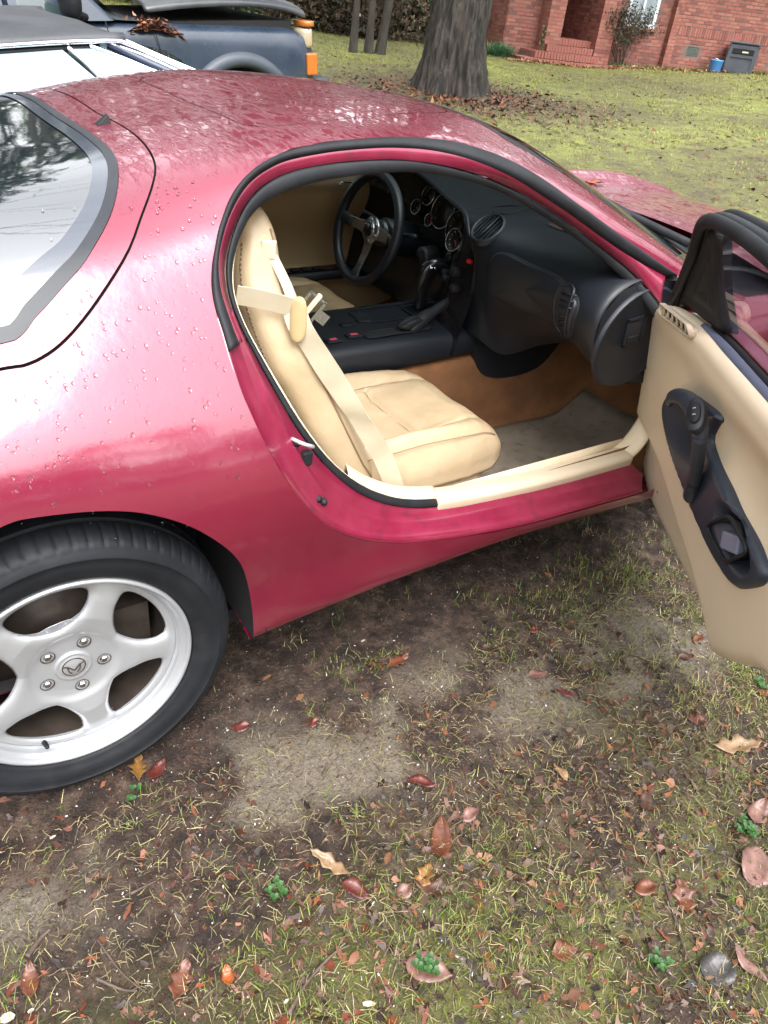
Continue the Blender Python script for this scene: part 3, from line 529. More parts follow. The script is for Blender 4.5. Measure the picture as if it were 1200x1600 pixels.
# ---------------------------------------------------------------- cabin
def sheet(name, rows, m, parent, nx=None, ny=None, th=0, kind=None, subd=0):
    """smooth surface through rows of points (each row the same count)"""
    R0 = [np.array(r, float) for r in rows]
    if nx: R0 = [spl(r, nx) if len(r) > 2 else np.array([r[0]+(r[-1]-r[0])*t for t in np.linspace(0, 1, nx)]) for r in R0]
    G = np.array(R0)
    if ny: 
        t = np.linspace(0, 1, len(G)); q = np.linspace(0, 1, ny)
        M = _cr_slopes(t, G) if len(G) > 2 else np.repeat(np.diff(G, axis=0), 2, 0); G = _herm(t, G, M, q)
    mb = MB().loft([list(r) for r in G], closed=False); o = mb.out(name, m, parent, kind=kind)
    if th: sol(o, th, 0)
    return o, G
HEADL = mat('dark_headliner', (.03, .028, .03), .9)
inn = Surf(.30, 1.55, -.70, 1, 110, 150)
inn.F = inn.F[(body_pts(inn.x, inn.v)[inn.F].mean(1)[:, 2] > .80)]
gi = [(p[0], p[2]) for p in RI]; gi_poly = shrink(spl(gi, 120).tolist()+[(1.6, .5)], -.045)
inn.cut(gi_poly, xz, side=-1).cut(lwin, xz, side=1).cut(ws_full, xy)
inn.F = inn.F[~((lambda c: (c[:, 1] < -.45) & (c[:, 2] < 1.0))(body_pts(inn.x, inn.v)[inn.F].mean(1)))]
inn.build('headliner', HEADL, car, off=-.035)
# carpeted tub
sheet('floor_carpet', [[(.43, y, z) for y, z in ((-.735, .40), (-.725, .26), (-.70, .205), (-.45, .20), (-.20, .205), (-.165, .24), (-.16, .44), (-.12, .47), (.12, .47), (.16, .44), (.165, .24), (.20, .205), (.45, .20), (.70, .205), (.725, .26), (.735, .40))],
 [(1.2, y, z) for y, z in ((-.735, .40), (-.725, .26), (-.70, .205), (-.45, .20), (-.20, .205), (-.165, .24), (-.16, .44), (-.12, .47), (.12, .47), (.16, .44), (.165, .24), (.20, .205), (.45, .20), (.70, .205), (.725, .26), (.735, .40))],
 [(1.80, y, z) for y, z in ((-.735, .42), (-.725, .26), (-.70, .21), (-.45, .205), (-.22, .21), (-.18, .25), (-.17, .46), (-.12, .49), (.12, .49), (.17, .46), (.18, .25), (.22, .21), (.45, .205), (.70, .21), (.725, .26), (.735, .42))],
 [(2.02, y, z) for y, z in ((-.735, .52), (-.725, .40), (-.70, .31), (-.45, .30), (-.24, .30), (-.20, .33), (-.18, .50), (-.12, .54), (.12, .54), (.18, .50), (.20, .33), (.24, .30), (.45, .30), (.70, .31), (.725, .40), (.735, .52))],
 [(2.14, y, z) for y, z in ((-.735, .86), (-.725, .70), (-.70, .58), (-.45, .56), (-.24, .56), (-.20, .57), (-.18, .62), (-.12, .70), (.12, .70), (.18, .62), (.20, .57), (.24, .56), (.45, .56), (.70, .58), (.725, .70), (.735, .86))]], CARPET, car, 90, 40)
sheet('footwell_side', [[(x, -.722, z) for z in (.24, .35, .50)] for x in (1.80, 1.95, 2.14)], CARPET, car, 6, 6)
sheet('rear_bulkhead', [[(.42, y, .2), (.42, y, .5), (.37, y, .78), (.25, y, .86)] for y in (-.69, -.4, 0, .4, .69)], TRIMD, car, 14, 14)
sheet('luggage_floor', [[(x, y, .83) for x in (.21, -.2, -.6)] for y in (-.66, 0, .66)], DARK, car, 8, 8)
# inner quarter trim behind the passenger door
qi = [RI[i] for i in range(12, 36)]
sheet('quarter_trim', [[tuple(p) for p in qi], [(p[0]-.015, p[1]+.035, p[2]) for p in qi], [(max(.43, p[0]-.03) if p[2] > .5 else p[0], p[1]+.11, max(p[2], .40)) for p in qi]], TRIM, car, 50, 12, th=.002)
# sill: cream scuff plate
pl = np.array([tuple(p) for p in RD[:9]][::-1]); pl = spl(pl, 40)
rings = []
for k, p in enumerate(pl):
    t = np.clip((k)/2, 0, 1); e = np.clip((39-k)/2, 0, 1); h = .024
    x, y, z = p[0], p[1], p[2]-.002
    rings.append([(x, y-.004, z-.004), (x, y-.006, z+h*.7), (x, y-.001, z+h), (x, y+.008, z+h+.004), (x, y+.045, z+h+.002), (x, y+.060, z+h-.004), (x, y+.066, z+h-.02), (x, y+.066, z-.06), (x, y+.02, z-.06)])
o = MB().loft(rings, cap=True).out('scuff_plate', CREAM, car); bev(o, .003, 2, 40)
pp = spl([(1.575, -.745, .370), (1.63, -.742, .400), (1.68, -.735, .455), (1.72, -.728, .53), (1.74, -.72, .62)], 24)
rings = [[(p[0]+.004, p[1]-.02, p[2]-.012), (p[0]+.0, p[1]-.024, p[2]+.008), (p[0]-.004, p[1]+.0, p[2]+.016), (p[0]-.006, p[1]+.05, p[2]+.014), (p[0]+.01, p[1]+.06, p[2]-.02)] for p in pp]
sub(MB().loft(rings, cap=True).out('sill_end_trim', TRIM, car), 1)
o, _ = sheet('sill_inner_trim', [[(x, -.70, z) for z in (.41, .33, .22)] for x in (.80, 1.2, 1.62)], TRIM, car, 6, 6, th=.003)
rr_ = np.array([tuple(p) for p in RI[8:14]]); rr_ = spl(rr_, 14)
sheet('seat_side_sill', [[tuple(p+np.array([0, 0, -.003])) for p in rr_], [tuple(p+np.array([.02, .05, .0])) for p in rr_], [(p[0]+.06, -.66, max(p[2]-.10, .30)) for p in rr_]], CREAM, car, 30, 12, th=.002)
# ---- left side: door trim with its dark arm rest
lt = []
for x in np.linspace(.50, 1.80, 14):
    b = .02*math.sin((x-.5)/1.3*math.pi)
    lt.append([(x, y+.012-b, z) for y, z in ((.735, .22), (.722, .34), (.700, .43), (.665, .468), (.658, .485), (.664, .50), (.70, .512), (.712, .53), (.716, .60), (.706, .66), (.675, .712), (.660, .745), (.655, .78), (.662, .812), (.69, .832), (.76, .846))])
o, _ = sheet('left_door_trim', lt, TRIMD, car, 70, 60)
mb = MB(); P_ = [(x, .678-.02*math.sin((x-.5)/1.3*math.pi), .508) for x in np.linspace(.75, 1.55, 30)]
rings = [[(p[0], p[1]-.030, p[2]-.004), (p[0], p[1]-.034, p[2]-.020), (p[0], p[1]-.022, p[2]-.028), (p[0], p[1]+.04, p[2]-.02), (p[0], p[1]+.04, p[2]+.012), (p[0], p[1]-.022, p[2]+.006)] for p in P_]
ar = MB().loft(rings, cap=True).out('left_arm_rest', BLKPL, car); bev(ar, .004, 2)
mb = MB(); mb.box((1.18, .645, .512), (1.40, .688, .519)); sw = mb.out('switch_panel', BLKGLOSS, ar, False)
for x_ in (1.215, 1.26, 1.31): bev(MB().box((x_, .650, .519), (x_+.034, .682, .525)).out('switch', RUBBER, ar, False), .003, 2)
mb = MB(); mb.tube(spl([(1.395, .653, .822), (1.40, .648, .835), (1.43, .648, .838), (1.46, .648, .835), (1.465, .653, .822)], 12), .005, 6).out('inner_handle', CHROME, car)
# ---------------------------------------------------------------- seats
def seat(cy, parent, label, lm, mirror=1):
    s = link(bpy.data.objects.new('seat', None), parent); s['label'] = label
    # cushion
    def topz(x, y):
        b = abs(y-cy)
        zt = np.interp(x, [.66, .80, .95, 1.08, 1.15, 1.19, 1.215, 1.235, 1.245], [.425, .432, .448, .472, .482, .476, .460, .432, .40])
        hb = np.interp(x, [.66, .95, 1.10, 1.2], [.088, .072, .034, .006])
        return zt+hb*math.exp(-((b-.188)/.042)**2)-.010*math.exp(-(b/.09)**2)
    def top(x, y):
        b = abs(y-cy); fr = np.clip((x-.985)/.05, 0, 1)*np.clip((1.235-x)/.06, 0, 1)
        z = topz(x, y)+.012*fr*math.exp(-(b/.13)**4)+.010*(1-fr)*math.exp(-((b-.02)/.11)**4)*math.sin(min(1, max(0, (x-.70)/.285))*math.pi)
        sx = .150-.02*max(0, (x-1.0)/.22)
        z -= .010*math.exp(-((b-sx)/.0065)**2)+(.010*math.exp(-((x-.985-.012*math.cos((y-cy)*9))/.0065)**2) if b < sx else 0)
        return z+.0016*mnoise.noise(Vector((x*22, y*22, cy)))+.0008*mnoise.noise(Vector((x*70, y*70, cy)))
    rings = []
    for x in np.r_[np.linspace(.67, 1.17, 92), 1.18, 1.19, 1.20, 1.208, 1.216, 1.224, 1.231, 1.237, 1.242, 1.246]:
        W = np.interp(x, [.66, .9, 1.1, 1.2, 1.23, 1.246], [.235, .240, .236, .222, .208, .185]); zb = np.interp(x, [.66, 1.19, 1.246], [.350, .346, .380]); r_ = []
        for u in np.sin(np.linspace(-1, 1, 90)*math.pi/2*.97)/math.sin(math.pi/2*.97):
            ed = max(0, 1-abs(u)**6)**(1/3.2); r_.append((x, cy+W*u*(1+.0), zb+.02+(top(x, cy+W*u)-zb-.02)*ed))
        for u in np.linspace(1, -1, 12): r_.append((x, cy+W*u*(1.0 if abs(u) < .9 else 1.012), zb-.004*(1-abs(u))+(.012 if abs(u) > .95 else 0)))
        rings.append(r_)
    c = MB().loft(rings, cap=True).out('seat_cushion', lm, s)
    SE = mat_seam
    for sg in (-1, 1):
        MB().tube([(x, cy+sg*(.150-.02*max(0, (x-1.0)/.22)), top(x, cy+sg*(.150-.02*max(0, (x-1.0)/.22)))+.0006) for x in np.linspace(.72, 1.20, 40)], .0011, 6).out('seam', SE, c)
        MB().tube([(x, cy+sg*np.interp(x, [.7, 1.1, 1.2], [.221, .217, .203]), topz(x, cy+sg*.2)*.86+.35*.14-.004) for x in np.linspace(.74, 1.20, 26)], .0013, 6).out('seam', SE, c)
    MB().tube([(.985+.012*math.cos((y-cy)*9), y, top(.985+.012*math.cos((y-cy)*9), y)+.0006) for y in np.linspace(cy-.148, cy+.148, 24)], .0011, 6).out('seam', SE, c)
    # plastic seat base
    rings = []
    for z, k in ((.215, .93), (.25, .97), (.30, 1.0), (.345, 1.01), (.362, .985)):
        ring = []
        for j in range(40):
            q = 2*math.pi*j/40; cx, sx = math.cos(q), math.sin(q)
            ring.append((.955+.255*k*math.copysign(abs(cx)**.35, cx), cy+.228*k*math.copysign(abs(sx)**.35, sx), z))
        rings.append(ring)
    b = MB().loft(rings, cap=True).out('seat_base', CREAM, s)
    MB().lathe([(0, -.001), (.006, -.001), (.0085, .0), (.0085, .004)], 16, c=(1.10, cy-.234, .315)).out('bolt_hole', RUBBER, b)
    # backrest: rings from hip to head rest
    F_ = np.array([(.845, .40), (.815, .45), (.765, .54), (.715, .63), (.662, .73), (.612, .82), (.578, .89), (.566, .94), (.562, .99), (.553, 1.03), (.530, 1.062), (.505, 1.072)])
    F_ = spl(F_, 34); rings = []; cent = []
    for k, (x, z) in enumerate(F_):
        t_ = k/33; W = np.interp(t_, [0, .1, .35, .60, .72, .80, .90, .96, 1], [.205, .235, .245, .235, .205, .165, .135, .115, .07])
        T = np.interp(t_, [0, .15, .6, .8, .92, .97, 1], [.10, .150, .145, .115, .085, .06, .03]); bo = np.interp(t_, [0, .2, .6, .75, .85], [.03, .045, .045, .015, 0])
        i0 = max(0, k-1); i1 = min(33, k+1); tx, tz = F_[i1]-F_[i0]; L = math.hypot(tx, tz); n_ = np.array([tz/L, -tx/L])
        if k > 29: n_ = np.array([.8, .6]) if k > 31 else np.array([.93, .37])
        ring = []
        for j in range(48):
            q = 2*math.pi*j/48; c_, s_ = math.cos(q), math.sin(q); y = W*math.copysign(abs(c_)**.55, c_)
            if s_ >= 0: d = -bo*(1-math.exp(-((abs(y)/W-.82)/.30)**2)) - T*.5*(1-abs(s_)**.45)
            else: d = -T+T*.5*(1-abs(s_)**.55)
            ring.append((x+n_[0]*d, cy+y, z+n_[1]*d))
        rings.append(ring); cent.append((x, z))
    bk = MB().loft(rings, cap=True).out('backrest', lm, s); sub(bk, 1)
    RG = np.array(rings)
    for j in (2, 22): 
        MB().tube([tuple(p) for p in RG[2:31, j]], .0026, 6).out('seam', SE, bk)
    for j in (43, 29):
        st = MB(); pts_ = spl(RG[2:31, j], 150)
        for a_ in range(0, 148, 2): st.tube([pts_[a_], pts_[a_+1]], .0016, 4)
        st.out('stitching', mat_stitch, bk)
        MB().tube([tuple(p) for p in RG[2:31, j]+np.array([0, .004 if j == 29 else -.0005, 0])], .0014, 5).out('seam', SE, bk)
    # recliner cover by the sill
    rc = MB(); rr2 = []
    for a_, sc_ in ((0, .6), (.012, .9), (.03, 1.0), (.05, 1.0)):
        rr2.append([(.735+.105*sc_*math.copysign(abs(math.cos(q))**.8, math.cos(q)), cy-.262+a_, .385+.058*sc_*math.copysign(abs(math.sin(q))**.8, math.sin(q))-.12*math.cos(q)*.35) for q in np.linspace(0, 2*math.pi, 28, endpoint=False)])
    if mirror > 0: rc.loft(rr2, cap=True); sub(rc.out('recliner_cover', TRIM, s), 1)
    return s
mat_seam = mat('seam_dark_tan', (.20, .135, .075), .8); mat_stitch = mat('brown_stitch', (.16, .10, .06), .8)  # even dark tan for the seat seams and creases
seat(-.385, car, 'tan leather passenger seat', LEATHER)
def crease(parent, pts_, r_=.0011):
    MB().tube([tuple(p) for p in spl(pts_, 12)], r_, 5).out('crease', mat_seam, parent)
ds_ = seat(.385, car, 'worn tan leather driver seat, creased', LEATHERD, -1); ds_.location = (.07, -.01, .035)
for a_ in range(3): crease(ds_, [(1.02+.05*a_, .30+.02*a_, .457+.008*a_), (1.05+.05*a_, .34, .460+.009*a_), (1.06+.05*a_, .39+.01*a_, .459+.009*a_)])
# ---------------------------------------------------------------- dashboard
mats_d = BLKPL
dsec = {
 -.700: [(1.80,.862),(1.62,.885),(1.50,.898),(1.42,.872),(1.375,.82),(1.370,.75),(1.405,.68),(1.49,.615),(1.62,.590)],
 -.660: [(1.84,.866),(1.64,.892),(1.50,.908),(1.415,.885),(1.368,.83),(1.365,.76),(1.40,.69),(1.49,.625),(1.62,.600)],
 -.50: [(1.88,.87),(1.68,.905),(1.50,.918),(1.425,.90),(1.388,.85),(1.395,.78),(1.435,.71),(1.50,.66),(1.60,.63)],
 -.36: [(1.92,.87),(1.70,.912),(1.50,.924),(1.405,.903),(1.368,.855),(1.375,.78),(1.410,.705),(1.47,.63),(1.57,.58)],
 -.27: [(1.94,.87),(1.70,.915),(1.49,.926),(1.390,.908),(1.350,.860),(1.360,.785),(1.390,.70),(1.435,.61),(1.49,.52)],
 -.215: [(1.95,.87),(1.70,.92),(1.50,.93),(1.390,.915),(1.348,.866),(1.352,.810),(1.375,.735),(1.398,.66),(1.42,.56)]}
ys = sorted(dsec)
rows = [[(x, y, z) for x, z in dsec[y]] for y in ys]
rows.append([(1.95,-.12,.87),(1.70,-.12,.922),(1.50,-.12,.934),(1.378,-.105,.914),(1.352,-.172,.868),(1.361,-.203,.820),(1.380,-.193,.741),(1.401,-.165,.67),(1.42,-.125,.575)])
dash, DG = sheet('dashboard', rows, BLKPL, car, 60, 60)
E3 = [(1.378,-.105,.914),(1.41,.026,.927),(1.48,.264,.940),(1.52,.442,.929),(1.51,.60,.90),(1.49,.70,.86)]
E3s = spl(E3, 30)
top = [[(1.95-.10*max(0, p[1])**2, p[1], .872), (1.78, p[1], .90+.02*math.exp(-((p[1]-.35)/.2)**2)), ((p[0]+1.75)/2, p[1], p[2]*.5+.47+.006), (p[0]+.03, p[1], p[2]+.006), tuple(p)] for p in E3s]
sheet('dash_top', top, BLKPL, dash, 24, None)
EE = [(1.42,-.125,.575),(1.401,-.165,.67),(1.380,-.193,.741),(1.361,-.203,.820),(1.352,-.172,.868)]+E3
EEs = spl(EE, 80)
MB().tube([tuple(p) for p in EEs], .007, 8).out('cockpit_edge', BLKPL, dash)
inner = [np.array([p[0]+.09, p[1]*.93+.02, p[2]-.018]) for p in EEs]
sheet('cockpit_recess', [[tuple(p) for p in EEs], [(p[0]+.045, p[1]*.97+.01, p[2]-.010) for p in EEs], [tuple(p) for p in inner]], BLKGLOSS, dash, None, 8)
def px_(y, z):   # instrument board surface
    return 1.555-.13*(1/(1+math.exp((y-.02)/.035)))-.20*(.90-z)
sheet('instrument_board', [[(px_(y, z), y, z) for z in np.linspace(.50, .925, 24)] for y in np.linspace(-.19, .70, 40)], BLKGLOSS, dash)
ringm = mat('silver_ring', (.75, .77, .80), .2, metal=1); dial = mat('dial_black', (.006, .006, .007), .4); mark = mat('white_marks', (.6, .6, .6), .5)
redm = mat('red_button', (.6, .02, .03), .35)
def disc_frame(c, n):
    n = Vector(n).normalized(); a = n.cross(Vector((0, 1, 0))).normalized(); b = n.cross(a).normalized(); return Vector(c), n, a, b
for (y, z, r_) in ((.285, .872, .034), (.335, .822, .026), (.245, .80, .022), (.185, .845, .060), (.065, .825, .052), (-.01, .808, .036)):
    c_, n_, a_, b_ = disc_frame((px_(y, z)-.012, y, z), (-1, 0, .28))
    g = MB(); g.loft([[c_+n_*h+(a_*math.cos(q)+b_*math.sin(q))*rr1 for q in np.linspace(0, 2*math.pi, 36, endpoint=False)] for rr1, h in ((r_, -.02), (r_, .004), (r_*.94, .006), (r_*.90, -.004), (.0005, -.004))]); gg = g.out('gauge', dial, dash)
    MB().tube([c_+n_*.007+(a_*math.cos(q)+b_*math.sin(q))*r_*.97 for q in np.linspace(0, 2*math.pi, 40, endpoint=False)], .0013, 6, closed=True).out('gauge_ring', ringm, gg)
    tk = MB()
    for k in range(9):
        q = R(-130+k*32.5)+math.pi; d = a_*math.cos(q)+b_*math.sin(q); tk.tube([c_+d*r_*.72-n_*.003, c_+d*r_*.84-n_*.003], .0008, 4)
    tk.out('gauge_marks', mark, gg)
    MB().tube([c_+n_*.001, c_+n_*.001+(a_*.6+b_*.55).normalized()*r_*.7], [.0018, .0008], 5).out('needle', redm, gg)
for (y, z, r_, m_) in ((.05, .735, .013, ringm), (-.005, .705, .011, dial), (-.04, .70, .010, dial), (-.09, .735, .016, dial), (-.11, .69, .015, dial)):
    c_, n_, a_, b_ = disc_frame((px_(y, z)-.004, y, z), (-1, 0, .2))
    kb = MB().loft([[c_+n_*h+(a_*math.cos(q)+b_*math.sin(q))*rr1 for q in np.linspace(0, 2*math.pi, 20, endpoint=False)] for rr1, h in ((r_, -.01), (r_*.95, .014), (r_*.8, .018), (.0005, .018))]).out('knob', RUBBER, dash)
    MB().tube([c_+n_*.015+(a_*math.cos(q)+b_*math.sin(q))*r_*.95 for q in np.linspace(0, 2*math.pi, 24, endpoint=False)], .0009, 5, closed=True).out('knob_ring', ringm if m_ is ringm else RUBBER, kb)
c_, n_, a_, b_ = disc_frame((px_(-.145, .785)-.012, -.145, .785), (-1, -.2, .2))
bb = MB().box((-.006, -.009, -.006), (.006, .009, .006), Matrix.Translation(c_)).out('hazard_button', redm, dash, False); bev(bb, .002)
# dash end: round plate with a cup-shaped pull
cap_poly = [(x, z) for x, z in dsec[-.700]]+[(1.75, .60), (1.84, .72), (1.84, .85)]
mk('dash_end', [(x, -.700, z) for x, z in cap_poly], [tuple(range(len(cap_poly)))], BLKPL, dash, False)
th = np.linspace(0, 2*math.pi, 48, endpoint=False)
ee = []
for rr1, h in ((1.0, 0), (.985, -.010), (.95, -.013), (.93, -.010), (.001, -.010)):
    ee.append([(1.525+(.150*math.cos(q))*rr1+.02*rr1*math.sin(q), -.700+h, .742+.138*math.sin(q)*rr1) for q in th])
de = MB().loft(ee).out('dash_end_plate', BLKPL, dash)
M1 = Matrix.Translation((1.50, -.712, .765)) @ Matrix.Rotation(R(-6), 4, 'Y')
pb = MB()
for lo, hi in (((-.034, -.004, -.038), (-.028, .006, .038)), ((.028, -.004, -.038), (.034, .006, .038)), ((-.034, -.004, .032), (.034, .006, .038)), ((-.034, -.004, -.038), (.034, .006, -.032))): pb.box(lo, hi, M1)
pb.out('pocket_frame', BLKPL, de, False); mb = MB().box((-.028, -.001, -.032), (.028, .003, .032), M1); mb.out('pocket', DARK, de, False)
mb = MB().box((-.020, -.006, -.034), (.022, .0, -.012), M1); bev(mb.out('pocket_tab', RUBBER, de, False), .004)
# glove box lid: a proud panel following the dash face, with its grille
def dpt(u, v):   # u over rows 0..59 (y), v over columns 0..59
    u = np.clip(u, 0, 58.999); v = np.clip(v, 0, 58.999); i, j = int(u), int(v); a, b = u-i, v-j
    return DG[i, j]*(1-a)*(1-b)+DG[i+1, j]*a*(1-b)+DG[i, j+1]*(1-a)*b+DG[i+1, j+1]*a*b
def dn(u, v):
    n = np.cross(dpt(u+.5, v)-dpt(u-.5, v), dpt(u, v+.5)-dpt(u, v-.5)); n /= np.linalg.norm(n)+1e-9
    return n if n[0] < 0 or n[2] > .9 else -n
def uv_of(y, z):
    d = (DG[:, 22:, 1]-y)**2+(DG[:, 22:, 2]-z)**2; i, j = np.unravel_index(np.argmin(d), d.shape); return i, j+22
gl_o = [(-.285, .838), (-.33, .862), (-.45, .862), (-.56, .846), (-.612, .82), (-.610, .77), (-.585, .715), (-.45, .728), (-.30, .735), (-.272, .75)]
gl_uv = [uv_of(*p) for p in gl_o]; gu = spl(gl_uv, 90, closed=True)
cen = gu.mean(0); rows_ = []
for s_, h in ((1.0, -.003), (1.0, .009), (.985, .013), (.95, .0145), (.8, .0145), (.5, .0145), (.02, .0145)):
    rows_.append([tuple(dpt(*(cen+(p-cen)*s_))+dn(*(cen+(p-cen)*s_))*h) for p in gu])
gb = MB().loft(rows_).out('glovebox_lid', BLKPL, dash)
MB().tube([tuple(dpt(*p)+dn(*p)*.0005) for p in gu], .0055, 6, closed=True).out('lid_groove_shadow', DARK, gb)  # lid groove as a thick dark tube, also painting the lid's overhang shadow
gr = MB(); 
for k in range(6):
    z = .742+k*.0165; y0 = -.555-.0015*k; a = uv_of(y0, z); b = uv_of(y0-.048, z+.012)
    gr.tube([tuple(dpt(*a)+dn(*a)*.017), tuple(dpt(*b)+dn(*b)*.017)], .0026, 6)
gr.out('grille_bar', BLKPL, gb)
q0 = [uv_of(-.548, .733), uv_of(-.548, .838), uv_of(-.602, .836), uv_of(-.606, .76), uv_of(-.585, .728)]; qs = spl(q0, 40, closed=True)
MB().tube([tuple(dpt(*p)+dn(*p)*.016) for p in qs], .0045, 6, closed=True).out('grille_frame', BLKPL, gb)
cq = qs.mean(0); MB().loft([[tuple(dpt(*(cq+(p-cq)*s_))+dn(*(cq+(p-cq)*s_))*.0155) for p in qs] for s_ in (1, .5, .02)]).out('grille_back', DARK, gb)
# round vent on the corner of the dash
vc = Vector((1.368, -.225, .905)); vn = Vector((-.62, -.12, .78)).normalized(); va = vn.cross(Vector((0, 1, 0))).normalized(); vb = vn.cross(va).normalized()
def vp(a, b, h=0): return vc+va*a+vb*b+vn*h
q = np.linspace(0, 2*math.pi, 48, endpoint=False)
vt = MB().loft([[vp(.050*s_*math.cos(t_), .043*s_*math.sin(t_), h) for t_ in q] for s_, h in ((1.15, -.012), (1.1, .004), (1.0, .007), (.93, .004), (.90, -.018), (.001, -.018))]).out('round_vent', BLKPL, dash)
MB().loft([[vp(.050*.9*s_*math.cos(t_), .043*.9*s_*math.sin(t_), -.012) for t_ in q] for s_ in (1, .01)]).out('vent_back', DARK, vt)
MB().tube([vp(a, 0, .001) for a in (-.046, 0, .046)], .0035, 6).out('vent_bar', BLKPL, vt)
for k in range(-3, 4):
    bq = k*.0115; hh = .046*math.sqrt(max(0, 1-(k*.0115/.041)**2)); 
    M2 = Matrix((( *va, 0), (*vb, 0), (*vn, 0), (0, 0, 0, 1))).transposed(); M2.translation = vp(0, bq, -.004)
    MB().box((-hh, -.0016, -.006), (hh, .0016, .004), M2).out('vent_slat', BLKPL, vt, False)
def on_dash_xy(x, y):
    d = (DG[:, :30, 0]-x)**2+(DG[:, :30, 1]-y)**2; i, j = np.unravel_index(np.argmin(d), d.shape); return DG[i, j]
sg_ = spl([(1.62, -.14), (1.54, -.165), (1.47, -.185), (1.42, -.165), (1.385, -.150)], 40)
MB().tube([tuple(p) for p in spl([(x, y, on_dash_xy(x, y)[2]+.0005) for x, y in sg_[::8]], 40)], .0025, 6).out('dash_seam', DARK, dash)
rust = mat('worn_patch', (.05, .022, .015), .6, c2=(.02, .02, .025), ns=30)
wp_ = [(1.56+.035*math.cos(t_), -.335+.055*math.sin(t_)*(1+.2*math.sin(3*t_))) for t_ in np.linspace(0, 2*math.pi, 30, endpoint=False)]
mb = MB(); mb.loft([[ (x_*s_+1.56*(1-s_), y_*s_-.335*(1-s_), .926-.0+.0015) for x_, y_ in wp_] for s_ in (1, .02)]); mb.out('dash_stain', rust, dash)
# side panel under the centre stack
kp = [(1.42, .60), (1.425, .56), (1.45, .49), (1.495, .419), (1.55, .390), (1.65, .380), (1.74, .392), (1.80, .43), (1.86, .52), (1.90, .62), (1.90, .80), (1.50, .80)]
kk = MB().prism(spl(kp, 60, closed=True).tolist(), lambda u, v, w_: (u, -.150-.02*(u-1.42)-w_, v), .024).out('console_side_panel', BLKPL, dash, True); bev(kk, .006, 2); mod(kk, 'EDGE_SPLIT', split_angle=R(50))
# ---------------------------------------------------------------- centre console
cs = link(bpy.data.objects.new('centre_console', None), car)
rings = []
for x in np.linspace(.62, 1.50, 30):
    zt = np.interp(x, [.62, .9, 1.35, 1.5], [.575, .568, .566, .572]); w_ = np.interp(x, [.62, 1.2, 1.5], [.155, .168, .172]); zb = np.interp(x, [.62, .93, 1.2, 1.5], [.445, .445, .45, .47])
    rings.append([(x, -w_-.008, zb), (x, -w_-.006, (zt+zb)/2), (x, -w_, zt-.022), (x, -w_+.012, zt-.006), (x, -w_+.034, zt), (x, 0, zt+.001), (x, w_-.034, zt), (x, w_-.012, zt-.006), (x, w_, zt-.022), (x, w_+.006, (zt+zb)/2), (x, w_+.008, zb)])
cb = MB().loft(rings, cap=True).out('console_body', BLKPL, cs); sub(cb, 1)
def frame2(cx, cy_, w_, h_, z, name, m, th_=.004, inner=None, rz=0):
    Mx = Matrix.Translation((cx, cy_, z)) @ Matrix.Rotation(rz, 4, 'Z'); 
    pts_ = [(w_*math.copysign(abs(math.cos(a))**.35, math.cos(a)), h_*math.copysign(abs(math.sin(a))**.35, math.sin(a))) for a in np.linspace(0, 2*math.pi, 48, endpoint=False)]
    MB().tube([Mx @ Vector((a, b, 0)) for a, b in pts_], th_, 6, closed=True).out(name, m, cs)
    if inner is not None: MB().loft([[Mx @ Vector((a*s_, b*s_, 0)) for a, b in pts_] for s_ in (1, .02)]).out(inner[0], inner[1], cs)
frame2(1.19, -.095, .125, .022, .5705, 'brake_slot_rim', RUBBER, .003, ('brake_slot', DARK), .03)
frame2(1.40, .02, .085, .062, .5725, 'shift_gate_rim', RUBBER, .003, ('shift_gate', BLKGLOSS))
frame2(1.28, .05, .16, .06, .5700, 'console_inlay_rim', RUBBER, .0022)
pk = mat('pink_symbol', (.55, .08, .12), .5)
for x_, y_ in ((.955, -.10), (1.035, -.085)):
    b_ = bev(MB().box((x_-.026, y_-.016, .567), (x_+.026, y_+.016, .5745)).out('console_switch', RUBBER, cs, False), .004)
    MB().box((x_-.012, y_-.006, .5745), (x_+.012, y_+.006, .5752)).out('switch_symbol', pk, cs, False)
for x_, y_ in ((1.06, .0), (1.13, .015)):
    bev(MB().box((x_-.022, y_-.014, .567), (x_+.022, y_+.014, .5735)).out('console_switch', RUBBER, cs, False), .004)
# hand brake
hb = spl([(1.23, -.10, .560), (1.27, -.095, .590), (1.32, -.088, .612), (1.40, -.078, .640), (1.48, -.068, .664), (1.525, -.063, .676)], 30)
hbr = MB().tube([tuple(p) for p in hb], np.interp(np.arange(30), [0, 6, 10, 24, 28, 29], [.020, .024, .0165, .0155, .0165, .010]), 14).out('hand_brake', RUBBER, cs); sub(hbr, 1)
MB().tube([tuple(hb[29]), tuple(hb[29]+np.array([.012, .002, .004]))], .006, 10).out('release_button', STEEL, cs)
bt = MB(); rings = []
for t_, (x, z, a, b) in enumerate(((1.20, .572, .045, .020), (1.225, .590, .036, .021), (1.245, .600, .034, .023), (1.27, .606, .026, .022))):
    rings.append([(x+a*.6*math.cos(q_), -.097+b*math.sin(q_), z+a*.35*math.cos(q_)*-.6+.004*math.sin(5*q_)) for q_ in np.linspace(0, 2*math.pi, 20, endpoint=False)])
sub(bt.loft(rings, cap=True).out('brake_boot', RUBBER, cs), 1)
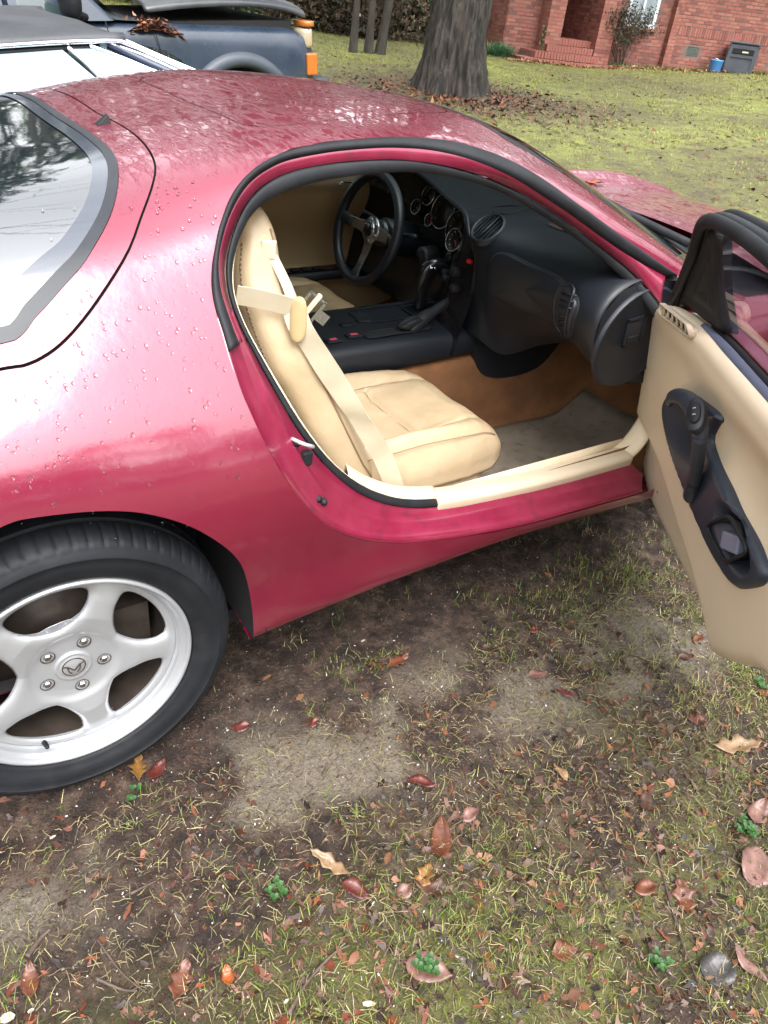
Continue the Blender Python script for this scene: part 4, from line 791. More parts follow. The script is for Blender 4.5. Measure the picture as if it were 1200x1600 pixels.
# shifter: leather hoop boot and chromed selector
sp_ = spl([(1.375, .045, .575), (1.37, .045, .63), (1.375, .043, .68), (1.395, .04, .712), (1.425, .03, .715), (1.455, .02, .69), (1.47, .01, .655)], 30)
sub(MB().tube([tuple(p) for p in sp_], np.interp(np.arange(30), [0, 10, 20, 29], [.017, .016, .018, .014]), 12, flat=1.5).out('shift_lever', BLKGLOSS, cs), 1)
kn = MB(); 
for k in range(7): kn.tube(spl([(1.378+.008*k, .02+.004*(k % 2), .712), (1.385+.008*k, .045, .728-.001*k), (1.378+.008*k, .068, .710)], 8), .003, 5)
kn.out('lever_chrome_ribs', CHROME, cs)
sel = MB().box((-.030, -.028, -.028), (.030, .028, .028), Matrix.Translation((1.495, -.045, .700)) @ Matrix.Rotation(R(25), 4, 'Y')).out('selector_block', BLKGLOSS, cs, False); bev(sel, .010, 3)
MB().tube([(1.468, -.05, .735), (1.47, -.045, .705), (1.478, -.04, .68)], .004, 6).tube([(1.475, -.072, .682), (1.50, -.074, .69), (1.52, -.075, .70)], .004, 6).out('selector_trim', CHROME, cs)
# ---------------------------------------------------------------- steering wheel
swh = link(bpy.data.objects.new('steering_wheel', None), car)
sc_ = Vector((1.335, .350, .752)); tl = R(14); sn = Vector((-math.cos(tl), 0, math.sin(tl))); su = Vector((math.sin(tl), 0, math.cos(tl))); sr = Vector((0, 1, 0))
def swp(a, b, h=0): return sc_+sr*a+su*b+sn*h
Rw = .176
MB().tube([swp(Rw*math.cos(q_), Rw*math.sin(q_)) for q_ in np.linspace(0, 2*math.pi, 72, endpoint=False)], [.0165+.0012*(math.cos(q_*2)**2) for q_ in np.linspace(0, 2*math.pi, 72, endpoint=False)], 16, closed=True).out('wheel_rim', BLKPL, swh)
brush = mat('brushed_aluminium', (.50, .51, .52), .3, metal=1, c2=(.42, .43, .44), ns=60)
for a0 in (R(0), R(180), R(270)):
    d = Vector((math.cos(a0), math.sin(a0))); pd = Vector((-d.y, d.x)); o2 = MB(); rg = []
    for t_, w1, h in ((.030, .026, -.020), (.055, .021, -.022), (.085, .0175, -.020), (.115, .016, -.014), (.122, .016, -.012)):
        rg.append([swp(d.x*t_+pd.x*w1, d.y*t_+pd.y*w1, h+.002), swp(d.x*t_-pd.x*w1, d.y*t_-pd.y*w1, h+.002), swp(d.x*t_-pd.x*w1, d.y*t_-pd.y*w1, h-.002), swp(d.x*t_+pd.x*w1, d.y*t_+pd.y*w1, h-.002)])
    bev(o2.loft(rg, cap=True).out('spoke', brush, swh, False), .001, 2)
    rg = [[swp(d.x*t_+pd.x*w1*math.cos(q_), d.y*t_+pd.y*w1*math.cos(q_), h+hh*math.sin(q_)) for q_ in np.linspace(0, 2*math.pi, 14, endpoint=False)] for t_, w1, hh, h in ((.116, .017, .006, -.013), (.14, .018, .009, -.008), (.160, .025, .013, -.002), (.172, .036, .010, 0))]
    MB().loft(rg, cap=True).out('spoke_cover', BLKPL, swh)
MB().loft([[swp(r_*math.cos(q_), r_*math.sin(q_), h) for q_ in np.linspace(0, 2*math.pi, 40, endpoint=False)] for r_, h in ((.046, -.10), (.042, -.05), (.036, -.03), (.046, -.022), (.046, -.016), (.030, -.014), (.026, -.010), (.0255, -.008), (.001, -.007))]).out('wheel_hub', brush, swh)
MB().loft([[swp(r_*math.cos(q_), r_*math.sin(q_), h) for q_ in np.linspace(0, 2*math.pi, 32, endpoint=False)] for r_, h in ((.024, -.010), (.023, -.003), (.018, -.001), (.001, 0))]).out('horn_button', BLKGLOSS, swh)
for k in range(6):
    q_ = k*math.pi/3+.3; MB().lathe([(0, 0), (.003, 0), (.0035, .003), (.0035, .006)], 8, axis='x', c=tuple(swp(.036*math.cos(q_), .036*math.sin(q_), -.012))).out('hub_screw', STEEL, swh)
cl = MB(); cl.loft([[(x_, .35+rw*math.cos(q_), z_+rw*.9*math.sin(q_)) for q_ in np.linspace(0, 2*math.pi, 24, endpoint=False)] for x_, z_, rw in ((1.40, .735, .050), (1.42, .73, .062), (1.47, .715, .068), (1.60, .69, .07))], cap=True).out('steering_column', BLKPL, swh)
for sg in (-1, 1): MB().tube(spl([(1.45, .35+sg*.05, .74), (1.44, .35+sg*.11, .755), (1.425, .35+sg*.165, .765)], 10), [.007]*6+[.009]*4, 8).out('stalk', BLKPL, swh)
MB().lathe([(0, -.03), (.028, -.03), (.034, -.022), (.036, .03)], 28, axis='x', c=(1.475, .175, .70)).out('ignition_ring', BLKPL, dash)
MB().lathe([(0, -.032), (.012, -.032), (.014, -.028)], 20, axis='x', c=(1.475, .175, .70)).out('ignition_lock', RUBBER, dash)
bev(MB().box((1.36, .36, .985), (1.375, .43, .999)).out('visor_clip', CREAM, car, False), .003)
# pedals area filler
MB().tube([(1.95, .38, .55), (1.90, .38, .36)], .008, 6).box((1.885, .34, .30), (1.90, .42, .37)).out('pedal', RUBBER, car)
# ---------------------------------------------------------------- seat belt
def ribbon(name, P, W, m, parent, th_=.0022, n=60, wid=.024, wav=0):
    P = spl(P, n); W = spl(W, n); rg = []
    for k in range(n):
        w1 = Vector(W[k]).normalized(); t_ = Vector(P[min(k+1, n-1)]-P[max(k-1, 0)]).normalized(); nn = t_.cross(w1).normalized(); p = Vector(P[k])+nn*wav*math.sin(k*.5)
        rg.append([p+w1*wid+nn*th_*.5, p+nn*(th_*.5+wav*.5), p-w1*wid+nn*th_*.5, p-w1*wid-nn*th_*.5, p-nn*th_*.5, p+w1*wid-nn*th_*.5])
    o = MB().loft(rg, cap=True).out(name, m, parent); return mod(o, 'EDGE_SPLIT', split_angle=R(40))
belt = link(bpy.data.objects.new('seat_belt', None), car)
ribbon('belt_webbing', [(.425, -.600, .925), (.47, -.605, .915), (.515, -.612, .902), (.545, -.615, .892)], [(0, -.3, 1)]*4, WEB, belt, n=24, wid=.021)
ribbon('belt_webbing', [(.541, -.612, .897), (.553, -.625, .854), (.590, -.634, .797), (.628, -.640, .739), (.707, -.650, .620), (.769, -.660, .524), (.817, -.682, .408)], [(.5, -.3, .4), (.7, -.45, .2), (.8, -.3, .45), (.75, -.6, .1), (.9, -.35, .35), (.75, -.6, .1), (.8, -.5, 0)], WEB, belt, wid=.0245, wav=.0012)
ribbon('guide_strap', [(.515, -.515, 1.000), (.530, -.535, .975), (.540, -.575, .935), (.545, -.60, .905)], [(.6, -.6, .1)]*4, CREAM, belt, wid=.011, th_=.004, n=16)
bev(MB().box((-.015, -.008, -.018), (.015, .008, .018), Matrix.Translation((.525, -.532, .985)) @ Matrix.Rotation(R(-40), 4, 'Z')).out('strap_buckle', CREAM, belt, False), .004)
lp = MB(); lp.loft([[Vector((.548, -.622, .872))+Vector((.75, -.66, 0))*math.cos(q_)*w1+Vector((.66, .75, 0))*math.sin(q_)*.010+Vector((0, 0, h)) for q_ in np.linspace(0, 2*math.pi, 20, endpoint=False)] for w1, h in ((.006, .045), (.014, .040), (.018, .02), (.019, -.02), (.016, -.04), (.008, -.050))], cap=True)
sub(lp.out('belt_guide_loop', mat('yellowed_plastic', (.42, .32, .17), .4), belt), 1)
TM = Matrix.Translation((.580, -.625, .886)) @ Matrix.Rotation(R(-30), 4, 'Z') @ Matrix.Rotation(R(35), 4, 'Y')
tg = MB()
for lo, hi in (((-.030, -.002, -.030), (-.024, .002, .030)), ((.006, -.002, -.030), (.012, .002, .030)), ((-.030, -.002, .026), (.012, .002, .032)), ((-.030, -.002, -.032), (.012, .002, -.026))): tg.box(lo, hi, TM)
tg.box((.012, -.0015, -.012), (.034, .0015, .012), TM); tg.out('belt_tongue', STEEL, belt, False)
bev(MB().box((-.014, -.005, -.036), (-.004, .005, .036), TM).out('tongue_cover', CREAM, belt, False), .002)
sub(MB().loft([[(.805+a*math.cos(q_), -.675+.014*math.sin(q_), .392+h+.008*math.cos(q_)) for q_ in np.linspace(0, 2*math.pi, 16, endpoint=False)] for a, h in ((.020, .020), (.032, .008), (.036, -.006), (.030, -.02))], cap=True).out('belt_anchor', TRIM, belt), 1)
# loose floor mat, a thing of its own
fm = []
for u in np.linspace(0, 1, 26):
    row = []
    for v_ in np.linspace(0, 1, 22):
        x = 1.24+.74*u; y = -.225-.465*v_; z = .2145+max(0, x-1.80)**2*2.6+.006*math.sin(9*u+4*v_)*math.sin(7*v_)+(.010*max(0, .5-abs(u-.5)) )
        if u > .85: y = y*(1-.0)+.02*math.sin(v_*12)
        row.append((x, y, z))
    fm.append(row)
mm = MB().loft(fm, closed=False).out('floor_mat', MATM); sol(mm, .008, 1)
tag(mm, 'dirty grey carpet mat lying in the passenger footwell of the red coupe', 'floor mat')
# ---------------------------------------------------------------- the open passenger door
door = link(bpy.data.objects.new('door', None), car)
DO = np.array([1.68, -.79, 0.]); DD = np.array([-math.cos(R(54)), -math.sin(R(54)), 0]); DN = np.array([-math.sin(R(54)), math.cos(R(54)), 0])
def lean(z): return .22*(z-.3) if z < .87 else .125+.5*(z-.87)
def dp(s, z, n=0): return DO+DD*s+DN*(n+lean(z))+np.array([0, 0, z])
def plate(name, poly, m, parent, h=lambda s, z, d: 0, step=.008, n0=0, th=0, off=-1, fn=dp, kind=None, round_=0, rr=.01, hole=None):
    P = np.array(poly, float); lo = P.min(0)-step; hi = P.max(0)+step
    xs = np.arange(lo[0], hi[0]+step, step); zs = np.arange(lo[1], hi[1]+step, step)
    X, Z = np.meshgrid(xs, zs, indexing='ij'); a, b = X.shape; Q = np.stack([X.ravel(), Z.ravel()], 1)
    i = np.arange(a*b).reshape(a, b); F = np.stack([i[:-1, :-1].ravel(), i[1:, :-1].ravel(), i[1:, 1:].ravel(), i[:-1, 1:].ravel()], 1)
    d, near = dist_poly(Q[F].mean(1), P); F2 = F[d < 0]; rem = F[d >= 0]
    bd = np.intersect1d(np.unique(F2), np.unique(rem)); _, nr_ = dist_poly(Q[bd], P); Q[bd] = nr_
    if hole is not None:
        d, _ = dist_poly(Q[F2].mean(1), hole); rem = F2[d < 0]; F2 = F2[d >= 0]
        bd = np.intersect1d(np.unique(F2), np.unique(rem)); _, nr_ = dist_poly(Q[bd], hole); Q[bd] = nr_
    used = np.unique(F2); idx = -np.ones(len(Q), int); idx[used] = np.arange(len(used)); Q = Q[used]; F2 = idx[F2]
    d, _ = dist_poly(Q, P); d = -d
    V = [fn(q[0], q[1], n0+h(q[0], q[1], dd)-(round_*math.exp(-(max(dd, 0)/rr)**1.2*1.2) if round_ else 0)) for q, dd in zip(Q, d)]
    def sa(i, j, k): return (Q[j, 0]-Q[i, 0])*(Q[k, 1]-Q[i, 1])-(Q[j, 1]-Q[i, 1])*(Q[k, 0]-Q[i, 0])
    a, b, c, e = F2.T; q1 = np.minimum(sa(a, b, c), sa(a, c, e)); q2 = np.minimum(sa(a, b, e), sa(b, c, e)); lim = step*step*.25
    good = (q1 > lim) & (q2 > lim); a, b, c, e = F2[~good].T; u1 = (q1 >= q2)[~good]
    T = np.where(u1[:, None, None], np.stack([np.stack([a, b, c], 1), np.stack([a, c, e], 1)], 1), np.stack([np.stack([a, b, e], 1), np.stack([b, c, e], 1)], 1)).reshape(-1, 3)
    T = T[sa(T[:, 0], T[:, 1], T[:, 2]) > step*step*.004]
    FF = [tuple(map(int, q)) for q in F2[good]]+[tuple(map(int, q)) for q in T]
    if th:
        ec = {}
        for f_ in FF:
            for k in range(len(f_)):
                e_ = (f_[k], f_[(k+1) % len(f_)]); ec[e_] = 1
        bd_ = [e_ for e_ in ec if (e_[1], e_[0]) not in ec]; mp_ = {}
        for e_ in bd_:
            for v_ in e_:
                if v_ not in mp_: mp_[v_] = len(V); V.append(np.array(V[v_])-(DN if fn is dp else np.array(fn.nv))*th)
        FF += [(e_[1], e_[0], mp_[e_[0]], mp_[e_[1]]) for e_ in bd_]
    o = mk(name, V, FF, m, parent, True, kind)
    me = o.data; s_ = sum(p.normal.dot(Vector(DN)) for p in me.polygons)
    if s_ < 0 and fn is dp: me.flip_normals()
    if th: mod(o, 'EDGE_SPLIT', split_angle=R(55))
    return o
tr_o = [(.031,.830),(.144,.872),(.335,.900),(.58,.908),(.85,.912),(1.05,.905),(1.14,.87),(1.185,.79),(1.20,.70),(1.17,.60),(1.09,.52),(.99,.465),(.916,.430),(.835,.362),(.738,.288),(.675,.250),(.628,.254),(.60,.268),(.431,.252),(.187,.243),(.02,.241),(-.05,.258),(-.10,.30),(-.112,.35),(-.10,.42),(-.118,.44),(-.125,.455),(-.105,.50),(-.085,.58),(-.070,.66),(-.050,.74),(-.025,.785)]
tr_s = spl(tr_o, 150, closed=True)
ridge = [(-.12,.452),(-.06,.452),(.05,.450),(.15,.440),(.27,.412),(.38,.380),(.50,.352),(.60,.318),(.66,.285),(.70,.262),(.8,.30),(1.0,.2),(1.3,.2)]
def smooth(a, b, t): t = min(1, max(0, (t-a)/(b-a))); return t*t*(3-2*t)
def trim_h(s, z, d):
    zr = np.interp(s, [p[0] for p in ridge[:10]], [p[1] for p in ridge[:10]]) if s < .70 else .10
    up = smooth(-.022, .030, z-zr)
    h = .030*up
    h += .018*math.exp(-((z-.86)/.06)**2)                      # rolled top
    # scooped panel behind the grab handle
    h -= .020*math.exp(-(((s-.78)/.22)**2+((z-.745)/.085)**2)**1.5)
    return h
arm_o = [(.196,.641),(.22,.679),(.30,.724),(.405,.762),(.478,.780),(.560,.795),(.590,.790),(.563,.765),(.545,.722),(.60,.695),(.68,.680),(.743,.669),(.846,.665),(.896,.653),(.905,.635),(.89,.608),(.821,.545),(.779,.520),(.70,.508),(.595,.508),(.447,.526),(.303,.556),(.212,.600)]
arm_s = spl(arm_o, 110, closed=True)
trim = plate('door_trim', tr_s, TRIM, door, trim_h, .0085, th=.022, round_=.020, rr=.012, hole=shrink(arm_s, .004))
trim2 = plate('door_trim_back', shrink(tr_s, .010), TRIM, door, step=.02, n0=-.022, th=.02, hole=shrink(arm_s, .004))
sk = shrink(tr_s, -.012)
plate('door_shell', shrink(sk, .014), JAMB, door, step=.02, n0=-.045, th=.05)
plate('door_skin', [(s_-.01, z_-.01) for s_, z_ in sk], PAINT, door, lambda s, z, d: -.035*math.exp(-((z-.58)/.2)**2), .02, n0=-.105, th=.010, round_=-.02, rr=.03)
# pinhole screw in the lower flange
MB().loft([[dp(.109+.004*s_*math.cos(q_), .325+.004*s_*math.sin(q_), .003) for q_ in np.linspace(0, 6.28, 12, endpoint=False)] for s_ in (1, .1)]).out('screw', STEEL, trim)
# black pull panel
arm_o = [(.196,.641),(.22,.679),(.30,.724),(.405,.762),(.478,.780),(.560,.795),(.590,.790),(.563,.765),(.545,.722),(.60,.695),(.68,.680),(.743,.669),(.846,.665),(.896,.653),(.905,.635),(.89,.608),(.821,.545),(.779,.520),(.70,.508),(.595,.508),(.447,.526),(.303,.556),(.212,.600)]
def arm_h(s, z, d):
    cup = math.exp(-(((s-.36)/.12)**2+((z-.668)/.055)**2)**1.3); c2 = math.exp(-(((s-.755)/.085)**2+((z-.615)/.043)**2)**3)
    return .036+.010*min(1, d/.01)-.030*cup-.040*c2
pp_ = spl(arm_o, 110, closed=True)
pull = plate('pull_panel', pp_, PULLM, trim, arm_h, .0055, th=.012, round_=.006, rr=.006)
hd = [((.27,.672),.045),((.33,.716),.058),((.42,.758),.068),((.51,.783),.074),((.575,.785),.078),((.600,.762),.078),((.592,.715),.073),((.570,.655),.066),((.535,.595),.056),((.50,.552),.044)]
hp = spl([tuple(dp(*a, n)) for a, n in hd], 50)
hr_ = np.interp(np.arange(50), [0, 6, 14, 22, 26, 31, 38, 45, 49], [.010, .016, .018, .022, .023, .0165, .0155, .019, .022])
sub(MB().tube([tuple(p) for p in hp], hr_, 16, flat=.85, up=DN).out('grab_handle', PULLM, pull), 1)
ribm = mat('ribbed_black_grip', (.020, .025, .036), .5, bump=1, bs=900, bdist=.002)
MB().tube([tuple(p) for p in hp[30:43]], hr_[30:43]*1.04, 18, flat=.86, up=DN).out('grip_sleeve', ribm, pull)
# lock rocker on the handle
sn_ = DN*.62+DD*.35+np.array([0, 0, .62]); sn_ /= np.linalg.norm(sn_); ta_ = hp[33]-hp[24]; ta_ -= sn_*(ta_@sn_); ta_ /= np.linalg.norm(ta_); tb_ = np.cross(sn_, ta_)
rc = hp[27]+sn_*.0215
def ov(a, b, h): return rc-ta_*a+tb_*b+sn_*h
for nm, k_, h0, m_ in (('rocker_bezel', 1.0, -.002, BLKPL), ('rocker_switch', .62, .004, RUBBER)):
    pts_ = [(.032*k_*math.copysign(abs(math.sin(q_))**.7, math.sin(q_))*1.25, .0185*k_*math.cos(q_)) for q_ in np.linspace(0, 2*math.pi, 32, endpoint=False)]
    MB().loft([[ov(a*s_, b*s_, h) for a, b in pts_] for s_, h in ((1.05, h0-.014), (1, h0), (.93, h0+.002), (.02, h0+.002))]).out(nm, m_, pull)
mb = MB(); mb.tube([ov(.008, -.003, .0065), ov(.008, .003, .0065)], .0008, 4).tube([ov(-.008+.002*math.sin(q_), .003*math.cos(q_), .0065) for q_ in np.linspace(0, math.pi, 8)], .0007, 4).out('rocker_symbol', mark, pull)
# latch recess with its lever
rcn = [np.array(c_) for c_ in ((.632, .562), (.742, .662), (.850, .652), (.756, .556))]; rec = []
for k_ in range(4):
    c0, c1, c2 = rcn[k_-1], rcn[k_], rcn[(k_+1) % 4]
    for t_ in np.linspace(0, 1, 7): rec.append((1-t_)**2*(c1+(c0-c1)*.22)+2*t_*(1-t_)*c1+t_*t_*(c1+(c2-c1)*.22))
rs = np.array(rec)
MB().tube([tuple(dp(p[0], p[1], .050)) for p in rs], .0042, 8, closed=True).out('latch_frame', RUBBER, pull)
rcx = rs.mean(0)
MB().loft([[dp(*(rcx+(p-rcx)*s_), h) for p in rs] for s_, h in ((1.0, .048), (.95, .030), (.90, .012), (.02, .012))]).out('latch_well', BLKGLOSS, pull)
def lvp(a, b, h): return dp(.748, .606, .03)+DD*a+np.array([0, 0, b])+DN*h
LM = Matrix((( *DD, 0), (0, 0, 1, 0), (*DN, 0), (0, 0, 0, 1))).transposed(); LM.translation = Vector(dp(.750, .603, .030))
bev(MB().box((-.042, -.020, -.006), (.034, .018, .014), LM @ Matrix.Rotation(R(25), 4, 'Z')).out('latch_lever', mat('lever_plastic', (.16, .19, .25), .25), pull, False), .005)
LM2 = LM.copy(); LM2.translation = Vector(dp(.715, .632, .030))
MB().tube([LM2 @ Vector((-.02, .0, .0)), LM2 @ Vector((0, .006, .006)), LM2 @ Vector((.05, .012, .0))], .005, 6).out('latch_rod', STEEL, pull)
# demister slot on the top of the trim
v0, v1 = np.array([.150, .862]), np.array([.385, .895]); vd = (v1-v0)/np.linalg.norm(v1-v0); vq = np.array([-vd[1], vd[0]]); L_ = np.linalg.norm(v1-v0)
def vpt(a, b, n): p = v0+vd*a+vq*b; return dp(p[0], p[1], n)
def caps(w_, n=28):
    o = []
    for k in range(n):
        q_ = 2*math.pi*k/n; c = math.cos(q_); o.append(((L_ if c > 0 else 0)+w_*c, w_*math.sin(q_)))
    return o
vt_ = MB().loft([[vpt(a, b, n) for a, b in caps(w_)] for w_, n in ((.0165, .040), (.0160, .0535), (.0120, .0550), (.0108, .050), (.0108, .030))]).out('demister_vent', CREAM, trim)
MB().loft([[vpt(a, b, .0435) for a, b in caps(w_)] for w_ in (.0112, .0005)]).out('vent_back', DARK, vt_)
for k in range(6):
    a = L_*(k+.5)/6; MB().tube([vpt(a-.004, -.011, .049), vpt(a+.004, .011, .049)], .0030, 5).out('vent_vane', CREAM, vt_)
# window frame, sail panel, glass, weatherstrip
fo = [(.070,.862),(.215,.962),(.345,1.052),(.415,1.108),(.470,1.136),(.56,1.152),(.73,1.160),(.90,1.148),(1.04,1.105),(1.14,1.03),(1.19,.95),(1.20,.90)]
F1 = spl([tuple(dp(*p, -.000)) for p in fo], 80); F2_ = spl([tuple(dp(p[0]+.0, p[1]+.012, -.040)) for p in fo], 80)
wf = MB().tube([tuple(p) for p in F1], .0135, 14, flat=.9, up=DN).out('window_frame', RUBBER, door)
MB().tube([tuple(p) for p in F2_], .0125, 14, flat=.9, up=DN).out('frame_outer_lip', RUBBER, wf)
F3 = spl([tuple(dp(p[0]+.0, p[1]+.004, -.020)) for p in fo], 80); MB().tube([tuple(p) for p in F3], .014, 10, up=DN).out('frame_channel', BLKPL, wf)
sail = [(.06,.860),(.215,.958),(.345,1.048),(.415,1.104),(.470,1.125),(.478,1.10),(.452,1.05),(.443,1.0),(.446,.955),(.440,.918),(.33,.900),(.17,.880)]
plate('sail_panel', spl(sail, 70, closed=True), RUBBER, wf, lambda s, z, d: .004*math.sin(d*160), .009, n0=-.006, th=.03, round_=.008)
DGLASS = glassmat('door_glass', (.50, .42, .47), ior=2.1)
gl_o2 = [(.440,.90),(.446,.955),(.443,1.0),(.452,1.05),(.478,1.10),(.52,1.125),(.6,1.137),(.73,1.143),(.90,1.132),(1.03,1.09),(1.12,1.02),(1.17,.94),(1.175,.90)]
plate('door_window', gl_o2, DGLASS, door, step=.02, n0=-.018)
STRIPM = mat('blue_grey_weatherstrip', (.09, .11, .16), .5)
bs_ = [dp(.36+.8*t_, np.interp(t_, [0, .2, 1], [.898, .908, .915]), .006) for t_ in np.linspace(0, 1, 30)]
MB().tube([tuple(p) for p in bs_], .011, 10, flat=1.0).out('belt_weatherstrip', STRIPM, door)
MB().tube([tuple(p-DN*.020+np.array([0, 0, .004])) for p in bs_], .008, 8).out('belt_seal', RUBBER, door)
# check strap and hinges between body and door
for z_ in (.38, .74): bev(MB().box((-.04, -.02, -.03), (.05, .02, .03), Matrix.Translation((1.715, -.80, z_)) @ Matrix.Rotation(R(40), 4, 'Z')).out('door_hinge', JAMB, door, False), .006)
sheet('hinge_pillar', [[(1.66, -.835, .315), (1.668, -.845, .6), (1.662, -.80, .80), (1.66, -.745, .88)], [(1.72, -.80, .315), (1.74, -.80, .6), (1.735, -.77, .80), (1.70, -.725, .885)], [(1.70, -.725, .36), (1.71, -.725, .6), (1.70, -.728, .78), (1.60, -.728, .875)]], JAMB, car, 20, 14, th=.002)
# ---------------------------------------------------------------- rain drops on the paint
def raindrops():
    n = 15000; x = rng0.uniform(-.6, 1.72, n); v = rng0.uniform(-.80, -.02, n); P = body_pts(x, v); q = P[:, [0, 2]]
    d1, _ = dist_poly(q, np.array(aper_poly)); ok = (d1 > .01) & (P[:, 2] > .60)
    d2, _ = dist_poly(P[:, [0, 1]], np.array(glass_full)); ok &= (d2 > .02) | (rng0.uniform(0, 1, n) < .06)
    d3, _ = dist_poly(P[:, [0, 1]], np.array(ws_full)); ok &= d3 > .01
    d4, _ = dist_poly(P[:, [0, 1]], np.array(seam_full)); ok &= abs(d4) > .008
    ok &= rng0.uniform(0, 1, n) < np.clip((P[:, 2]-.60)/.25, .05, 1)*np.where(P[:, 2] > 1.12, .35, 1)*np.clip(.25+1.5*np.sin(x*31+v*57)**2*np.sin(x*13-v*71)**2, .2, 1)
    x, v, P = x[ok], v[ok], P[ok]; N = body_nrm(x, v); r_ = .0009+.0026*rng0.uniform(0, 1, len(x))**2.4
    V = []; F = []; k = 8
    for p, n_, r in zip(P, N, r_):
        a = np.cross(n_, [0, 0, 1]); a /= np.linalg.norm(a)+1e-9; b_ = np.cross(n_, a); st = 1+.5*rng0.uniform(); b0 = len(V)
        for rad, h in ((1, -.1), (.86, .28), (.5, .48)):
            for j in range(k): t_ = 2*math.pi*j/k; V.append(p+a*math.cos(t_)*rad*r+b_*math.sin(t_)*rad*r*st+n_*h*r)
        V.append(p+n_*.55*r)
        for i_ in range(2):
            for j in range(k): F.append((b0+i_*k+j, b0+i_*k+(j+1) % k, b0+(i_+1)*k+(j+1) % k, b0+(i_+1)*k+j))
        for j in range(k): F.append((b0+2*k+j, b0+2*k+(j+1) % k, b0+3*k))
    m = mat('rain_water', (1, .9, .92), .0, trans=1.0, ior=1.33)
    o = mk('raindrops', V, F, m, car, True, 'stuff'); return len(x)
rng0 = np.random.default_rng(5); raindrops()
# ---------------------------------------------------------------- terrain
_F0 = np.array([math.sin(_y), math.cos(_y)]); _R0 = np.array([math.cos(_y), -math.sin(_y)])
def gz(x, y):
    x = np.asarray(x, float); y = np.asarray(y, float)
    t = x*_F0[0]+y*_F0[1]-2.0; lat = (x+.165)*_R0[0]+(y+1.921)*_R0[1]
    z = .035*np.clip(.5*(t+np.sqrt(t*t+1))-.12, 0, 16)
    return z+.045*np.clip(lat-3.0, 0, 8)*np.clip((t-5)/9, 0, 1)
def vnoise(x, y, s, seed=0):
    """value noise, vectorised"""
    x = np.asarray(x)*s+seed*17.3; y = np.asarray(y)*s+seed*9.1; xi = np.floor(x).astype(int); yi = np.floor(y).astype(int); fx = x-xi; fy = y-yi
    def h(a, b): return np.modf(np.abs(np.sin(a*127.1+b*311.7+seed*74.7)*43758.5453))[0]
    fx = fx*fx*(3-2*fx); fy = fy*fy*(3-2*fy)
    return (h(xi, yi)*(1-fx)+h(xi+1, yi)*fx)*(1-fy)+(h(xi, yi+1)*(1-fx)+h(xi+1, yi+1)*fx)*fy
def fbm(x, y, s, seed=0, o=4): return sum(vnoise(x, y, s*2**k, seed+k)*.5**k for k in range(o))/sum(.5**k for k in range(o))
def sand(x, y):
    m = 1.0*np.exp(-((y+1.03+.06*(x-.7))/.13)**2)*(x < 2.6)*(x > -.3)
    m = m+.7*np.exp(-(((x-1.45)/.4)**2+((y+1.12)/.13)**2))+.5*np.exp(-(((x-.12)/.22)**2+((y+.98)/.08)**2))
    return np.clip(m*1.7*np.clip(fbm(x, y, 6, 3, 6)*4.6-1.85, 0, 1), 0, 1)
def relief(x, y):
    near = np.exp(-np.clip(np.hypot(x-.6, y+1.2)-1.5, 0, 99)/2.0)
    return (fbm(x, y, 6, 1)-.5)*.030*near+(fbm(x, y, 26, 5)-.5)*.022*near*(1-.5*sand(x, y))+(fbm(x, y, .5, 9)-.5)*.10*(1-near)*np.clip((np.hypot(x, y)-4)/4, 0, 1)
def gh(x, y): return gz(x, y)+relief(x, y)-.006
def lines(a, b, c, d, fine, mx):
    o = [a]; 
    while o[-1] < b:
        p = o[-1]; dist = max(0, c-p, p-d); o.append(p+min(mx, fine+dist*.10))
    return np.array(o)
gx = lines(-60, 110, -.7, 2.3, .018, 3); gy = lines(-45, 110, -2.1, -.5, .018, 3)
X, Y = np.meshgrid(gx, gy, indexing='ij'); Z = gh(X, Y)
# lawn cover as a real change of surface: 0 mud, 1 grass
def cover(x, y):
    d = x*_F0[0]+y*_F0[1]
    g = np.clip((d-2.6)/1.5, 0, 1)
    lat = (x+.165)*_R0[0]+(y+1.921)*_R0[1]
    near = np.clip((-1.16-y)*2.2+np.clip((x-.9)*.5, 0, .5), 0, .8)*np.clip(fbm(x, y, 5, 21, 6)*3.4-1.25, 0, .65)
    g = np.maximum(g*np.clip(.35+1.5*(fbm(x, y, .55, 31)-.25), .2, 1), near)
    # leaf mould round the foot of the big tree and along the house
    ring = np.exp(-(np.hypot(x-7.9, y-7.9)/1.7)**2); return g*(1-.9*ring)
i = np.arange(X.size).reshape(X.shape)
F = np.stack([i[:-1, :-1].ravel(), i[1:, :-1].ravel(), i[1:, 1:].ravel(), i[:-1, 1:].ravel()], 1)
GM = bpy.data.materials.new('wet_ground'); GM.use_nodes = True; t = GM.node_tree; b = t.nodes['Principled BSDF']
at = t.nodes.new('ShaderNodeAttribute'); at.attribute_name = 'cover'; sep = t.nodes.new('ShaderNodeSeparateColor'); t.links.new(at.outputs['Color'], sep.inputs[0])
tc = t.nodes.new('ShaderNodeTexCoord')
def gn(s, d=8, r_=.6):
    n = t.nodes.new('ShaderNodeTexNoise'); n.inputs['Scale'].default_value = s; n.inputs['Detail'].default_value = d; n.inputs['Roughness'].default_value = r_; t.links.new(tc.outputs['Object'], n.inputs['Vector']); return n.outputs[0]
def ramp(src, stops):
    n = t.nodes.new('ShaderNodeValToRGB'); e = n.color_ramp.elements
    while len(e) > 2: e.remove(e[-1])
    for k, (p, c) in enumerate(stops):
        el = e[k] if k < 2 else e.new(p); el.position = p; el.color = (*c, 1)
    t.links.new(src, n.inputs[0]); return n.outputs[0]
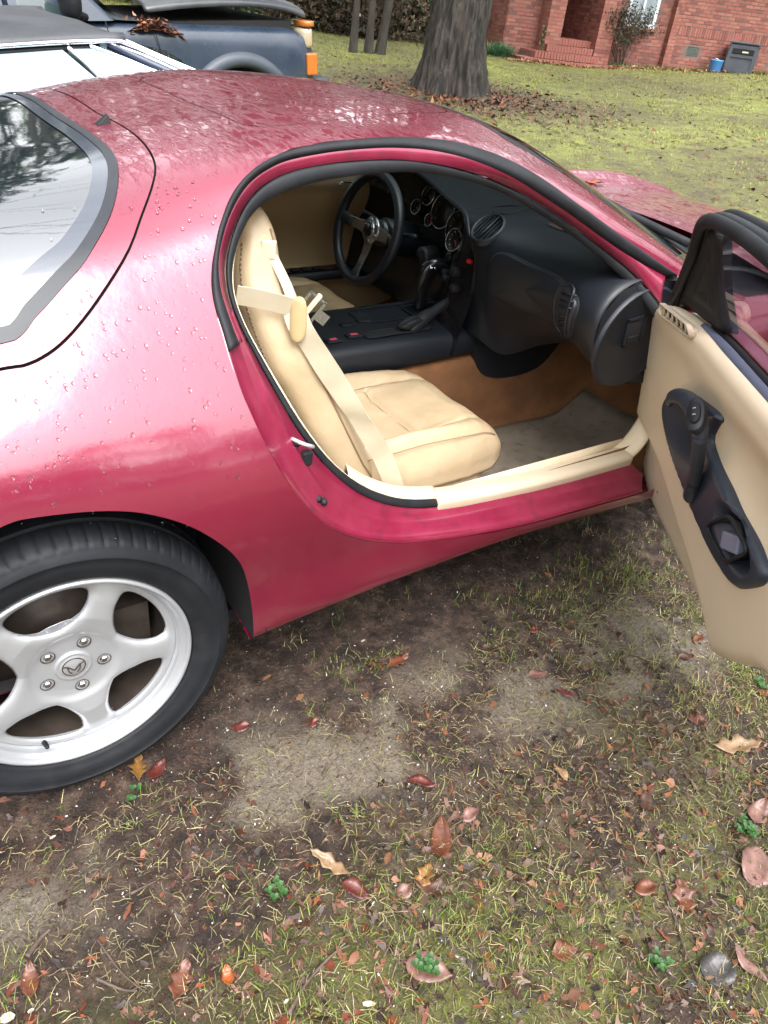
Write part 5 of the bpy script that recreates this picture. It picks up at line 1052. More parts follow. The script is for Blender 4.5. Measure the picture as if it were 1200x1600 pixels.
def mixc(f, a, b_):
    n = t.nodes.new('ShaderNodeMix'); n.data_type = 'RGBA'
    if isinstance(f, float): n.inputs[0].default_value = f
    else: t.links.new(f, n.inputs[0])
    t.links.new(a, n.inputs[6]); t.links.new(b_, n.inputs[7]); return n.outputs[2]
mud = ramp(gn(17, 14, .78), [(.36, (.009, .005, .0035)), (.47, (.032, .018, .0125)), (.55, (.075, .046, .032)), (.66, (.14, .098, .070))])
sandc = ramp(gn(120, 10, .75), [(.32, (.055, .042, .030)), (.5, (.17, .140, .104)), (.64, (.24, .205, .160)), (.78, (.40, .37, .32))])
grs = ramp(gn(3.2, 14, .8), [(.34, (.075, .053, .034)), (.46, (.12, .12, .036)), (.56, (.19, .21, .042)), (.70, (.27, .27, .075))])
c1 = mixc(sep.outputs[1], mud, sandc); c2_ = mixc(sep.outputs[0], c1, grs)
t.links.new(c2_, b.inputs['Base Color'])
mr = t.nodes.new('ShaderNodeMapRange'); mr.inputs[1].default_value = .35; mr.inputs[2].default_value = .65; mr.inputs[3].default_value = .38; mr.inputs[4].default_value = .85; t.links.new(gn(14), mr.inputs[0]); t.links.new(mr.outputs[0], b.inputs['Roughness'])
bp = t.nodes.new('ShaderNodeBump'); bp.inputs['Strength'].default_value = 1.0; bp.inputs['Distance'].default_value = .014; t.links.new(gn(130, 8, .7), bp.inputs['Height']); t.links.new(bp.outputs[0], b.inputs['Normal'])
g = mk('ground', np.stack([X.ravel(), Y.ravel(), Z.ravel()], 1), F, GM, None, True, 'structure')
ca = g.data.color_attributes.new('cover', 'FLOAT_COLOR', 'POINT')
cv = np.stack([cover(X, Y).ravel(), sand(X, Y).ravel()*(cover(X, Y).ravel() < .5), 0*X.ravel(), 0*X.ravel()+1], 1).astype(np.float32)
ca.data.foreach_set('color', cv.ravel())
# ---------------------------------------------------------------- coloured stuff meshes
def tinted(name, rough=.6, spec=.4, trans=0, bump=0):
    m = bpy.data.materials.new(name); m.use_nodes = True; t = m.node_tree; b = t.nodes['Principled BSDF']; a = t.nodes.new('ShaderNodeAttribute'); a.attribute_name = 'tint'
    t.links.new(a.outputs['Color'], b.inputs['Base Color']); pset(b, rough=rough, spec=spec)
    if trans:
        tl_ = t.nodes.new('ShaderNodeBsdfTranslucent'); t.links.new(a.outputs['Color'], tl_.inputs[0]); ms = t.nodes.new('ShaderNodeMixShader'); ms.inputs[0].default_value = trans
        out = [n for n in t.nodes if n.type == 'OUTPUT_MATERIAL'][0]; t.links.new(b.outputs[0], ms.inputs[1]); t.links.new(tl_.outputs[0], ms.inputs[2]); t.links.new(ms.outputs[0], out.inputs[0])
    return m
BLADE = tinted('grass_blades', .5, .4, .25); LITTER = tinted('wet_leaf_litter', .48, .35); FOL = tinted('foliage', .55, .3, .2); TWIG = tinted('twigs', .7, .3)
def stuff(name, V, F, C, m, label=None, cat=None, parent=None):
    me = bpy.data.meshes.new(name); V = np.asarray(V, np.float32); F = np.asarray(F, np.int32); k = F.shape[1]
    me.vertices.add(len(V)); me.vertices.foreach_set('co', V.ravel()); me.loops.add(F.size); me.loops.foreach_set('vertex_index', F.ravel())
    me.polygons.add(len(F)); me.polygons.foreach_set('loop_start', np.arange(0, F.size, k, dtype=np.int32)); me.polygons.foreach_set('loop_total', np.full(len(F), k, np.int32)); me.update(calc_edges=True)
    a = me.color_attributes.new('tint', 'FLOAT_COLOR', 'POINT'); C = np.concatenate([np.asarray(C, np.float32), np.ones((len(V), 1), np.float32)], 1); a.data.foreach_set('color', C.ravel())
    me.materials.append(m); o = link(bpy.data.objects.new(name, me), parent); o['kind'] = 'stuff'
    if label: o['label'] = label
    if cat: o['category'] = cat
    return o
rng = np.random.default_rng(11)
def blades(P, L, Wd, lean_, col, segs=3, jit=.35):
    """curved tapering blades at points P"""
    n = len(P); az = rng.uniform(0, 2*np.pi, n); d = np.stack([np.cos(az), np.sin(az)], 1); s_ = np.stack([-d[:, 1], d[:, 0]], 1)
    V = []; F = []; C = []
    for k in range(segs+1):
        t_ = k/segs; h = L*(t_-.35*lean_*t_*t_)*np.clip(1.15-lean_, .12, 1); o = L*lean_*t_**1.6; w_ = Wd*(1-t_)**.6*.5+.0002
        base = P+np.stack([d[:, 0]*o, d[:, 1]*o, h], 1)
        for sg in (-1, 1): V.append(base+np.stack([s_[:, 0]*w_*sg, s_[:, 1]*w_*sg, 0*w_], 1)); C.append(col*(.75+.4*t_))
    V = np.stack(V, 1); C = np.stack(C, 1); m = V.shape[1]; b_ = np.arange(n)[:, None]*m
    for k in range(segs): F.append(np.stack([b_[:, 0]+2*k, b_[:, 0]+2*k+1, b_[:, 0]+2*k+3, b_[:, 0]+2*k+2], 1))
    return V.reshape(-1, 3), np.concatenate(F), C.reshape(-1, 3)
def onground(x, y, up=0): return np.stack([x, y, gh(x, y)+up], 1)
# near grass: tufts
N = 19000
x = rng.uniform(-1.1, 2.7, N); y = rng.uniform(-2.3, -.35, N)
den = np.clip(fbm(x, y, 4, 41)*2.6-.9, 0, 1)*np.clip(.22+(-1.05-y)*1.1+.35*np.clip(x-1.0, 0, 1)+.45*np.exp(-((y+.83)/.10)**2)*(x > .45), .08, 1)*(1-.8*sand(x, y))
kp = rng.uniform(0, 1, N) < den; x, y = x[kp], y[kp]; nb = 9
X2 = np.repeat(x, nb)+rng.normal(0, .017, len(x)*nb); Y2 = np.repeat(y, nb)+rng.normal(0, .017, len(x)*nb)
base_c = np.array([[.14, .21, .030], [.29, .27, .085], [.38, .33, .17], [.08, .14, .025], [.22, .26, .045]])
ci = np.repeat(rng.choice(5, len(x), p=[.27, .25, .18, .12, .18]), nb); col = base_c[ci]*rng.uniform(.6, 1.3, (len(ci), 1))
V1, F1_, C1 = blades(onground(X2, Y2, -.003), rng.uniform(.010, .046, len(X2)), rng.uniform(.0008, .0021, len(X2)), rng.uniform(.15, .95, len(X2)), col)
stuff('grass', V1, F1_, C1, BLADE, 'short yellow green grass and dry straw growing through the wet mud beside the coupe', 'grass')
# mid and far lawn
N = 110000
d = 2.6+rng.uniform(0, 1, N)**1.35*22; lat = rng.uniform(-.55, .72, N)*(d+2.5)
x = -.165+_F0[0]*d+_R0[0]*lat; y = -1.921+_F0[1]*d+_R0[1]*lat
tt_ = x*_F0[0]+y*_F0[1]
kp = (rng.uniform(0, 1, N) < np.clip(cover(x, y), .12, 1)*np.clip(fbm(x, y, 1.6, 51)*2-.35, .15, 1)) & ~((x > -1) & (x < 3.7) & (abs(y) < .95))
x, y = x[kp], y[kp]; nb = 3; sc_l = np.repeat(np.clip((np.hypot(x, y))/6, .7, 2.2), nb)
X2 = np.repeat(x, nb)+rng.normal(0, .03, len(x)*nb); Y2 = np.repeat(y, nb)+rng.normal(0, .03, len(x)*nb)
gm = fbm(X2, Y2, .7, 61)[:, None]
col = (np.array([[.20, .25, .042]])*(1-gm)+np.array([[.36, .36, .10]])*gm)*rng.uniform(.55, 1.35, (len(X2), 1))
dry = rng.uniform(0, 1, len(X2)) < .18; col[dry] = np.array([.24, .19, .10])*rng.uniform(.6, 1.2, (dry.sum(), 1))
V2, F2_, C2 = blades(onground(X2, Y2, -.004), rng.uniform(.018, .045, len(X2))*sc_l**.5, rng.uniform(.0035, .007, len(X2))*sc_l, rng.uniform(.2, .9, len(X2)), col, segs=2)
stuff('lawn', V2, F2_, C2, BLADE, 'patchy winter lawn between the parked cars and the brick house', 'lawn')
# litter: small broken dead leaves
def litter(P, S, col, tilt=.35, k=9):
    n = len(P); az = rng.uniform(0, 2*np.pi, n); tl_ = rng.normal(0, tilt, (n, 2)); curl = rng.uniform(-.4, .6, n)
    V = [P+np.array([0, 0, .002])]; C = [col]; asp = rng.uniform(.4, .8, n)
    for j in range(k):
        q = 2*np.pi*j/k; rj = S*rng.uniform(.35, 1.15, n)*(1.25 if j in (0, k//2) else .9); a = rj*np.cos(q); b_ = rj*np.sin(q)*asp
        xx = a*np.cos(az)-b_*np.sin(az); yy = a*np.sin(az)+b_*np.cos(az); zz = a*tl_[:, 0]+b_*tl_[:, 1]+curl*b_*b_/np.maximum(S, 1e-4)*1.2
        V.append(P+np.stack([xx, yy, np.maximum(zz, -.002)+.002], 1)); C.append(col*rng.uniform(.8, 1.15, (n, 1)))
    V = np.stack(V, 1); C = np.stack(C, 1); b0 = np.arange(n)*(k+1)
    F = np.concatenate([np.stack([b0, b0+1+j, b0+1+(j+1) % k], 1) for j in range(k)])
    return V.reshape(-1, 3), F, C.reshape(-1, 3)
LC = np.array([[.060, .027, .016], [.095, .034, .019], [.040, .022, .016], [.13, .068, .038], [.085, .050, .034], [.030, .018, .013], [.15, .056, .025], [.10, .065, .048], [.020, .014, .011], [.035, .024, .018]])
N = 100000; x = rng.uniform(-1.1, 2.6, N); y = rng.uniform(-2.4, -.2, N)
kp = rng.uniform(0, 1, N) < np.clip(.18+(-.85-y)*1.3, .05, 1)*(1-.9*sand(x, y))*np.clip(fbm(x, y, 3, 71)*2.4-.5, .1, 1); x, y = x[kp], y[kp]
S = .0018+.0150*rng.uniform(0, 1, len(x))**4.6
Va, Fa, Ca = litter(onground(x, y, .001), S, LC[rng.choice(10, len(x))]*rng.uniform(.45, 1.35, (len(x), 1))*np.where((x < .35)[:, None], [[1.1, .8, .75]], [[1, 1, 1]]), .34)
stuff('leaf_litter', Va, Fa, Ca, LITTER, 'wet brown broken leaf litter pressed into the mud in front', 'leaf litter')
N = 9000; d = 3+rng.uniform(0, 1, N)**1.2*19; lat = rng.uniform(-.5, .7, N)*(d+2.5); x = -.165+_F0[0]*d+_R0[0]*lat; y = -1.921+_F0[1]*d+_R0[1]*lat
kp = ~((x > -1) & (x < 3.7) & (abs(y) < .95)) & (rng.uniform(0, 1, N) < np.clip(fbm(x, y, .8, 77)*2.2-.4, .1, 1)); x, y = x[kp], y[kp]
n2 = 3600; a_ = rng.uniform(0, 2*np.pi, n2); r_ = np.abs(rng.normal(0, 1.1, n2))+.35; x = np.r_[x, 7.95+r_*np.cos(a_)]; y = np.r_[y, 7.95+r_*np.sin(a_)]
Vb, Fb, Cb = litter(onground(x, y, .004), rng.uniform(.018, .05, len(x)), LC[rng.choice([0, 1, 3, 6, 4], len(x))]*rng.uniform(.6, 1.5, (len(x), 1)), .4, 6)
stuff('scattered_leaves', Vb, Fb, Cb, LITTER, 'brown leaves scattered over the lawn and heaped round the big trunk', 'fallen leaves')
# grit and bark crumbs on the bare track
N = 46000; x = rng.uniform(-1, 2.6, N); y = rng.uniform(-2.2, -.3, N); S = rng.uniform(.0008, .0032, N)
cg = np.where(rng.uniform(0, 1, (N, 1)) < .10, np.array([[.5, .47, .42]]), np.where(rng.uniform(0, 1, (N, 1)) < .45, np.array([[.16, .13, .10]]), np.array([[.03, .022, .018]])))
Vc, Fc, Cc = litter(onground(x, y, .0015), S, cg*rng.uniform(.6, 1.2, (N, 1)), .5, 5); stuff('grit', Vc, Fc, Cc, LITTER, 'pale grit and bark crumbs over the bare sandy track', 'grit')
# straw and thin twigs
def sticks(n, Lr, rr_, cols, reg, up=.003):
    x = rng.uniform(reg[0], reg[1], n); y = rng.uniform(reg[2], reg[3], n); az = rng.uniform(0, 2*np.pi, n); L = rng.uniform(*Lr, n); r_ = rng.uniform(*rr_, n); col = cols[rng.choice(len(cols), n)]*rng.uniform(.6, 1.25, (n, 1))
    V = []; C = []; m = 4; bend = rng.normal(0, .10, n)
    for k in range(m):
        t_ = k/(m-1)-.5; px_a = x+np.cos(az)*L*t_-np.sin(az)*L*bend*(t_*t_*4-1)*.5; py_a = y+np.sin(az)*L*t_+np.cos(az)*L*bend*(t_*t_*4-1)*.5; pz = gh(px_a, py_a)+up+.004*(k == 1)
        for j in range(3):
            q = 2*np.pi*j/3; V.append(np.stack([px_a-np.sin(az)*r_*np.cos(q), py_a+np.cos(az)*r_*np.cos(q), pz+r_*np.sin(q)], 1)); C.append(col)
    V = np.stack(V, 1); C = np.stack(C, 1); b0 = np.arange(n)*m*3; F = []
    for k in range(m-1):
        for j in range(3): F.append(np.stack([b0+k*3+j, b0+k*3+(j+1) % 3, b0+(k+1)*3+(j+1) % 3, b0+(k+1)*3+j], 1))
    return V.reshape(-1, 3), np.concatenate(F), C.reshape(-1, 3)
Vd, Fd, Cd = sticks(22000, (.006, .034), (.0004, .0009), np.array([[.33, .27, .155], [.21, .16, .09], [.06, .036, .027], [.27, .25, .11]]), (-1, 2.6, -2.2, -.9))
stuff('straw', Vd, Fd, Cd, TWIG, 'dry straw stems lying across the mud in the foreground', 'straw')
# ---------------------------------------------------------------- single leaves, twigs, chips, clover
def leafmesh(name, L, W, kind, curl, fold, m, seed):
    r_ = np.random.default_rng(seed); nu, nv = 25, 5; V = []; 
    for i_ in range(nu):
        u = i_/(nu-1)
        if kind == 'oak': w_ = max(0, math.sin(math.pi*min(1, u*1.02)))**.75*(.76+.24*math.cos(u*math.pi*6.6+.4))
        elif kind == 'round': w_ = math.sin(math.pi*u)**.55
        else: w_ = math.sin(math.pi*u**.85)**.9
        w_ = max(w_, .03)*W*.5*(1+.04*r_.normal())
        if u < .08: w_ = .0012
        for j in range(nv):
            v = (j/(nv-1)-.5)*2; x_ = (u-.5)*L; y_ = v*w_; z_ = abs(v)*w_*fold+curl*((u-.5)**2)*L+.0006*r_.normal()+.005*math.sin(u*7+seed)*abs(v)
            y_ += .12*L*math.sin(u*2+seed)*.3; V.append((x_, y_, z_))
    zm = min(v[2] for v in V); V = [(a, b_, c-zm) for a, b_, c in V]
    F = [(i_*nv+j, (i_+1)*nv+j, (i_+1)*nv+j+1, i_*nv+j+1) for i_ in range(nu-1) for j in range(nv-1)]
    o = mk(name, V, F, m); sol(o, .0006, 0)
    return o
def leafmat(n, c): c = tuple(v*.62 for v in c); return mat(n, c, .38, c2=tuple(v*.62 for v in c), ns=30, c3=tuple(v*.35 for v in c), ns2=90, amt2=.7, bump=.5, bs=160, bdist=.001)
LMt = {'rust': leafmat('rust_leaf', (.21, .070, .036)), 'red': leafmat('red_leaf', (.17, .040, .030)), 'ochre': leafmat('ochre_leaf', (.34, .17, .05)), 'tan': leafmat('tan_leaf', (.40, .25, .13)), 'pink': leafmat('pinkish_leaf', (.30, .15, .12)), 'brown': leafmat('brown_leaf', (.12, .055, .033)), 'orange': leafmat('orange_leaf', (.50, .13, .03)), 'grey': leafmat('grey_leaf', (.075, .068, .065))}
LEAVES = [
(0.087, -0.846, 70, 0.075, 0.04, 'oak', 'ochre', 0.4, 'curled ochre leaf standing against the foot of the silver wheel tyre'),
(0.118, -0.87, 40, 0.065, 0.03, 'oval', 'red', 0.3, 'dark red leaf beside the ochre one, just below the tyre'),
(0.565, -1.301, 55, 0.105, 0.045, 'oval', 'rust', 0.5, 'largest rust red leaf, curled up in the middle of the foreground'),
(0.337, -1.232, 120, 0.095, 0.035, 'oak', 'tan', 0.7, 'twisted tan leaf above the green clover sprig'),
(0.657, -1.282, 10, 0.05, 0.03, 'oval', 'pink', 0.2, 'small pinkish leaf above the largest rust leaf'),
(0.61, -1.168, -50, 0.07, 0.03, 'oval', 'red', 0.3, 'slim red leaf on the pale edge of the sandy track'),
(0.768, -0.839, 5, 0.075, 0.04, 'oak', 'rust', 0.3, 'rust leaf on the dark mud below the red sill'),
(0.713, -0.825, -20, 0.05, 0.03, 'oval', 'brown', 0.2, 'dull brown leaf tucked beside the rust one under the sill'),
(0.325, -0.836, 0, 0.045, 0.026, 'round', 'red', 0.2, 'small round red leaf near the rear tyre'),
(0.481, -0.907, 10, 0.035, 0.018, 'oval', 'red', 0.2, 'tiny red leaf alone on the track right of the tyre'),
(1.344, -1.462, -25, 0.13, 0.06, 'oak', 'tan', 0.5, 'large tan oak leaf with curled lobes at the right'),
(1.608, -1.158, 5, 0.06, 0.026, 'oval', 'rust', 0.3, 'rust leaf lying at the lower corner of the open door'),
(1.494, -1.197, -30, 0.05, 0.03, 'round', 'brown', 0.3, 'brown leaf a little in front of the door corner'),
(1.053, -1.436, 0, 0.06, 0.025, 'oval', 'rust', 0.4, 'narrow rust leaf in the grass below the tan oak leaf'),
(1.237, -1.605, 20, 0.08, 0.045, 'oval', 'pink', 0.5, 'broad pinkish tan leaf at the right edge by the clover'),
(0.918, -1.645, 60, 0.075, 0.05, 'oak', 'rust', 0.4, 'broad rust leaf in the lower right grass'),
(0.862, -1.592, -10, 0.06, 0.03, 'oval', 'rust', 0.3, 'folded rust leaf left of the broad one'),
(0.392, -1.491, -50, 0.09, 0.05, 'oval', 'pink', 0.3, 'pinkish leaf beside clover near the bottom edge'),
(0.351, -1.307, -60, 0.065, 0.035, 'oval', 'red', 0.3, 'red brown leaf right of the clover sprig'),
(0.012, -1.291, 50, 0.07, 0.045, 'oak', 'rust', 0.3, 'rust leaf at the bottom left of the mud'),
(0.082, -1.325, 80, 0.035, 0.022, 'oval', 'orange', 0.3, 'small orange leaf at the bottom left of the mud'),
(0.919, -1.798, -80, 0.075, 0.025, 'oval', 'pink', 0.4, 'upright slim pinkish leaf near the bottom right corner'),
(0.488, -1.378, -40, 0.085, 0.05, 'oak', 'brown', 0.4, 'crumpled brown oak leaf below the largest rust leaf'),
(0.484, -1.35, 30, 0.06, 0.04, 'oak', 'ochre', 0.5, 'ochre fragment heaped on the crumpled brown leaf'),
(0.905, -1.303, 80, 0.05, 0.022, 'oval', 'tan', 0.3, 'slim tan leaf standing in the grass below the sandy patch'),
(1.069, -1.05, -20, 0.055, 0.028, 'oval', 'pink', 0.2, 'pinkish leaf in the middle of the sandy track'),
(1.092, -1.131, -45, 0.05, 0.02, 'oval', 'red', 0.2, 'red sliver of leaf in grass right of the sandy track'),
(0.86, -1.77, 0, 0.07, 0.06, 'round', 'grey', 0.2, 'round grey leaf near the bottom right corner'),
(1.336, -1.359, -30, 0.06, 0.05, 'oak', 'red', 0.3, 'dark red leaf left of the tan oak leaf'),
(1.177, -0.921, 0, 0.035, 0.02, 'oval', 'red', 0.2, 'small red leaf on the mud below the middle of the sill'),
(1.117, -1.678, 20, 0.1, 0.07, 'round', 'pink', 0.2, 'wide mauve leaf with holes at the right edge'),
(0.63, -1.597, -20, 0.055, 0.04, 'oval', 'rust', 0.3, 'rust leaf low in the middle right grass'),
(-0.202, -1.168, 80, 0.06, 0.03, 'oval', 'rust', 0.3, 'rust leaf by the dark twig in the bottom left corner'),
(1.024, -1.456, 40, 0.06, 0.03, 'oval', 'brown', 0.3, 'brown leaf fragment just under the narrow rust leaf'),
(0.431, -1.356, 20, 0.035, 0.03, 'oval', 'pink', 0.2, 'pale pink scrap of leaf in bare mud'),
(1.577, -1.397, -60, 0.05, 0.035, 'round', 'rust', 0.3, 'rust leaf under the door beside the clover leaf')]
for k, (x, y, az, L, W, kind, colr, curl, lab) in enumerate(LEAVES):
    o = leafmesh('fallen_leaf', L, W, kind, curl, .35, LMt[colr], k); o.location = (x, y, float(gh(x, y))+.004); o.rotation_euler = (R(rng.uniform(-9, 9)), R(rng.uniform(-9, 9)), R(az)); tag(o, lab, 'leaf', 'single leaves lying on the mud in front of the coupe')
clv = mat('clover_green', (.018, .062, .012), .45, c2=(.028, .085, .017), ns=30)
for (x, y, n_, lab) in [(0.217, -1.232, 8, 'small clover sprig in the middle of the muddy foreground'), (1.174, -1.614, 22, 'widest clover patch at the right edge under the car door'), (0.39, -1.487, 14, 'clover patch round the pinkish leaf near the bottom'), (1.589, -1.371, 9, 'clover sprig beside the lower end of the open door'), (0.061, -0.902, 4, 'tiny clover sprig just below the rear tyre'), (0.769, -1.7, 8, 'low clover tuft in the bottom right grass')]:
    mb = MB()
    for k in range(n_):
        a = rng.uniform(0, 6.28); d_ = rng.uniform(0, .022); cx, cy = x+d_*math.cos(a), y+d_*math.sin(a); h = .010+rng.uniform(0, .014); g0 = float(gh(cx, cy))
        mb.tube([(x, y, g0), (cx, cy, g0+h)], .0006, 4)
        for j in range(3):
            q = a+j*2.094; pc = (cx+.0045*math.cos(q), cy+.0045*math.sin(q)); ring = [(pc[0]+.0042*math.cos(w_), pc[1]+.0042*math.sin(w_), g0+h+.001*math.sin(w_+q)) for w_ in np.linspace(0, 2*math.pi, 8, endpoint=False)]
            mb.add([(pc[0], pc[1], g0+h-.0008)]+ring, [(0, 1+i_, 1+(i_+1) % 8) for i_ in range(8)])
    tag(mb.out('clover', clv), lab, 'clover', 'bright green clover sprigs in the mud')
tw = mat('dark_twig', (.045, .030, .024), .6, c2=(.09, .06, .045), ns=40, bump=.6, bs=90)
for (pts_, r_, lab) in [([(0.141, -1.433), (0.194, -1.403), (0.256, -1.386), (0.286, -1.392)], 0.0035, 'longest dark twig rising from the bottom edge'), ([(-0.2, -1.13), (-0.174, -1.107), (-0.155, -1.099)], 0.005, 'short thick black twig in the bottom left corner'), ([(-0.091, -1.148), (-0.071, -1.226), (-0.046, -1.28)], 0.0018, 'thin reddish stem at the bottom left'), ([(0.961, -1.533), (0.851, -1.687), (0.781, -1.814)], 0.002, 'long thin stem crossing the bottom right grass'), ([(-0.111, -1.213), (-0.079, -1.25), (-0.058, -1.268)], 0.003, 'dark broken twig lying flat near the bottom left'), ([(-0.015, -1.103), (0.035, -1.1)], 0.0028, 'small dark twig left of centre in the mud')]:
    q_ = spl([(a, b_, float(gh(a, b_))+.005+r_) for a, b_ in pts_], 20)
    tag(MB().tube([tuple(p) for p in q_], np.linspace(r_*1.2, r_*.6, 20), 7).out('twig', tw), lab, 'twig', 'twigs lying on the mud')
chip = mat('pale_wood', (.34, .29, .21), .5, c2=(.42, .38, .31), ns=50)
for (x, y, az, L, W, lab) in [(0.272, -1.484, -35, 0.03, 0.012, 'largest split white wood chip near the bottom edge'), (-0.246, -1.204, -20, 0.03, 0.02, 'white wood chip cut by the bottom left corner'), (-0.213, -1.211, 0, 0.014, 0.007, 'oval pale chip in the bottom left'), (0.734, -0.722, 0, 0.018, 0.006, 'white chip on dark mud under the red sill'), (0.455, -1.503, -60, 0.022, 0.006, 'thin cream chip above the pinkish leaf'), (0.15, -1.41, 10, 0.012, 0.007, 'tiny pale chip at the bottom beside the long twig'), (-0.107, -0.916, 0, 0.016, 0.005, 'cream splinter below the rear tyre')]:
    o = MB().prism([(-L*.36, -W*.3), (-L*.1, -W*.42), (L*.30, -W*.22), (L*.36, W*.05), (L*.1, W*.34), (-L*.22, W*.30), (-L*.40, W*.08)], lambda u, v, w_: (u, v, w_), .003).out('wood_chip', chip, None, False); o.location = (x, y, float(gh(x, y))+.003); o.rotation_euler = (R(5), R(-7), R(az)); tag(o, lab, 'wood chip', 'pale wood chips on the mud')
# ---------------------------------------------------------------- trees
def at_depth(lat, dep): return (-.165+_F0[0]*dep+_R0[0]*lat, -1.921+_F0[1]*dep+_R0[1]*lat)
BARK = mat('grey_brown_bark', (.012, .010, .008), .88, c2=(.050, .041, .034), ns=16, c3=(.07, .085, .05), ns2=3, amt2=.35, stretch=(1, 1, .16), bump=1, bs=17, bdist=.06, mixlo=.42, mixhi=.58)
MOSSB = mat('thin_dark_bark', (.030, .025, .021), .85, c2=(.055, .048, .036), ns=9, stretch=(1, 1, .3), bump=.8, bs=40, bdist=.01)
def trunk_mesh(name, h, r0_, m, parent, flare=.35, lean_=(0, 0), ridge=.03, nu=96, nv=120, seed=0):
    V = []; 
    for i_ in range(nv):
        z = h*(i_/(nv-1))**1.25; t_ = z/h
        for k in range(nu):
            q = 2*math.pi*k/nu; fl = flare*math.exp(-z/.42)*(1+.45*math.sin(q*5+seed)+.25*math.sin(q*9+2+seed)); r = r0_*(1-.45*t_)*(1+fl)
            nn = mnoise.noise(Vector((math.cos(q)*4.2+seed, math.sin(q)*4.2, z*.9)))+.6*mnoise.noise(Vector((math.cos(q)*11, math.sin(q)*11+seed, z*2.3)))
            r += ridge*(abs(nn)**.7*2-.6)+ridge*.5*mnoise.noise(Vector((math.cos(q)*30, math.sin(q)*30, z*9)))
            V.append((r*math.cos(q)+lean_[0]*t_*h, r*math.sin(q)+lean_[1]*t_*h, z-.06))
    F = [(i_*nu+k, i_*nu+(k+1) % nu, (i_+1)*nu+(k+1) % nu, (i_+1)*nu+k) for i_ in range(nv-1) for k in range(nu)]
    return mk(name, V, F, m, parent)
def branches(mb, p, d, L, r, depth, rg, tips, spread=.55, seg=5):
    P = [Vector(p)]; dd = Vector(d).normalized()
    for k in range(seg):
        dd = (dd+Vector((rg.normal(0, .16), rg.normal(0, .16), rg.normal(.02, .12)))).normalized(); P.append(P[-1]+dd*L/seg)
    rs = [r*(1-.55*k/seg) for k in range(seg+1)]; mb.tube(P, rs, 7 if r > .05 else 4, caps=False)
    if depth == 0: tips.append(P[-1]); tips.append(P[seg//2]); return
    nb = 3 if depth > 1 else 3
    for k in range(nb):
        i_ = seg if k == 0 else rg.integers(seg//2, seg+1); a = Vector((rg.normal(), rg.normal(), rg.normal()*.7)).normalized()
        branches(mb, P[i_], (dd+a*spread*(.6 if k == 0 else 1.2)), L*rg.uniform(.6, .82), rs[i_]*.72, depth-1, rg, tips, spread, seg)
def leafcloud(name, cen, rad, n, size, cols, m, label=None, cat=None, parent=None, seed=0, flat=1.0, gap=True):
    rg = np.random.default_rng(seed); cen = np.array([tuple(c) for c in cen], float); rad = np.broadcast_to(np.asarray(rad, float), (len(cen),)); pick = rg.choice(len(cen), n, p=rad**2/np.sum(rad**2))
    u = rg.normal(0, 1, (n, 3)); u /= np.linalg.norm(u, axis=1)[:, None]; rr_ = rg.uniform(.35, 1.0, n)**.5
    P = cen[pick]+u*(rr_*rad[pick])[:, None]*np.array([1, 1, flat]); S = size*rg.uniform(.6, 1.4, n)
    a = rg.normal(0, 1, (n, 3)); a /= np.linalg.norm(a, axis=1)[:, None]; b_ = np.cross(a, rg.normal(0, 1, (n, 3))); b_ /= np.linalg.norm(b_, axis=1)[:, None]+1e-9
    V = np.stack([P-a*S[:, None], P+b_*S[:, None]*.45, P+a*S[:, None], P-b_*S[:, None]*.45], 1)
    tone = rg.uniform(.55, 1.35, (len(cen), 1))[pick]; C = np.array(cols)[rg.choice(len(cols), n)]*tone*rg.uniform(.7, 1.3, (n, 1))
    F = np.arange(n*4).reshape(n, 4); C = np.repeat(C[:, None, :], 4, 1)
    o = stuff(name, V.reshape(-1, 3), F, C.reshape(-1, 3), m, label, cat, parent)
    if parent is not None or label is None: pass
    return o
# the big tree whose trunk stands on the lawn
tx, ty = 7.86, 8.34
big = thing('oak_tree', 'thick dark barked trunk with flared foot on the lawn left of the brick house', 'tree', (tx, ty, float(gz(tx, ty))))
trunk_mesh('trunk', 6.2, .42, BARK, big, lean_=(.004, -.004), ridge=.042, nu=150, nv=170, seed=3)
rg = np.random.default_rng(3); mb = MB(); tips = []
for k in range(6):
    a = k*1.05+.3; branches(mb, (.10*math.cos(a), .10*math.sin(a), 5.6+.1*k), (math.cos(a), math.sin(a), .75), 3.2, .17, 3, rg, tips)
mb.out('limb', BARK, big)
leafcloud('crown', tips, .95, 15000, .12, [(.05, .085, .025), (.07, .10, .03), (.035, .06, .02)], FOL, parent=big, seed=4)
# three thin trunks at the wood's edge
for k, (px_l, dep, rr_, ln, lab) in enumerate(((-1.68, 16.6, .055, (.02, .01), 'left thin dark trunk of the three at the edge of the wood'), (-1.40, 16.8, .062, (.004, .0), 'middle thin dark trunk of the three at the edge of the wood'), (-1.20, 16.9, .072, (.09, -.06), 'right leaning trunk of the three thin ones at the edge of the wood'))):
    x_, y_ = at_depth(px_l, dep); tr = thing('thin_tree', lab, 'tree', (x_, y_, float(gz(x_, y_))), group='thin trees at the wood edge')
    trunk_mesh('trunk', 6.5, rr_, MOSSB, tr, flare=.5, lean_=ln, ridge=.008, nu=32, nv=50, seed=k)
    rg = np.random.default_rng(20+k); mb = MB(); tips = []
    for j in range(4): a = j*1.6+k; branches(mb, (ln[0]*5.4, ln[1]*5.4, 5.2+.2*j), (math.cos(a), math.sin(a), .8), 1.6, .05, 2, rg, tips)
    mb.out('limb', MOSSB, tr); leafcloud('crown', tips, .6, 2500, .11, [(.05, .085, .025), (.07, .10, .03)], FOL, parent=tr, seed=30+k)
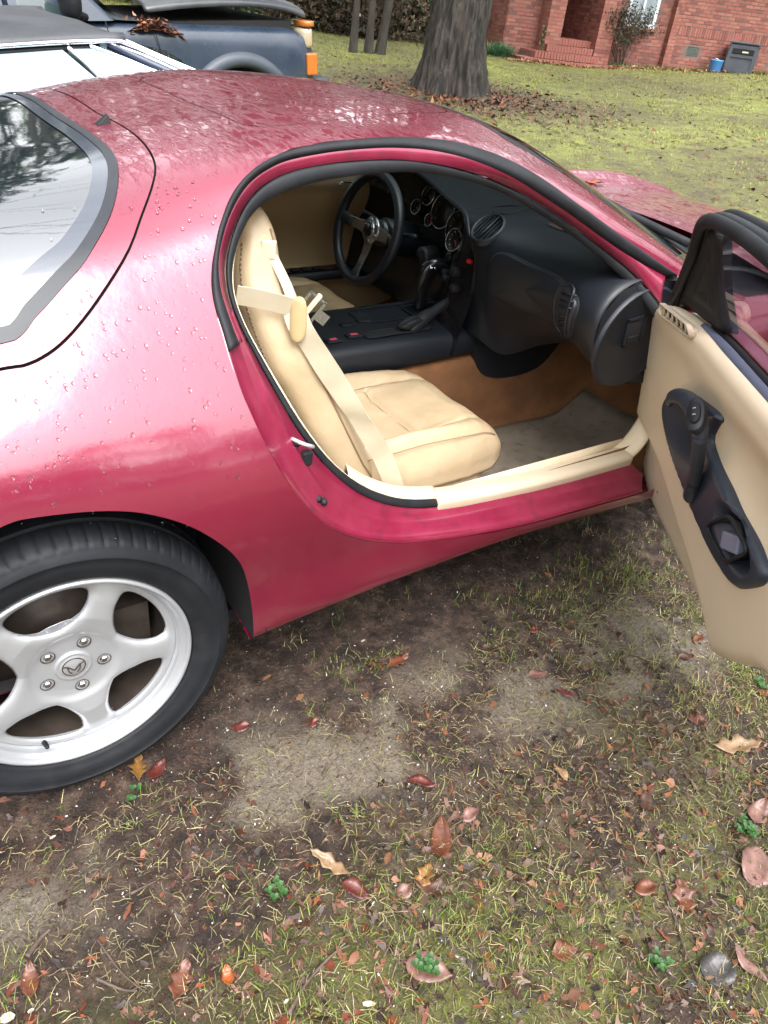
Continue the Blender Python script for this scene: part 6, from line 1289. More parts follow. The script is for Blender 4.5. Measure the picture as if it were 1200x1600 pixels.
# undergrowth and woods beyond the lawn: one mass
rg = np.random.default_rng(8); cen = []; rad = []
for k in range(230):
    lat = rg.uniform(-17, 1.15); dep = rg.uniform(21.5, 27)-.05*lat; x_, y_ = at_depth(lat, dep); h = rg.uniform(.2, 3.6); cen.append((x_, y_, float(gz(x_, y_))+h)); rad.append(rg.uniform(.5, 1.15))
leafcloud('undergrowth', cen, rad, 52000, .085, [(.05, .11, .04), (.07, .14, .05), (.12, .17, .08), (.085, .055, .035), (.10, .07, .045), (.03, .055, .022)], FOL, 'tangled evergreen undergrowth and brown brush along the edge of the wood', 'undergrowth', seed=9)
cen = []; rad = []
for k in range(70):
    lat = rg.uniform(-4, 1.1); dep = rg.uniform(20.8, 23); x_, y_ = at_depth(lat, dep); cen.append((x_, y_, float(gz(x_, y_))+rg.uniform(.0, 1.1))); rad.append(rg.uniform(.35, .7))
leafcloud('brown_brush', cen, rad, 13000, .065, [(.10, .065, .045), (.14, .095, .065), (.07, .05, .035), (.05, .06, .03)], FOL, 'dead brown brush heaped at the foot of the wood behind the big trunk', 'brush', seed=19)
# bare stems standing in the wood
mb = MB()
for k in range(46):
    lat = rg.uniform(-15, 1.1); dep = rg.uniform(22, 27); x_, y_ = at_depth(lat, dep); z0 = float(gz(x_, y_)); r = rg.uniform(.04, .16); dx, dy = rg.normal(0, .35, 2)
    mb.tube([(x_, y_, z0-.1), (x_+dx*.5, y_+dy*.5, z0+4), (x_+dx, y_+dy, z0+9)], [r, r*.75, r*.5], 7, caps=False)
o = mb.out('wood_stems', MOSSB, None, kind='stuff'); o['label'] = 'bare grey stems crowding inside the wood behind the lawn'; o['category'] = 'tree stems'
# the surrounding tree line: seen only as reflections and shade
def pine(mbT, cl, cr, x_, y_, H, rg):
    z0 = float(gz(x_, y_)); mbT.tube([(x_, y_, z0-.2), (x_, y_, z0+H*.6), (x_, y_, z0+H)], [.24, .16, .04], 7, caps=False)
    for j in range(11):
        t_ = rg.uniform(.35, 1.0); a = rg.uniform(0, 6.28); rr_ = (1.12-t_)*3.4*rg.uniform(.3, 1); cl.append((x_+rr_*math.cos(a), y_+rr_*math.sin(a), z0+H*t_)); cr.append(rg.uniform(.8, 1.6))
mbT = MB(); cl = []; cr = []
rg = np.random.default_rng(77)
for k in range(66):
    a = 2*math.pi*k/66+rg.uniform(-.05, .05); D = rg.uniform(25, 36); 
    if 1.6 < a < 2.2 and rg.uniform() < .5: continue
    pine(mbT, cl, cr, .6+D*math.cos(a), -.5+D*math.sin(a), rg.uniform(8, 16), rg)
o = mbT.out('far_tree_stems', MOSSB, None, kind='stuff'); o['label'] = 'trunks of the tall wood standing all round the yard'; o['category'] = 'tree stems'
for k in range(260):
    a = rg.uniform(0, 6.283); D = rg.uniform(25, 31); h = rg.uniform(.3, 7.5); cl.append((.6+D*math.cos(a), -.5+D*math.sin(a), h)); cr.append(rg.uniform(1.4, 2.4))
leafcloud('far_wood', cl, cr, 62000, .34, [(.03, .055, .02), (.04, .07, .026), (.06, .065, .035)], FOL, 'tall mixed wood all round the yard, dark against the white sky', 'wood', seed=78)
# a bare tree close by on the rear side, its limbs reaching over the yard
cl = []; cr = []; mbT = MB()
for x_, y_, H in ((-1.6, 12.5, 14), (.4, 14.5, 15), (-4.2, 13.5, 13)):
    pine(mbT, cl, cr, x_, y_, H, rg)
    for k in range(26): t_ = rg.uniform(.28, .98); a = rg.uniform(0, 6.28); r_ = (1.15-t_)*3.2*rg.uniform(.2, 1); cl.append((x_+r_*math.cos(a), y_+r_*math.sin(a), H*t_)); cr.append(rg.uniform(.6, 1.2))
o = mbT.out('near_pine_stems', MOSSB, None, kind='stuff'); o['label'] = 'stems of the tall dark pines beyond the pickup'; o['category'] = 'tree stems'
leafcloud('near_pines', cl, cr, 26000, .16, [(.025, .05, .02), (.03, .06, .022)], FOL, 'tall dark pines beyond the pickup, mirrored in the coupe rear glass and roof', 'pines', seed=88)
bt_ = thing('bare_tree', 'bare winter tree beside the yard whose limbs show mirrored in the coupe rear glass', 'tree', (-5.2, 1.6, 0))
trunk_mesh('trunk', 6.0, .26, BARK, bt_, ridge=.02, nu=40, nv=50, seed=6)
rg = np.random.default_rng(61); mb = MB(); tips = []
for a, el, L in ((-.25, .55, 3.6), (.5, .7, 3.3), (-1.0, .6, 3.2), (1.5, .8, 3), (2.8, .7, 3), (4.1, .8, 3)): branches(mb, (.05*math.cos(a), .05*math.sin(a), 5.4), (math.cos(a), math.sin(a), el), L, .13, 5, rg, tips, .6, 4)
mb.out('limb', BARK, bt_)
# ---------------------------------------------------------------- brick house
A_H = np.array([15.685, 12.541]); e_H = np.array([.95476, -.29737]); n_H = np.array([-.29737, -.95476]); Z_H = .56
def hw(u, w_, z): p = A_H+e_H*u+n_H*w_; return (p[0], p[1], Z_H+z)
HM = Matrix(((e_H[0], n_H[0], 0, A_H[0]), (e_H[1], n_H[1], 0, A_H[1]), (0, 0, 1, Z_H), (0, 0, 0, 1)))
def brickmat(name, c, c2): return mat(name, c, .75, c2=c2, ns=1.9, c3=(.20, .10, .07), ns2=7, amt2=.5, bump=.6, bs=60, bdist=.004)
BRICK = [brickmat('red_brick', (.27, .095, .072), (.22, .076, .058)), brickmat('dark_red_brick', (.18, .064, .050), (.15, .055, .044)), brickmat('orange_brick', (.31, .120, .088), (.25, .10, .073))]
MORT = mat('mortar', (.17, .115, .098), .9, c2=(.13, .09, .078), ns=9)
house = thing('brick_house', 'single storey red brick house with brick entrance steps and a pale window', 'house', (0, 0, 0)); house.matrix_world = HM
def brickwall(name, u0, u1, z0, z1, w0, wt, parent, rg, holes=(), soldier=None, seed=0):
    """wall facing w+, in house frame; bricks proud of recessed mortar"""
    core = MB(); segs = [(u0, u1, z0, z1)]
    for (a, b_, c, d) in holes:
        ns = []
        for (p, q, r, s) in segs:
            if b_ <= p or a >= q or d <= r or c >= s: ns.append((p, q, r, s)); continue
            if p < a: ns.append((p, a, r, s))
            if b_ < q: ns.append((b_, q, r, s))
            if r < c: ns.append((max(p, a), min(q, b_), r, c))
            if d < s: ns.append((max(p, a), min(q, b_), d, s))
        segs = ns
    for (p, q, r, s) in segs: core.box((p, w0-wt, r), (q, w0-.006, s))
    wl = core.out(name, MORT, parent, False)
    V = []; F = []; M = []; H = .0735; L = .213; row = 0; z = z0
    while z < z1-.03:
        sol_ = soldier is not None and soldier <= row < soldier+1
        hh = .205 if sol_ else H; l_ = .0735 if sol_ else L; u = u0-(0 if row % 2 or sol_ else l_/2)
        while u < u1-.02:
            a, b_ = max(u, u0), min(u+l_-.011, u1)
            if b_-a > .025 and not any(b_ > h_[0] and a < h_[1] and z+hh > h_[2] and z < h_[3] for h_ in holes):
                pr = rg.uniform(-.002, .004)+(.004 if sol_ else 0); b0 = len(V); z2 = min(z+hh-.011, z1)
                V += [(a, w0-.02, z), (b_, w0-.02, z), (b_, w0-.02, z2), (a, w0-.02, z2), (a+.002, w0+pr, z+.002), (b_-.002, w0+pr, z+.002), (b_-.002, w0+pr, z2-.002), (a+.002, w0+pr, z2-.002)]
                F += [(b0+4, b0+5, b0+6, b0+7), (b0, b0+1, b0+5, b0+4), (b0+1, b0+2, b0+6, b0+5), (b0+2, b0+3, b0+7, b0+6), (b0+3, b0, b0+4, b0+7)]; M += [rg.choice(3, p=[.5, .28, .22])]*5
            u += l_
        z += hh; row += 1
    o = mk('brick', V, F, BRICK, wl, False, 'stuff'); o.data.polygons.foreach_set('material_index', np.array(M, np.int32)); 
    bm = bmesh.new(); bm.from_mesh(o.data); bmesh.ops.recalc_face_normals(bm, faces=bm.faces); bm.to_mesh(o.data); bm.free(); return wl
rgb = np.random.default_rng(5)
brickwall('wall', -2.42, -1.60, -.15, 2.9, -.6, .25, house, rgb)
brickwall('wall', .06, 1.86, -.15, 2.9, -.6, .25, house, rgb, holes=[(.60, 1.42, .86, 2.3)])
brickwall('wall', -1.25, -.33, .40, 2.9, -1.9, .2, house, rgb, holes=[(-1.1, -.45, .42, 2.6)])
brickwall('wall', 1.86, 9.5, -.15, 2.9, -.5, .25, house, rgb, soldier=13, holes=[(2.45, 2.78, .40, .60), (4.95, 5.28, .40, .60)])
def sidewall(name, u, w0, w1, z0, z1, face, parent):
    S = link(bpy.data.objects.new(name, None), parent); return S
def brickbox(name, u0, u1, w0, w1, z0, z1, rg):
    """square brick pier: four faces of bricks"""
    core = MB().box((u0+.006, w0+.006, z0), (u1-.006, w1-.006, z1)).out(name, MORT, house, False); V = []; F = []; M = []
    H = .0735; L = .213; row = 0; z = z0
    while z < z1-.03:
        for fx in range(4):
            if fx in (0, 2): a0, a1 = u0, u1
            else: a0, a1 = w0, w1
            a = a0-(0 if (row+fx) % 2 else L/2)
            while a < a1-.02:
                p, q = max(a, a0), min(a+L-.011, a1)
                if q-p > .025:
                    pr = rg.uniform(-.002, .003)
                    if fx == 0: c = [(p, w1+pr), (q, w1+pr), (q, w1-.05), (p, w1-.05)]
                    elif fx == 2: c = [(p, w0-pr), (q, w0-pr), (q, w0+.05), (p, w0+.05)]
                    elif fx == 1: c = [(u1+pr, p), (u1+pr, q), (u1-.05, q), (u1-.05, p)]
                    else: c = [(u0-pr, p), (u0-pr, q), (u0+.05, q), (u0+.05, p)]
                    b0 = len(V); zz = min(z+H-.011, z1); V += [(x_, y_, z) for x_, y_ in c]+[(x_, y_, zz) for x_, y_ in c]
                    F += [(b0, b0+1, b0+2, b0+3), (b0+4, b0+5, b0+6, b0+7), (b0, b0+1, b0+5, b0+4), (b0+1, b0+2, b0+6, b0+5), (b0+2, b0+3, b0+7, b0+6), (b0+3, b0, b0+4, b0+7)]; M += [rg.choice(3, p=[.45, .15, .4])]*6
                a += L
        z += H; row += 1
    o = mk('brick', V, F, BRICK, core, False, 'stuff'); o.data.polygons.foreach_set('material_index', np.array(M, np.int32))
    bm = bmesh.new(); bm.from_mesh(o.data); bmesh.ops.recalc_face_normals(bm, faces=bm.faces); bm.to_mesh(o.data); bm.free(); return core
brickbox('pier', -1.62, -1.24, -.55, -.12, -.1, 2.9, rgb)
brickbox('pier', -.36, .06, -.55, -.02, -.1, 2.9, rgb)
brickbox('pier', 1.80, 2.0, -.62, -.42, -.1, 2.9, rgb)
for u0, u1 in ((-1.62, -1.40), (-.36, -.14)): brickbox('porch_side', u0, u1, -1.9, -.56, .0, 2.9, rgb)
brickbox('end_wall', -2.44, -2.2, -5.5, -.62, -.1, 2.9, rgb)
# steps: each tread a row of bricks on edge
def tread(u0, u1, w0, w1, z0, z1, rg, curve=0):
    c = MB().box((u0+.01, w0, z0-.2), (u1-.01, w1-.015, z1-.008)).out('step', MORT, house, False); u = u0
    sh = {}
    while u < u1-.02:
        cu = curve*(1-((u-(u0+u1)/2)/((u1-u0)/2))**2) if curve else 0
        b = MB().box((0, -.20, -(z1-z0)+.012), (.064, 0, 0)); o = None
        key = 'm'
        if key not in sh:
            o = b.out('brick', BRICK[int(rg.choice(3, p=[.5, .2, .3]))], c, False); sh[key] = o.data
        else: o = link(bpy.data.objects.new('brick', sh[key]), c)
        o.location = (u, w1+cu+rg.uniform(-.004, .004), z1+rg.uniform(-.003, .003)); u += .0745
    w_ = w1-.21
    while w_ > w0+.05:
        u = u0
        while u < u1-.1:
            o = MB().box((0, -.10, -.05), (.20, 0, 0)).out('brick', BRICK[2 if rg.uniform() < .3 else 0], c, False) if 'f' not in sh else link(bpy.data.objects.new('brick', sh['f']), c); sh.setdefault('f', o.data)
            o.location = (u, w_, z1+rg.uniform(-.003, .002)); u += .211
        w_ -= .108
tread(-2.35, -.22, -.60, .52, -.12, .045, rgb, .10)
tread(-1.98, -.36, -.60, .26, .045, .185, rgb, .06)
tread(-1.60, -.42, -.80, .02, .185, .325, rgb)
tread(-1.24, -.36, -1.7, -.26, .325, .465, rgb)
PALE = mat('pale_window_frame', (.62, .66, .68), .5, c2=(.52, .56, .60), ns=6); GLZ = mat('window_pane', (.35, .40, .44), .08, c2=(.22, .26, .28), ns=3)
win = MB().box((.60, -.66, .86), (1.42, -.62, 2.3)).out('window', PALE, house, False)
for (a, b_, c, d) in ((.60, .68, .86, 2.3), (1.34, 1.42, .86, 2.3), (.68, 1.34, .86, .94), (.98, 1.04, .94, 2.3), (.68, 1.34, 1.56, 1.61)): MB().box((a, -.62, c), (b_, -.575, d)).out('frame', PALE, win, False)
for a, b_ in ((.68, .98), (1.04, 1.34)):
    for c, d in ((.94, 1.56), (1.61, 2.3)): MB().box((a, -.612, c), (b_, -.606, d)).out('pane', GLZ, win, False)
MB().box((.54, -.62, .80), (1.48, -.52, .857)).out('window_sill', BRICK[0], house, False)
VENT = mat('grey_green_vent', (.10, .12, .10), .6)
for u_ in (2.45, 4.95):
    v = MB().box((u_, -.56, .40), (u_+.33, -.525, .60)).out('foundation_vent', VENT, house, False)
    for k in range(6): MB().box((u_+.02, -.525, .415+.03*k), (u_+.31, -.512, .430+.03*k)).out('vent_slat', VENT, v, False)
dr = MB().box((-1.08, -1.93, .465), (-.47, -1.88, 2.5)).out('door', mat('pinkish_door', (.28, .13, .10), .6), house, False)
MB().lathe([(0, 0), (.03, .01), (.03, .04), (0, .055)], 14, axis='y', c=(-.55, -1.90, 1.35)).out('handle', STEEL, dr)
ROOF = mat('dark_shingles', (.05, .045, .042), .9)
MB().add([(-2.8, .3, 2.9), (9.9, .3, 2.9), (9.9, -3.5, 4.5), (-2.8, -3.5, 4.5), (-2.8, .3, 3.02), (9.9, .3, 3.02), (9.9, -3.5, 4.62), (-2.8, -3.5, 4.62)], [(3, 2, 1, 0), (4, 5, 6, 7), (0, 1, 5, 4), (1, 2, 6, 5), (2, 3, 7, 6), (3, 0, 4, 7)]).out('roof', ROOF, house, False)
MB().box((-2.2, -5.5, -.1), (9.4, -2.2, 2.88)).out('house_core', MORT, house, False)
# dark grey slatted cabinet by the wall and a blue tub behind it
gp = mat('dark_grey_resin', (.040, .045, .058), .5, c2=(.055, .06, .072), ns=5, bump=.3, bs=50)
bx_, by_ = hw(3.62, .10, 0)[:2]
cab = thing('storage_cabinet', 'dark grey resin cabinet with a flat lid on the grass by the brick wall', 'cabinet', (bx_, by_, float(gz(bx_, by_))-.02), rz=R(-17.3-38))
bev(MB().box((-.33, -.36, 0), (.33, .36, .62), tp=.97).out('cabinet_body', gp, cab, False), .015, 2)
bev(MB().box((-.37, -.40, .62), (.37, .40, .665)).out('lid', gp, cab, False), .012, 2)
for sx, ax in ((-1, 0), (1, 0), (-1, 1), (1, 1)):
    if ax == 1:
        for a, b_, c, d in ((-.33, -.25, .02, .60), (.25, .33, .02, .60), (-.25, .25, .52, .60), (-.25, .25, .02, .10), (-.25, .25, .34, .40)): MB().box((a, sx*.36-.018, c), (b_, sx*.36+.018, d)).out('panel_rail', gp, cab, False)
    else:
        for a, b_, c, d in ((-.36, -.28, .02, .60), (.28, .36, .02, .60), (-.28, .28, .52, .60), (-.28, .28, .02, .10)): MB().box((sx*.33-.018, a, c), (sx*.33+.018, b_, d)).out('panel_rail', gp, cab, False)
MB().box((-.235, -.385, .42), (.235, -.362, .50)).out('slot', DARK, cab, False); MB().box((-.02, -.392, .445), (.12, -.380, .475)).out('white_scrap', CREAM, cab, False)
tx2, ty2 = hw(2.94, .12, 0)[:2]; bl = mat('blue_plastic', (.06, .22, .50), .4)
tub = thing('blue_tub', 'small blue plastic tub on the grass just left of the grey cabinet', 'tub', (tx2, ty2, float(gz(tx2, ty2))-.02))
MB().lathe([(0, .0), (.13, .0), (.145, .02), (.155, .24), (.165, .25), (.16, .27), (.145, .25), (.14, .03), (0, .03)], 28, axis='z').out('tub_wall', bl, tub)
MB().tube([(.15*math.cos(a), .15*math.sin(a), .25+.05*math.sin(a)) for a in np.linspace(0, math.pi, 14)], .006, 6).out('handle', STEEL, tub)
# shrubs by the house
def at_h(u, w_): p = hw(u, w_, 0); return p[0], p[1]
x_, y_ = at_h(.52, -.22); z_ = float(gz(x_, y_)); sh = thing('twiggy_shrub', 'straggly dark twiggy shrub growing under the pale window', 'shrub', (x_, y_, z_)); rg = np.random.default_rng(44); mb = MB(); tips = []
for k in range(16): a = rg.uniform(0, 6.28); branches(mb, (.1*math.cos(a), .1*math.sin(a), 0), (.5*math.cos(a), .35*math.sin(a), 1), .55, .010, 2, rg, tips, .7, 4)
mb.out('stems', MOSSB, sh); cen = [(t_.x, t_.y, t_.z) for t_ in tips]; leafcloud('leaves', cen, .13, 3600, .028, [(.035, .05, .025), (.06, .07, .035), (.09, .05, .035), (.05, .035, .025)], FOL, parent=sh, seed=45)
x_, y_ = at_h(-2.75, .05); z_ = float(gz(x_, y_)); sp = thing('strap_leaf_plant', 'clump of bluish green strap leaves at the left corner of the brick house', 'plant', (x_, y_, z_))
n_ = 900; a = rng.uniform(0, 6.28, n_); rr_ = rng.uniform(0, .34, n_); V_, F_q, C_q = blades(np.stack([rr_*np.cos(a), rr_*np.sin(a)*.7, 0*a], 1), rng.uniform(.25, .52, n_), rng.uniform(.012, .022, n_), rng.uniform(.4, .85, n_), np.array([[.06, .15, .07]])*rng.uniform(.6, 1.6, (n_, 1)), segs=4)
stuff('strap_leaves', V_, F_q, C_q, FOL, parent=sp)
n_ = 5200; u_ = rng.uniform(.1, 7.5, n_); w_ = rng.uniform(-.48, -.02, n_); xx = A_H[0]+e_H[0]*u_+n_H[0]*w_; yy = A_H[1]+e_H[1]*u_+n_H[1]*w_
V_, F_q, C_q = blades(onground(xx, yy), rng.uniform(.05, .13, n_), rng.uniform(.006, .012, n_), rng.uniform(.2, .7, n_), np.array([[.09, .16, .035]])*rng.uniform(.6, 1.4, (n_, 1)), segs=2)
stuff('tall_grass', V_, F_q, C_q, BLADE, 'taller green grass along the foot of the brick wall', 'grass')
n_ = 4200; u_ = rng.uniform(-2.9, 4.6, n_); w_ = .30+.22*rng.normal(0, 1, n_)*.6-.05*u_; w_ = np.where(u_ < -.1, w_+.35, w_); xx = A_H[0]+e_H[0]*u_+n_H[0]*w_; yy = A_H[1]+e_H[1]*u_+n_H[1]*w_
V_, F_q, C_q = litter(onground(xx, yy, .01), rng.uniform(.02, .05, n_), np.array([(.24, .10, .05), (.17, .07, .04), (.30, .16, .09)])[rng.choice(3, n_)]*rng.uniform(.6, 1.3, (n_, 1)), .5, 6)
stuff('leaf_drift', V_, F_q, C_q, LITTER, 'drift of rust brown leaves along the house wall and round the steps', 'fallen leaves')
x_, y_ = at_h(-1.72, -.08); vine = thing('wall_vine', 'thin leafy vine climbing the brick wall left of the steps', 'plant', (x_, y_, float(gz(x_, y_)))); mb = MB(); vt2 = spl([(0, 0, 0), (.02, -.02, .25), (-.02, -.03, .5), (.03, -.03, .8)], 20); mb.tube([tuple(p) for p in vt2], .006, 5); mb.out('stem', MOSSB, vine)
leafcloud('leaves', [tuple(p) for p in vt2[4:16]], .06, 160, .03, [(.10, .12, .05), (.18, .14, .08)], FOL, parent=vine, seed=3)
# ---------------------------------------------------------------- the other two vehicles
def body_loft(name, secs, m, parent, ny=None, K=40, n=60):
    R_ = [[tuple(p) for p in spl([(x, y, z) for y, z in pr], K)] for x, pr in secs]; G = np.array(R_); t_ = np.array([s[0] for s in secs], float); q = np.linspace(t_[0], t_[-1], n)
    G = _herm(t_, G, _cr_slopes(t_, G), q); return MB().loft([list(r) for r in G], closed=False).out(name, m, parent), G
# old hardtop coupe, pale blue with a black vinyl roof (local frame: x forward, y away, z up)
cl_ = thing('old_hardtop', 'pale blue old car with black vinyl roof and chrome trim parked beyond the red coupe', 'car', (0, 1.42, 0)); cl_.rotation_euler = (0, R(-7), 0)
PB = mat('pale_blue_paint', (.38, .47, .53), .25, c2=(.34, .43, .49), ns=3, coat=.8, coatr=.08); VIN = mat('black_vinyl_roof', (.030, .032, .038), .5, c2=(.05, .052, .06), ns=6, bump=.5, bs=90, bdist=.002)
hood_z = lambda x: np.interp(x, [-2.2, -1.4, -.6, 1.30, 1.5, 1.8, 2.9], [.86, .90, .905, .90, .80, .66, .58])
secs = []
for x in (-2.3, -1.6, -.8, 0, .7, 1.25, 1.5, 1.8, 2.1, 2.4):
    zt = float(hood_z(x)); w_ = .92 if -1.9 < x < 2.8 else .86; secs.append((x, [(.92-w_+.06, .25), (.92-w_+.01, .42), (.92-w_, min(.60, zt-.2)), (.92-w_+.015, zt-.14), (.92-w_+.05, zt-.04), (.92-w_+.10, zt), (.92-w_+.3, zt+.015), (.92, zt+.03), (.92+w_-.3, zt+.015), (.92+w_-.10, zt), (.92+w_-.05, zt-.04), (.92+w_-.015, zt-.14), (.92+w_, min(.60, zt-.2)), (.92+w_-.01, .42), (.92+w_-.06, .25)]))
body_loft('body', secs, PB, cl_, K=60, n=50)
# greenhouse: roof slab on its frame; local z of the drip rail about 1.13
rsec = []
for x, zt, zd, w_ in ((-1.15, .94, .92, .70), (-.95, 1.00, .98, .69), (-.60, 1.085, 1.035, .69), (-.1, 1.105, 1.05, .69), (.45, 1.105, 1.052, .69), (.80, 1.095, 1.052, .69), (1.0, 1.075, 1.048, .69), (1.09, 1.052, 1.042, .69)):
    c = .92; rsec.append((x, [(c-w_-.005, zd-.012), (c-w_-.004, zd), (c-w_+.02, zd+.022), (c-w_+.12, zd+(zt-zd)*.7), (c-.2, zt), (c, zt+.004), (c+.2, zt), (c+w_-.12, zd+(zt-zd)*.7), (c+w_-.02, zd+.022), (c+w_+.004, zd), (c+w_+.005, zd-.012)]))
o, RG2 = body_loft('vinyl_roof', rsec, VIN, cl_, K=60, n=50); sol(o, .015, -1)
sy = lambda z: .13+(.36-.13)*(z-.95)/(1.08-.95)      # side glass leans in
dripP = [(x, .232, zd) for x, zd in ((-.95, .975), (-.60, 1.028), (-.1, 1.045), (.45, 1.047), (.80, 1.047), (.98, 1.042), (1.07, 1.036))]
def strip_tube(name, P, r, m, flat=1.0, n=40): return MB().tube([tuple(p) for p in spl(P, n)], r, 8, flat=flat).out(name, m, cl_)
strip_tube('drip_rail', [(p[0], p[1]-.012, p[2]) for p in dripP]+[(1.18, .19, .985), (1.32, .13, .915)], .009, CHROME)
strip_tube('window_seal', [(p[0], p[1]+.002, p[2]-.022) for p in dripP[:-1]], .013, RUBBER)
SG = mat('milky_side_glass', (.24, .31, .34), .05, c2=(.30, .37, .40), ns=4, ior=1.6)
mk('side_glass', [(-.95, .09, .905), (.93, .09, .910), (.83, .225, 1.025), (-.1, .228, 1.026), (-.6, .23, 1.015), (-.85, .22, .98)], [(0, 1, 2, 3, 4, 5)], SG, cl_, False)
mk('vent_glass', [(.95, .09, .911), (1.20, .09, .911), (1.05, .19, .985), (.95, .225, 1.022), (.86, .225, 1.026)], [(0, 1, 2, 3, 4)], SG, cl_, False)
strip_tube('vent_bar', [(.855, .222, 1.028), (.90, .16, .975), (.945, .085, .912)], .011, CHROME)
strip_tube('pillar_trim', [(.94, .225, 1.030), (1.07, .17, .975), (1.20, .085, .912)], .008, CHROME)
strip_tube('pillar_trim', [(1.01, .235, 1.036), (1.14, .19, .985), (1.28, .13, .915)], .007, CHROME)
strip_tube('pillar', [(1.02, .245, 1.03), (1.12, .20, .975), (1.25, .14, .912)], .020, mat('blue_black_pillar', (.02, .03, .06), .3))
strip_tube('belt_trim', [(-1.0, .052, .905), (.2, .048, .912), (1.3, .05, .912)], .008, CHROME)
strip_tube('rear_pillar_trim', [(.40, .10, .955), (.42, .08, .93), (.44, .06, .908)], .010, CHROME)
wsg2 = glassmat('old_windscreen', (.45, .62, .58), ior=1.6)
mk('windscreen', [(1.07, .25, 1.04), (1.08, 1.6, 1.04), (1.40, 1.68, .905), (1.50, .92, .905), (1.36, .15, .905)], [(0, 4, 3, 2, 1)], wsg2, cl_, False)
strip_tube('windscreen_trim', [(1.08, .25, 1.042), (1.22, .20, .975), (1.36, .14, .912)], .008, CHROME)
mk('interior_dark', [(-.9, .2, .89), (1.2, .2, .89), (1.2, 1.6, .89), (-.9, 1.6, .89)], [(0, 1, 2, 3)], mat('pale_seat_vinyl', (.45, .47, .46), .6), cl_, False)
for x in (-1.45, 2.05):
    for y_ in (.10, 1.74):
        wl = MB().lathe([(0, -.08), (.16, -.08), (.18, -.09), (.30, -.10), (.325, -.08), (.33, 0), (.325, .08), (.30, .10), (0, .08)], 32, c=(x, y_, .29)).out('wheel', TYREM, cl_)
MB().lathe([(0, -.10), (.05, -.105), (.16, -.09), (.165, -.08)], 32, c=(2.05, .10, .29)).out('hub_cap', CHROME, cl_)
# dark blue pickup, bonnet ajar
pk_ = thing('pickup_truck', 'dark navy pickup truck with its bonnet slightly raised and leaves piled on the cowl', 'truck', (0, 4.2, -.055)); pk_.rotation_euler = (0, R(-4.5), R(1.5))
NV = mat('faded_navy_paint', (.014, .024, .042), .32, c2=(.028, .042, .066), ns=2.2, rvar=.12, coat=.7, coatr=.15, bump=.1, bs=40); NVB = mat('bonnet_black', (.022, .026, .034), .4, c2=(.05, .052, .055), ns=3, rvar=.15, coat=.3, coatr=.2)
def fz(x): return float(np.interp(x, [-2, 1.9, 2.2, 2.7, 3.1, 3.28, 3.36], [1.02, .985, .965, .950, .935, .915, .87]))
secs = []
for x in (-2.2, -1.0, 0, 1.0, 1.75, 2.1, 2.4, 2.7, 3.0, 3.2, 3.33, 3.38):
    z1 = fz(x); ins = .0 if x < 3.25 else (.03 if x < 3.35 else .07)
    secs.append((x, [(.06+ins, .22), (.02+ins, .45), (.0+ins, .60), (.0+ins, .72), (.012+ins, z1-.10), (.035+ins, z1-.03), (.08+ins, z1), (.16+ins, z1+.012)]))
fd, G3 = body_loft('front_fender', secs, NV, pk_, K=50, n=120)
bm = bmesh.new(); bm.from_mesh(fd.data); bmesh.ops.delete(bm, geom=[f for f in bm.faces if ((f.calc_center_median().x-2.70)**2+(f.calc_center_median().z-.32)**2) < .41**2 and f.calc_center_median().z > .2], context='FACES'); bm.to_mesh(fd.data); bm.free()
th = np.linspace(-.15, math.pi+.15, 40)
fl = MB().loft([[(2.70+r_*math.cos(a), y_, .32+r_*.98*math.sin(a)) for a in th] for r_, y_ in ((.49, .0), (.485, -.022), (.46, -.045), (.42, -.05), (.395, -.035), (.38, .02), (.38, .3))], closed=False); fl.out('wheel_flare', mat('faded_flare_plastic', (.035, .045, .06), .5, c2=(.05, .06, .075), ns=5), pk_)
MB().lathe([(0, -.05), (.19, -.05), (.2, -.08), (.33, -.10), (.36, -.07), (.365, .0), (.36, .12), (0, .14)], 40, c=(2.70, .14, .30)).out('wheel', TYREM, pk_)
MB().box((-2.2, .10, .3), (3.20, 1.65, .90)).out('body_core', DARK, pk_, False)
hr = []
for x, zc in ((2.02, 1.085), (2.25, 1.115), (2.6, 1.135), (2.95, 1.13), (3.15, 1.105), (3.27, 1.075), (3.33, 1.05)):
    hr.append([(x, y_, z_+.02) for y_, z_ in ((.085, zc-.075), (.080, zc-.045), (.10, zc-.028), (.20, zc), (.5, zc+.03), (.9, zc+.035), (1.3, zc+.03), (1.6, zc), (1.70, zc-.03), (1.72, zc-.075))])
hd_ = MB().loft(hr, closed=False).out('bonnet', NVB, pk_); sol(hd_, .012, 0); sub(hd_, 1)
MB().box((2.05, .12, .93), (3.22, 1.6, .985)).out('engine_bay', DARK, pk_, False)
am = mat('amber_lens', (.42, .12, .015), .25, coat=1); gy = mat('clear_lens', (.36, .30, .20), .2, coat=1)
sub(MB().loft([[(3.26+a, .01+b_, z_) for a, b_ in ((0, 0), (.10, .01), (.14, .08), (.13, .3), (0, .3))] for z_ in (.80, .82, .92, .945)], cap=True).out('headlight', gy, pk_), 1)
sub(MB().loft([[(3.27+a, .0+b_, z_) for a, b_ in ((0, 0), (.10, .01), (.13, .07), (.12, .3), (0, .3))] for z_ in (.945, .955, .985, .99)], cap=True).out('corner_lamp', am, pk_), 1)
bev(MB().box((3.29, -.004, .62), (3.385, .10, .775)).out('marker_lamp', am, pk_, False), .012)
bev(MB().box((3.30, .02, .36), (3.52, 1.7, .60)).out('front_bumper', NVB, pk_, False), .03)
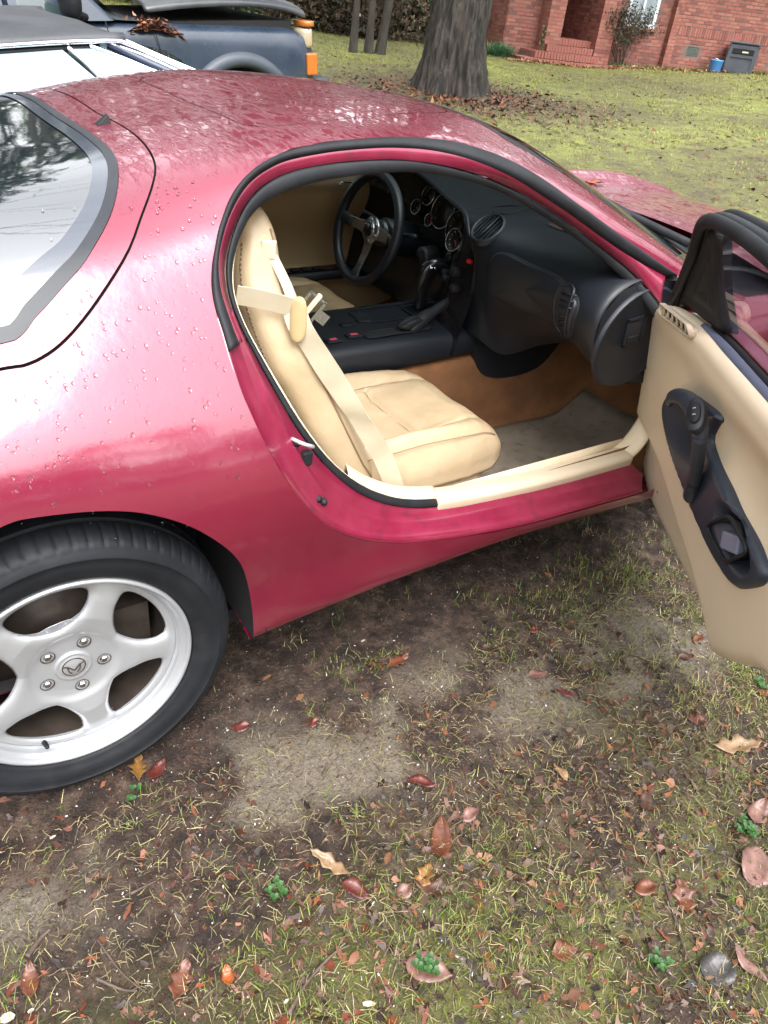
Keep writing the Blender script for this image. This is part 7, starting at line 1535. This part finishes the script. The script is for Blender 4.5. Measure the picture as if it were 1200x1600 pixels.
# cab
cabV = [(-1.2, .02, 1.0), (1.80, .02, 1.0), (1.30, .20, 1.50), (-1.1, .20, 1.52), (-1.2, 1.7, 1.0), (1.80, 1.7, 1.0), (1.30, 1.52, 1.50), (-1.1, 1.52, 1.52)]
cb_ = mk('cab', cabV, [(0, 1, 2, 3), (4, 7, 6, 5), (3, 2, 6, 7), (1, 5, 6, 2), (0, 3, 7, 4)], NV, pk_, False); bev(cb_, .03)
TG = mat('dark_green_truck_glass', (.03, .05, .05), .05, ior=1.8)
mk('side_window', [(-.6, .048, 1.06), (1.05, .048, 1.06), (1.0, .205, 1.46), (-.55, .205, 1.46)], [(0, 1, 2, 3)], TG, pk_, False)
mk('quarter_window', [(1.18, .035, 1.05), (1.62, .035, 1.04), (1.28, .17, 1.40), (1.20, .19, 1.44)], [(0, 1, 2, 3)], TG, pk_, False)
MB().tube([(1.115, .03, 1.03), (1.10, .20, 1.47)], .018, 6).out('door_frame', NV, pk_)
mk('windscreen', [(1.84, .12, 1.02), (1.84, 1.6, 1.02), (1.36, 1.46, 1.47), (1.36, .25, 1.47)], [(0, 1, 2, 3)], TG, pk_, False)
MB().tube([(1.72, -.004, 1.00), (1.75, -.006, .80), (1.74, -.004, .45)], .004, 5).out('door_gap', DARK, pk_)
MB().tube([(2.06, .004, .95), (2.09, -.006, .80), (2.10, -.004, .62)], .003, 5).out('panel_gap', DARK, pk_)
mir = MB().loft([[(1.50+a*.07*k-.03, -.12+.11*b_*k+.0, 1.12+c) for a, b_ in [(math.cos(q), math.sin(q)) for q in np.linspace(0, 2*math.pi, 20, endpoint=False)]] for k, c in ((.6, -.10), (.95, -.07), (1.05, 0), (1.0, .08), (.7, .13))], cap=True).out('wing_mirror', RUBBER, pk_); sub(mir, 1)
MB().tube([(1.52, -.06, 1.05), (1.60, .03, 1.02)], .025, 8).out('mirror_arm', RUBBER, pk_)
cwl = MB().add([(1.78, .05, 1.005), (2.05, .05, .99), (2.05, 1.68, .99), (1.78, 1.68, 1.005)], [(0, 1, 2, 3)]).out('cowl', NVB, pk_, False)
# leaves heaped on the pickup's cowl
n_ = 900; xx = rng.normal(1.99, .075, n_); yy = 4.2+np.abs(rng.normal(.09, .12, n_))+.03; zz = 1.055+np.abs(rng.normal(0, .022, n_))-.25*np.abs(xx-1.99)
V_, F_q, C_q = litter(np.stack([xx, yy, zz], 1), rng.uniform(.015, .04, n_), np.array([(.26, .10, .05), (.15, .06, .04), (.34, .17, .10), (.08, .04, .03)])[rng.choice(4, n_)]*rng.uniform(.6, 1.4, (n_, 1)), .45, 8)
stuff('cowl_leaves', V_, F_q, C_q, LITTER, 'heap of wet brown leaves caught on the cowl of the navy pickup', 'leaf heap')
# wet orange leaf stuck to the coupe bonnet
o = leafmesh('fallen_leaf', .10, .055, 'oak', .2, .2, LMt['orange'], 91); hp_ = hfn(np.array([2.72]), np.array([.215]))[0]; o.location = (hp_[0], hp_[1], hp_[2]+.002); o.rotation_euler = (R(-3), R(2), R(-20)); tag(o, 'wet orange leaf stuck on the red bonnet', 'leaf')
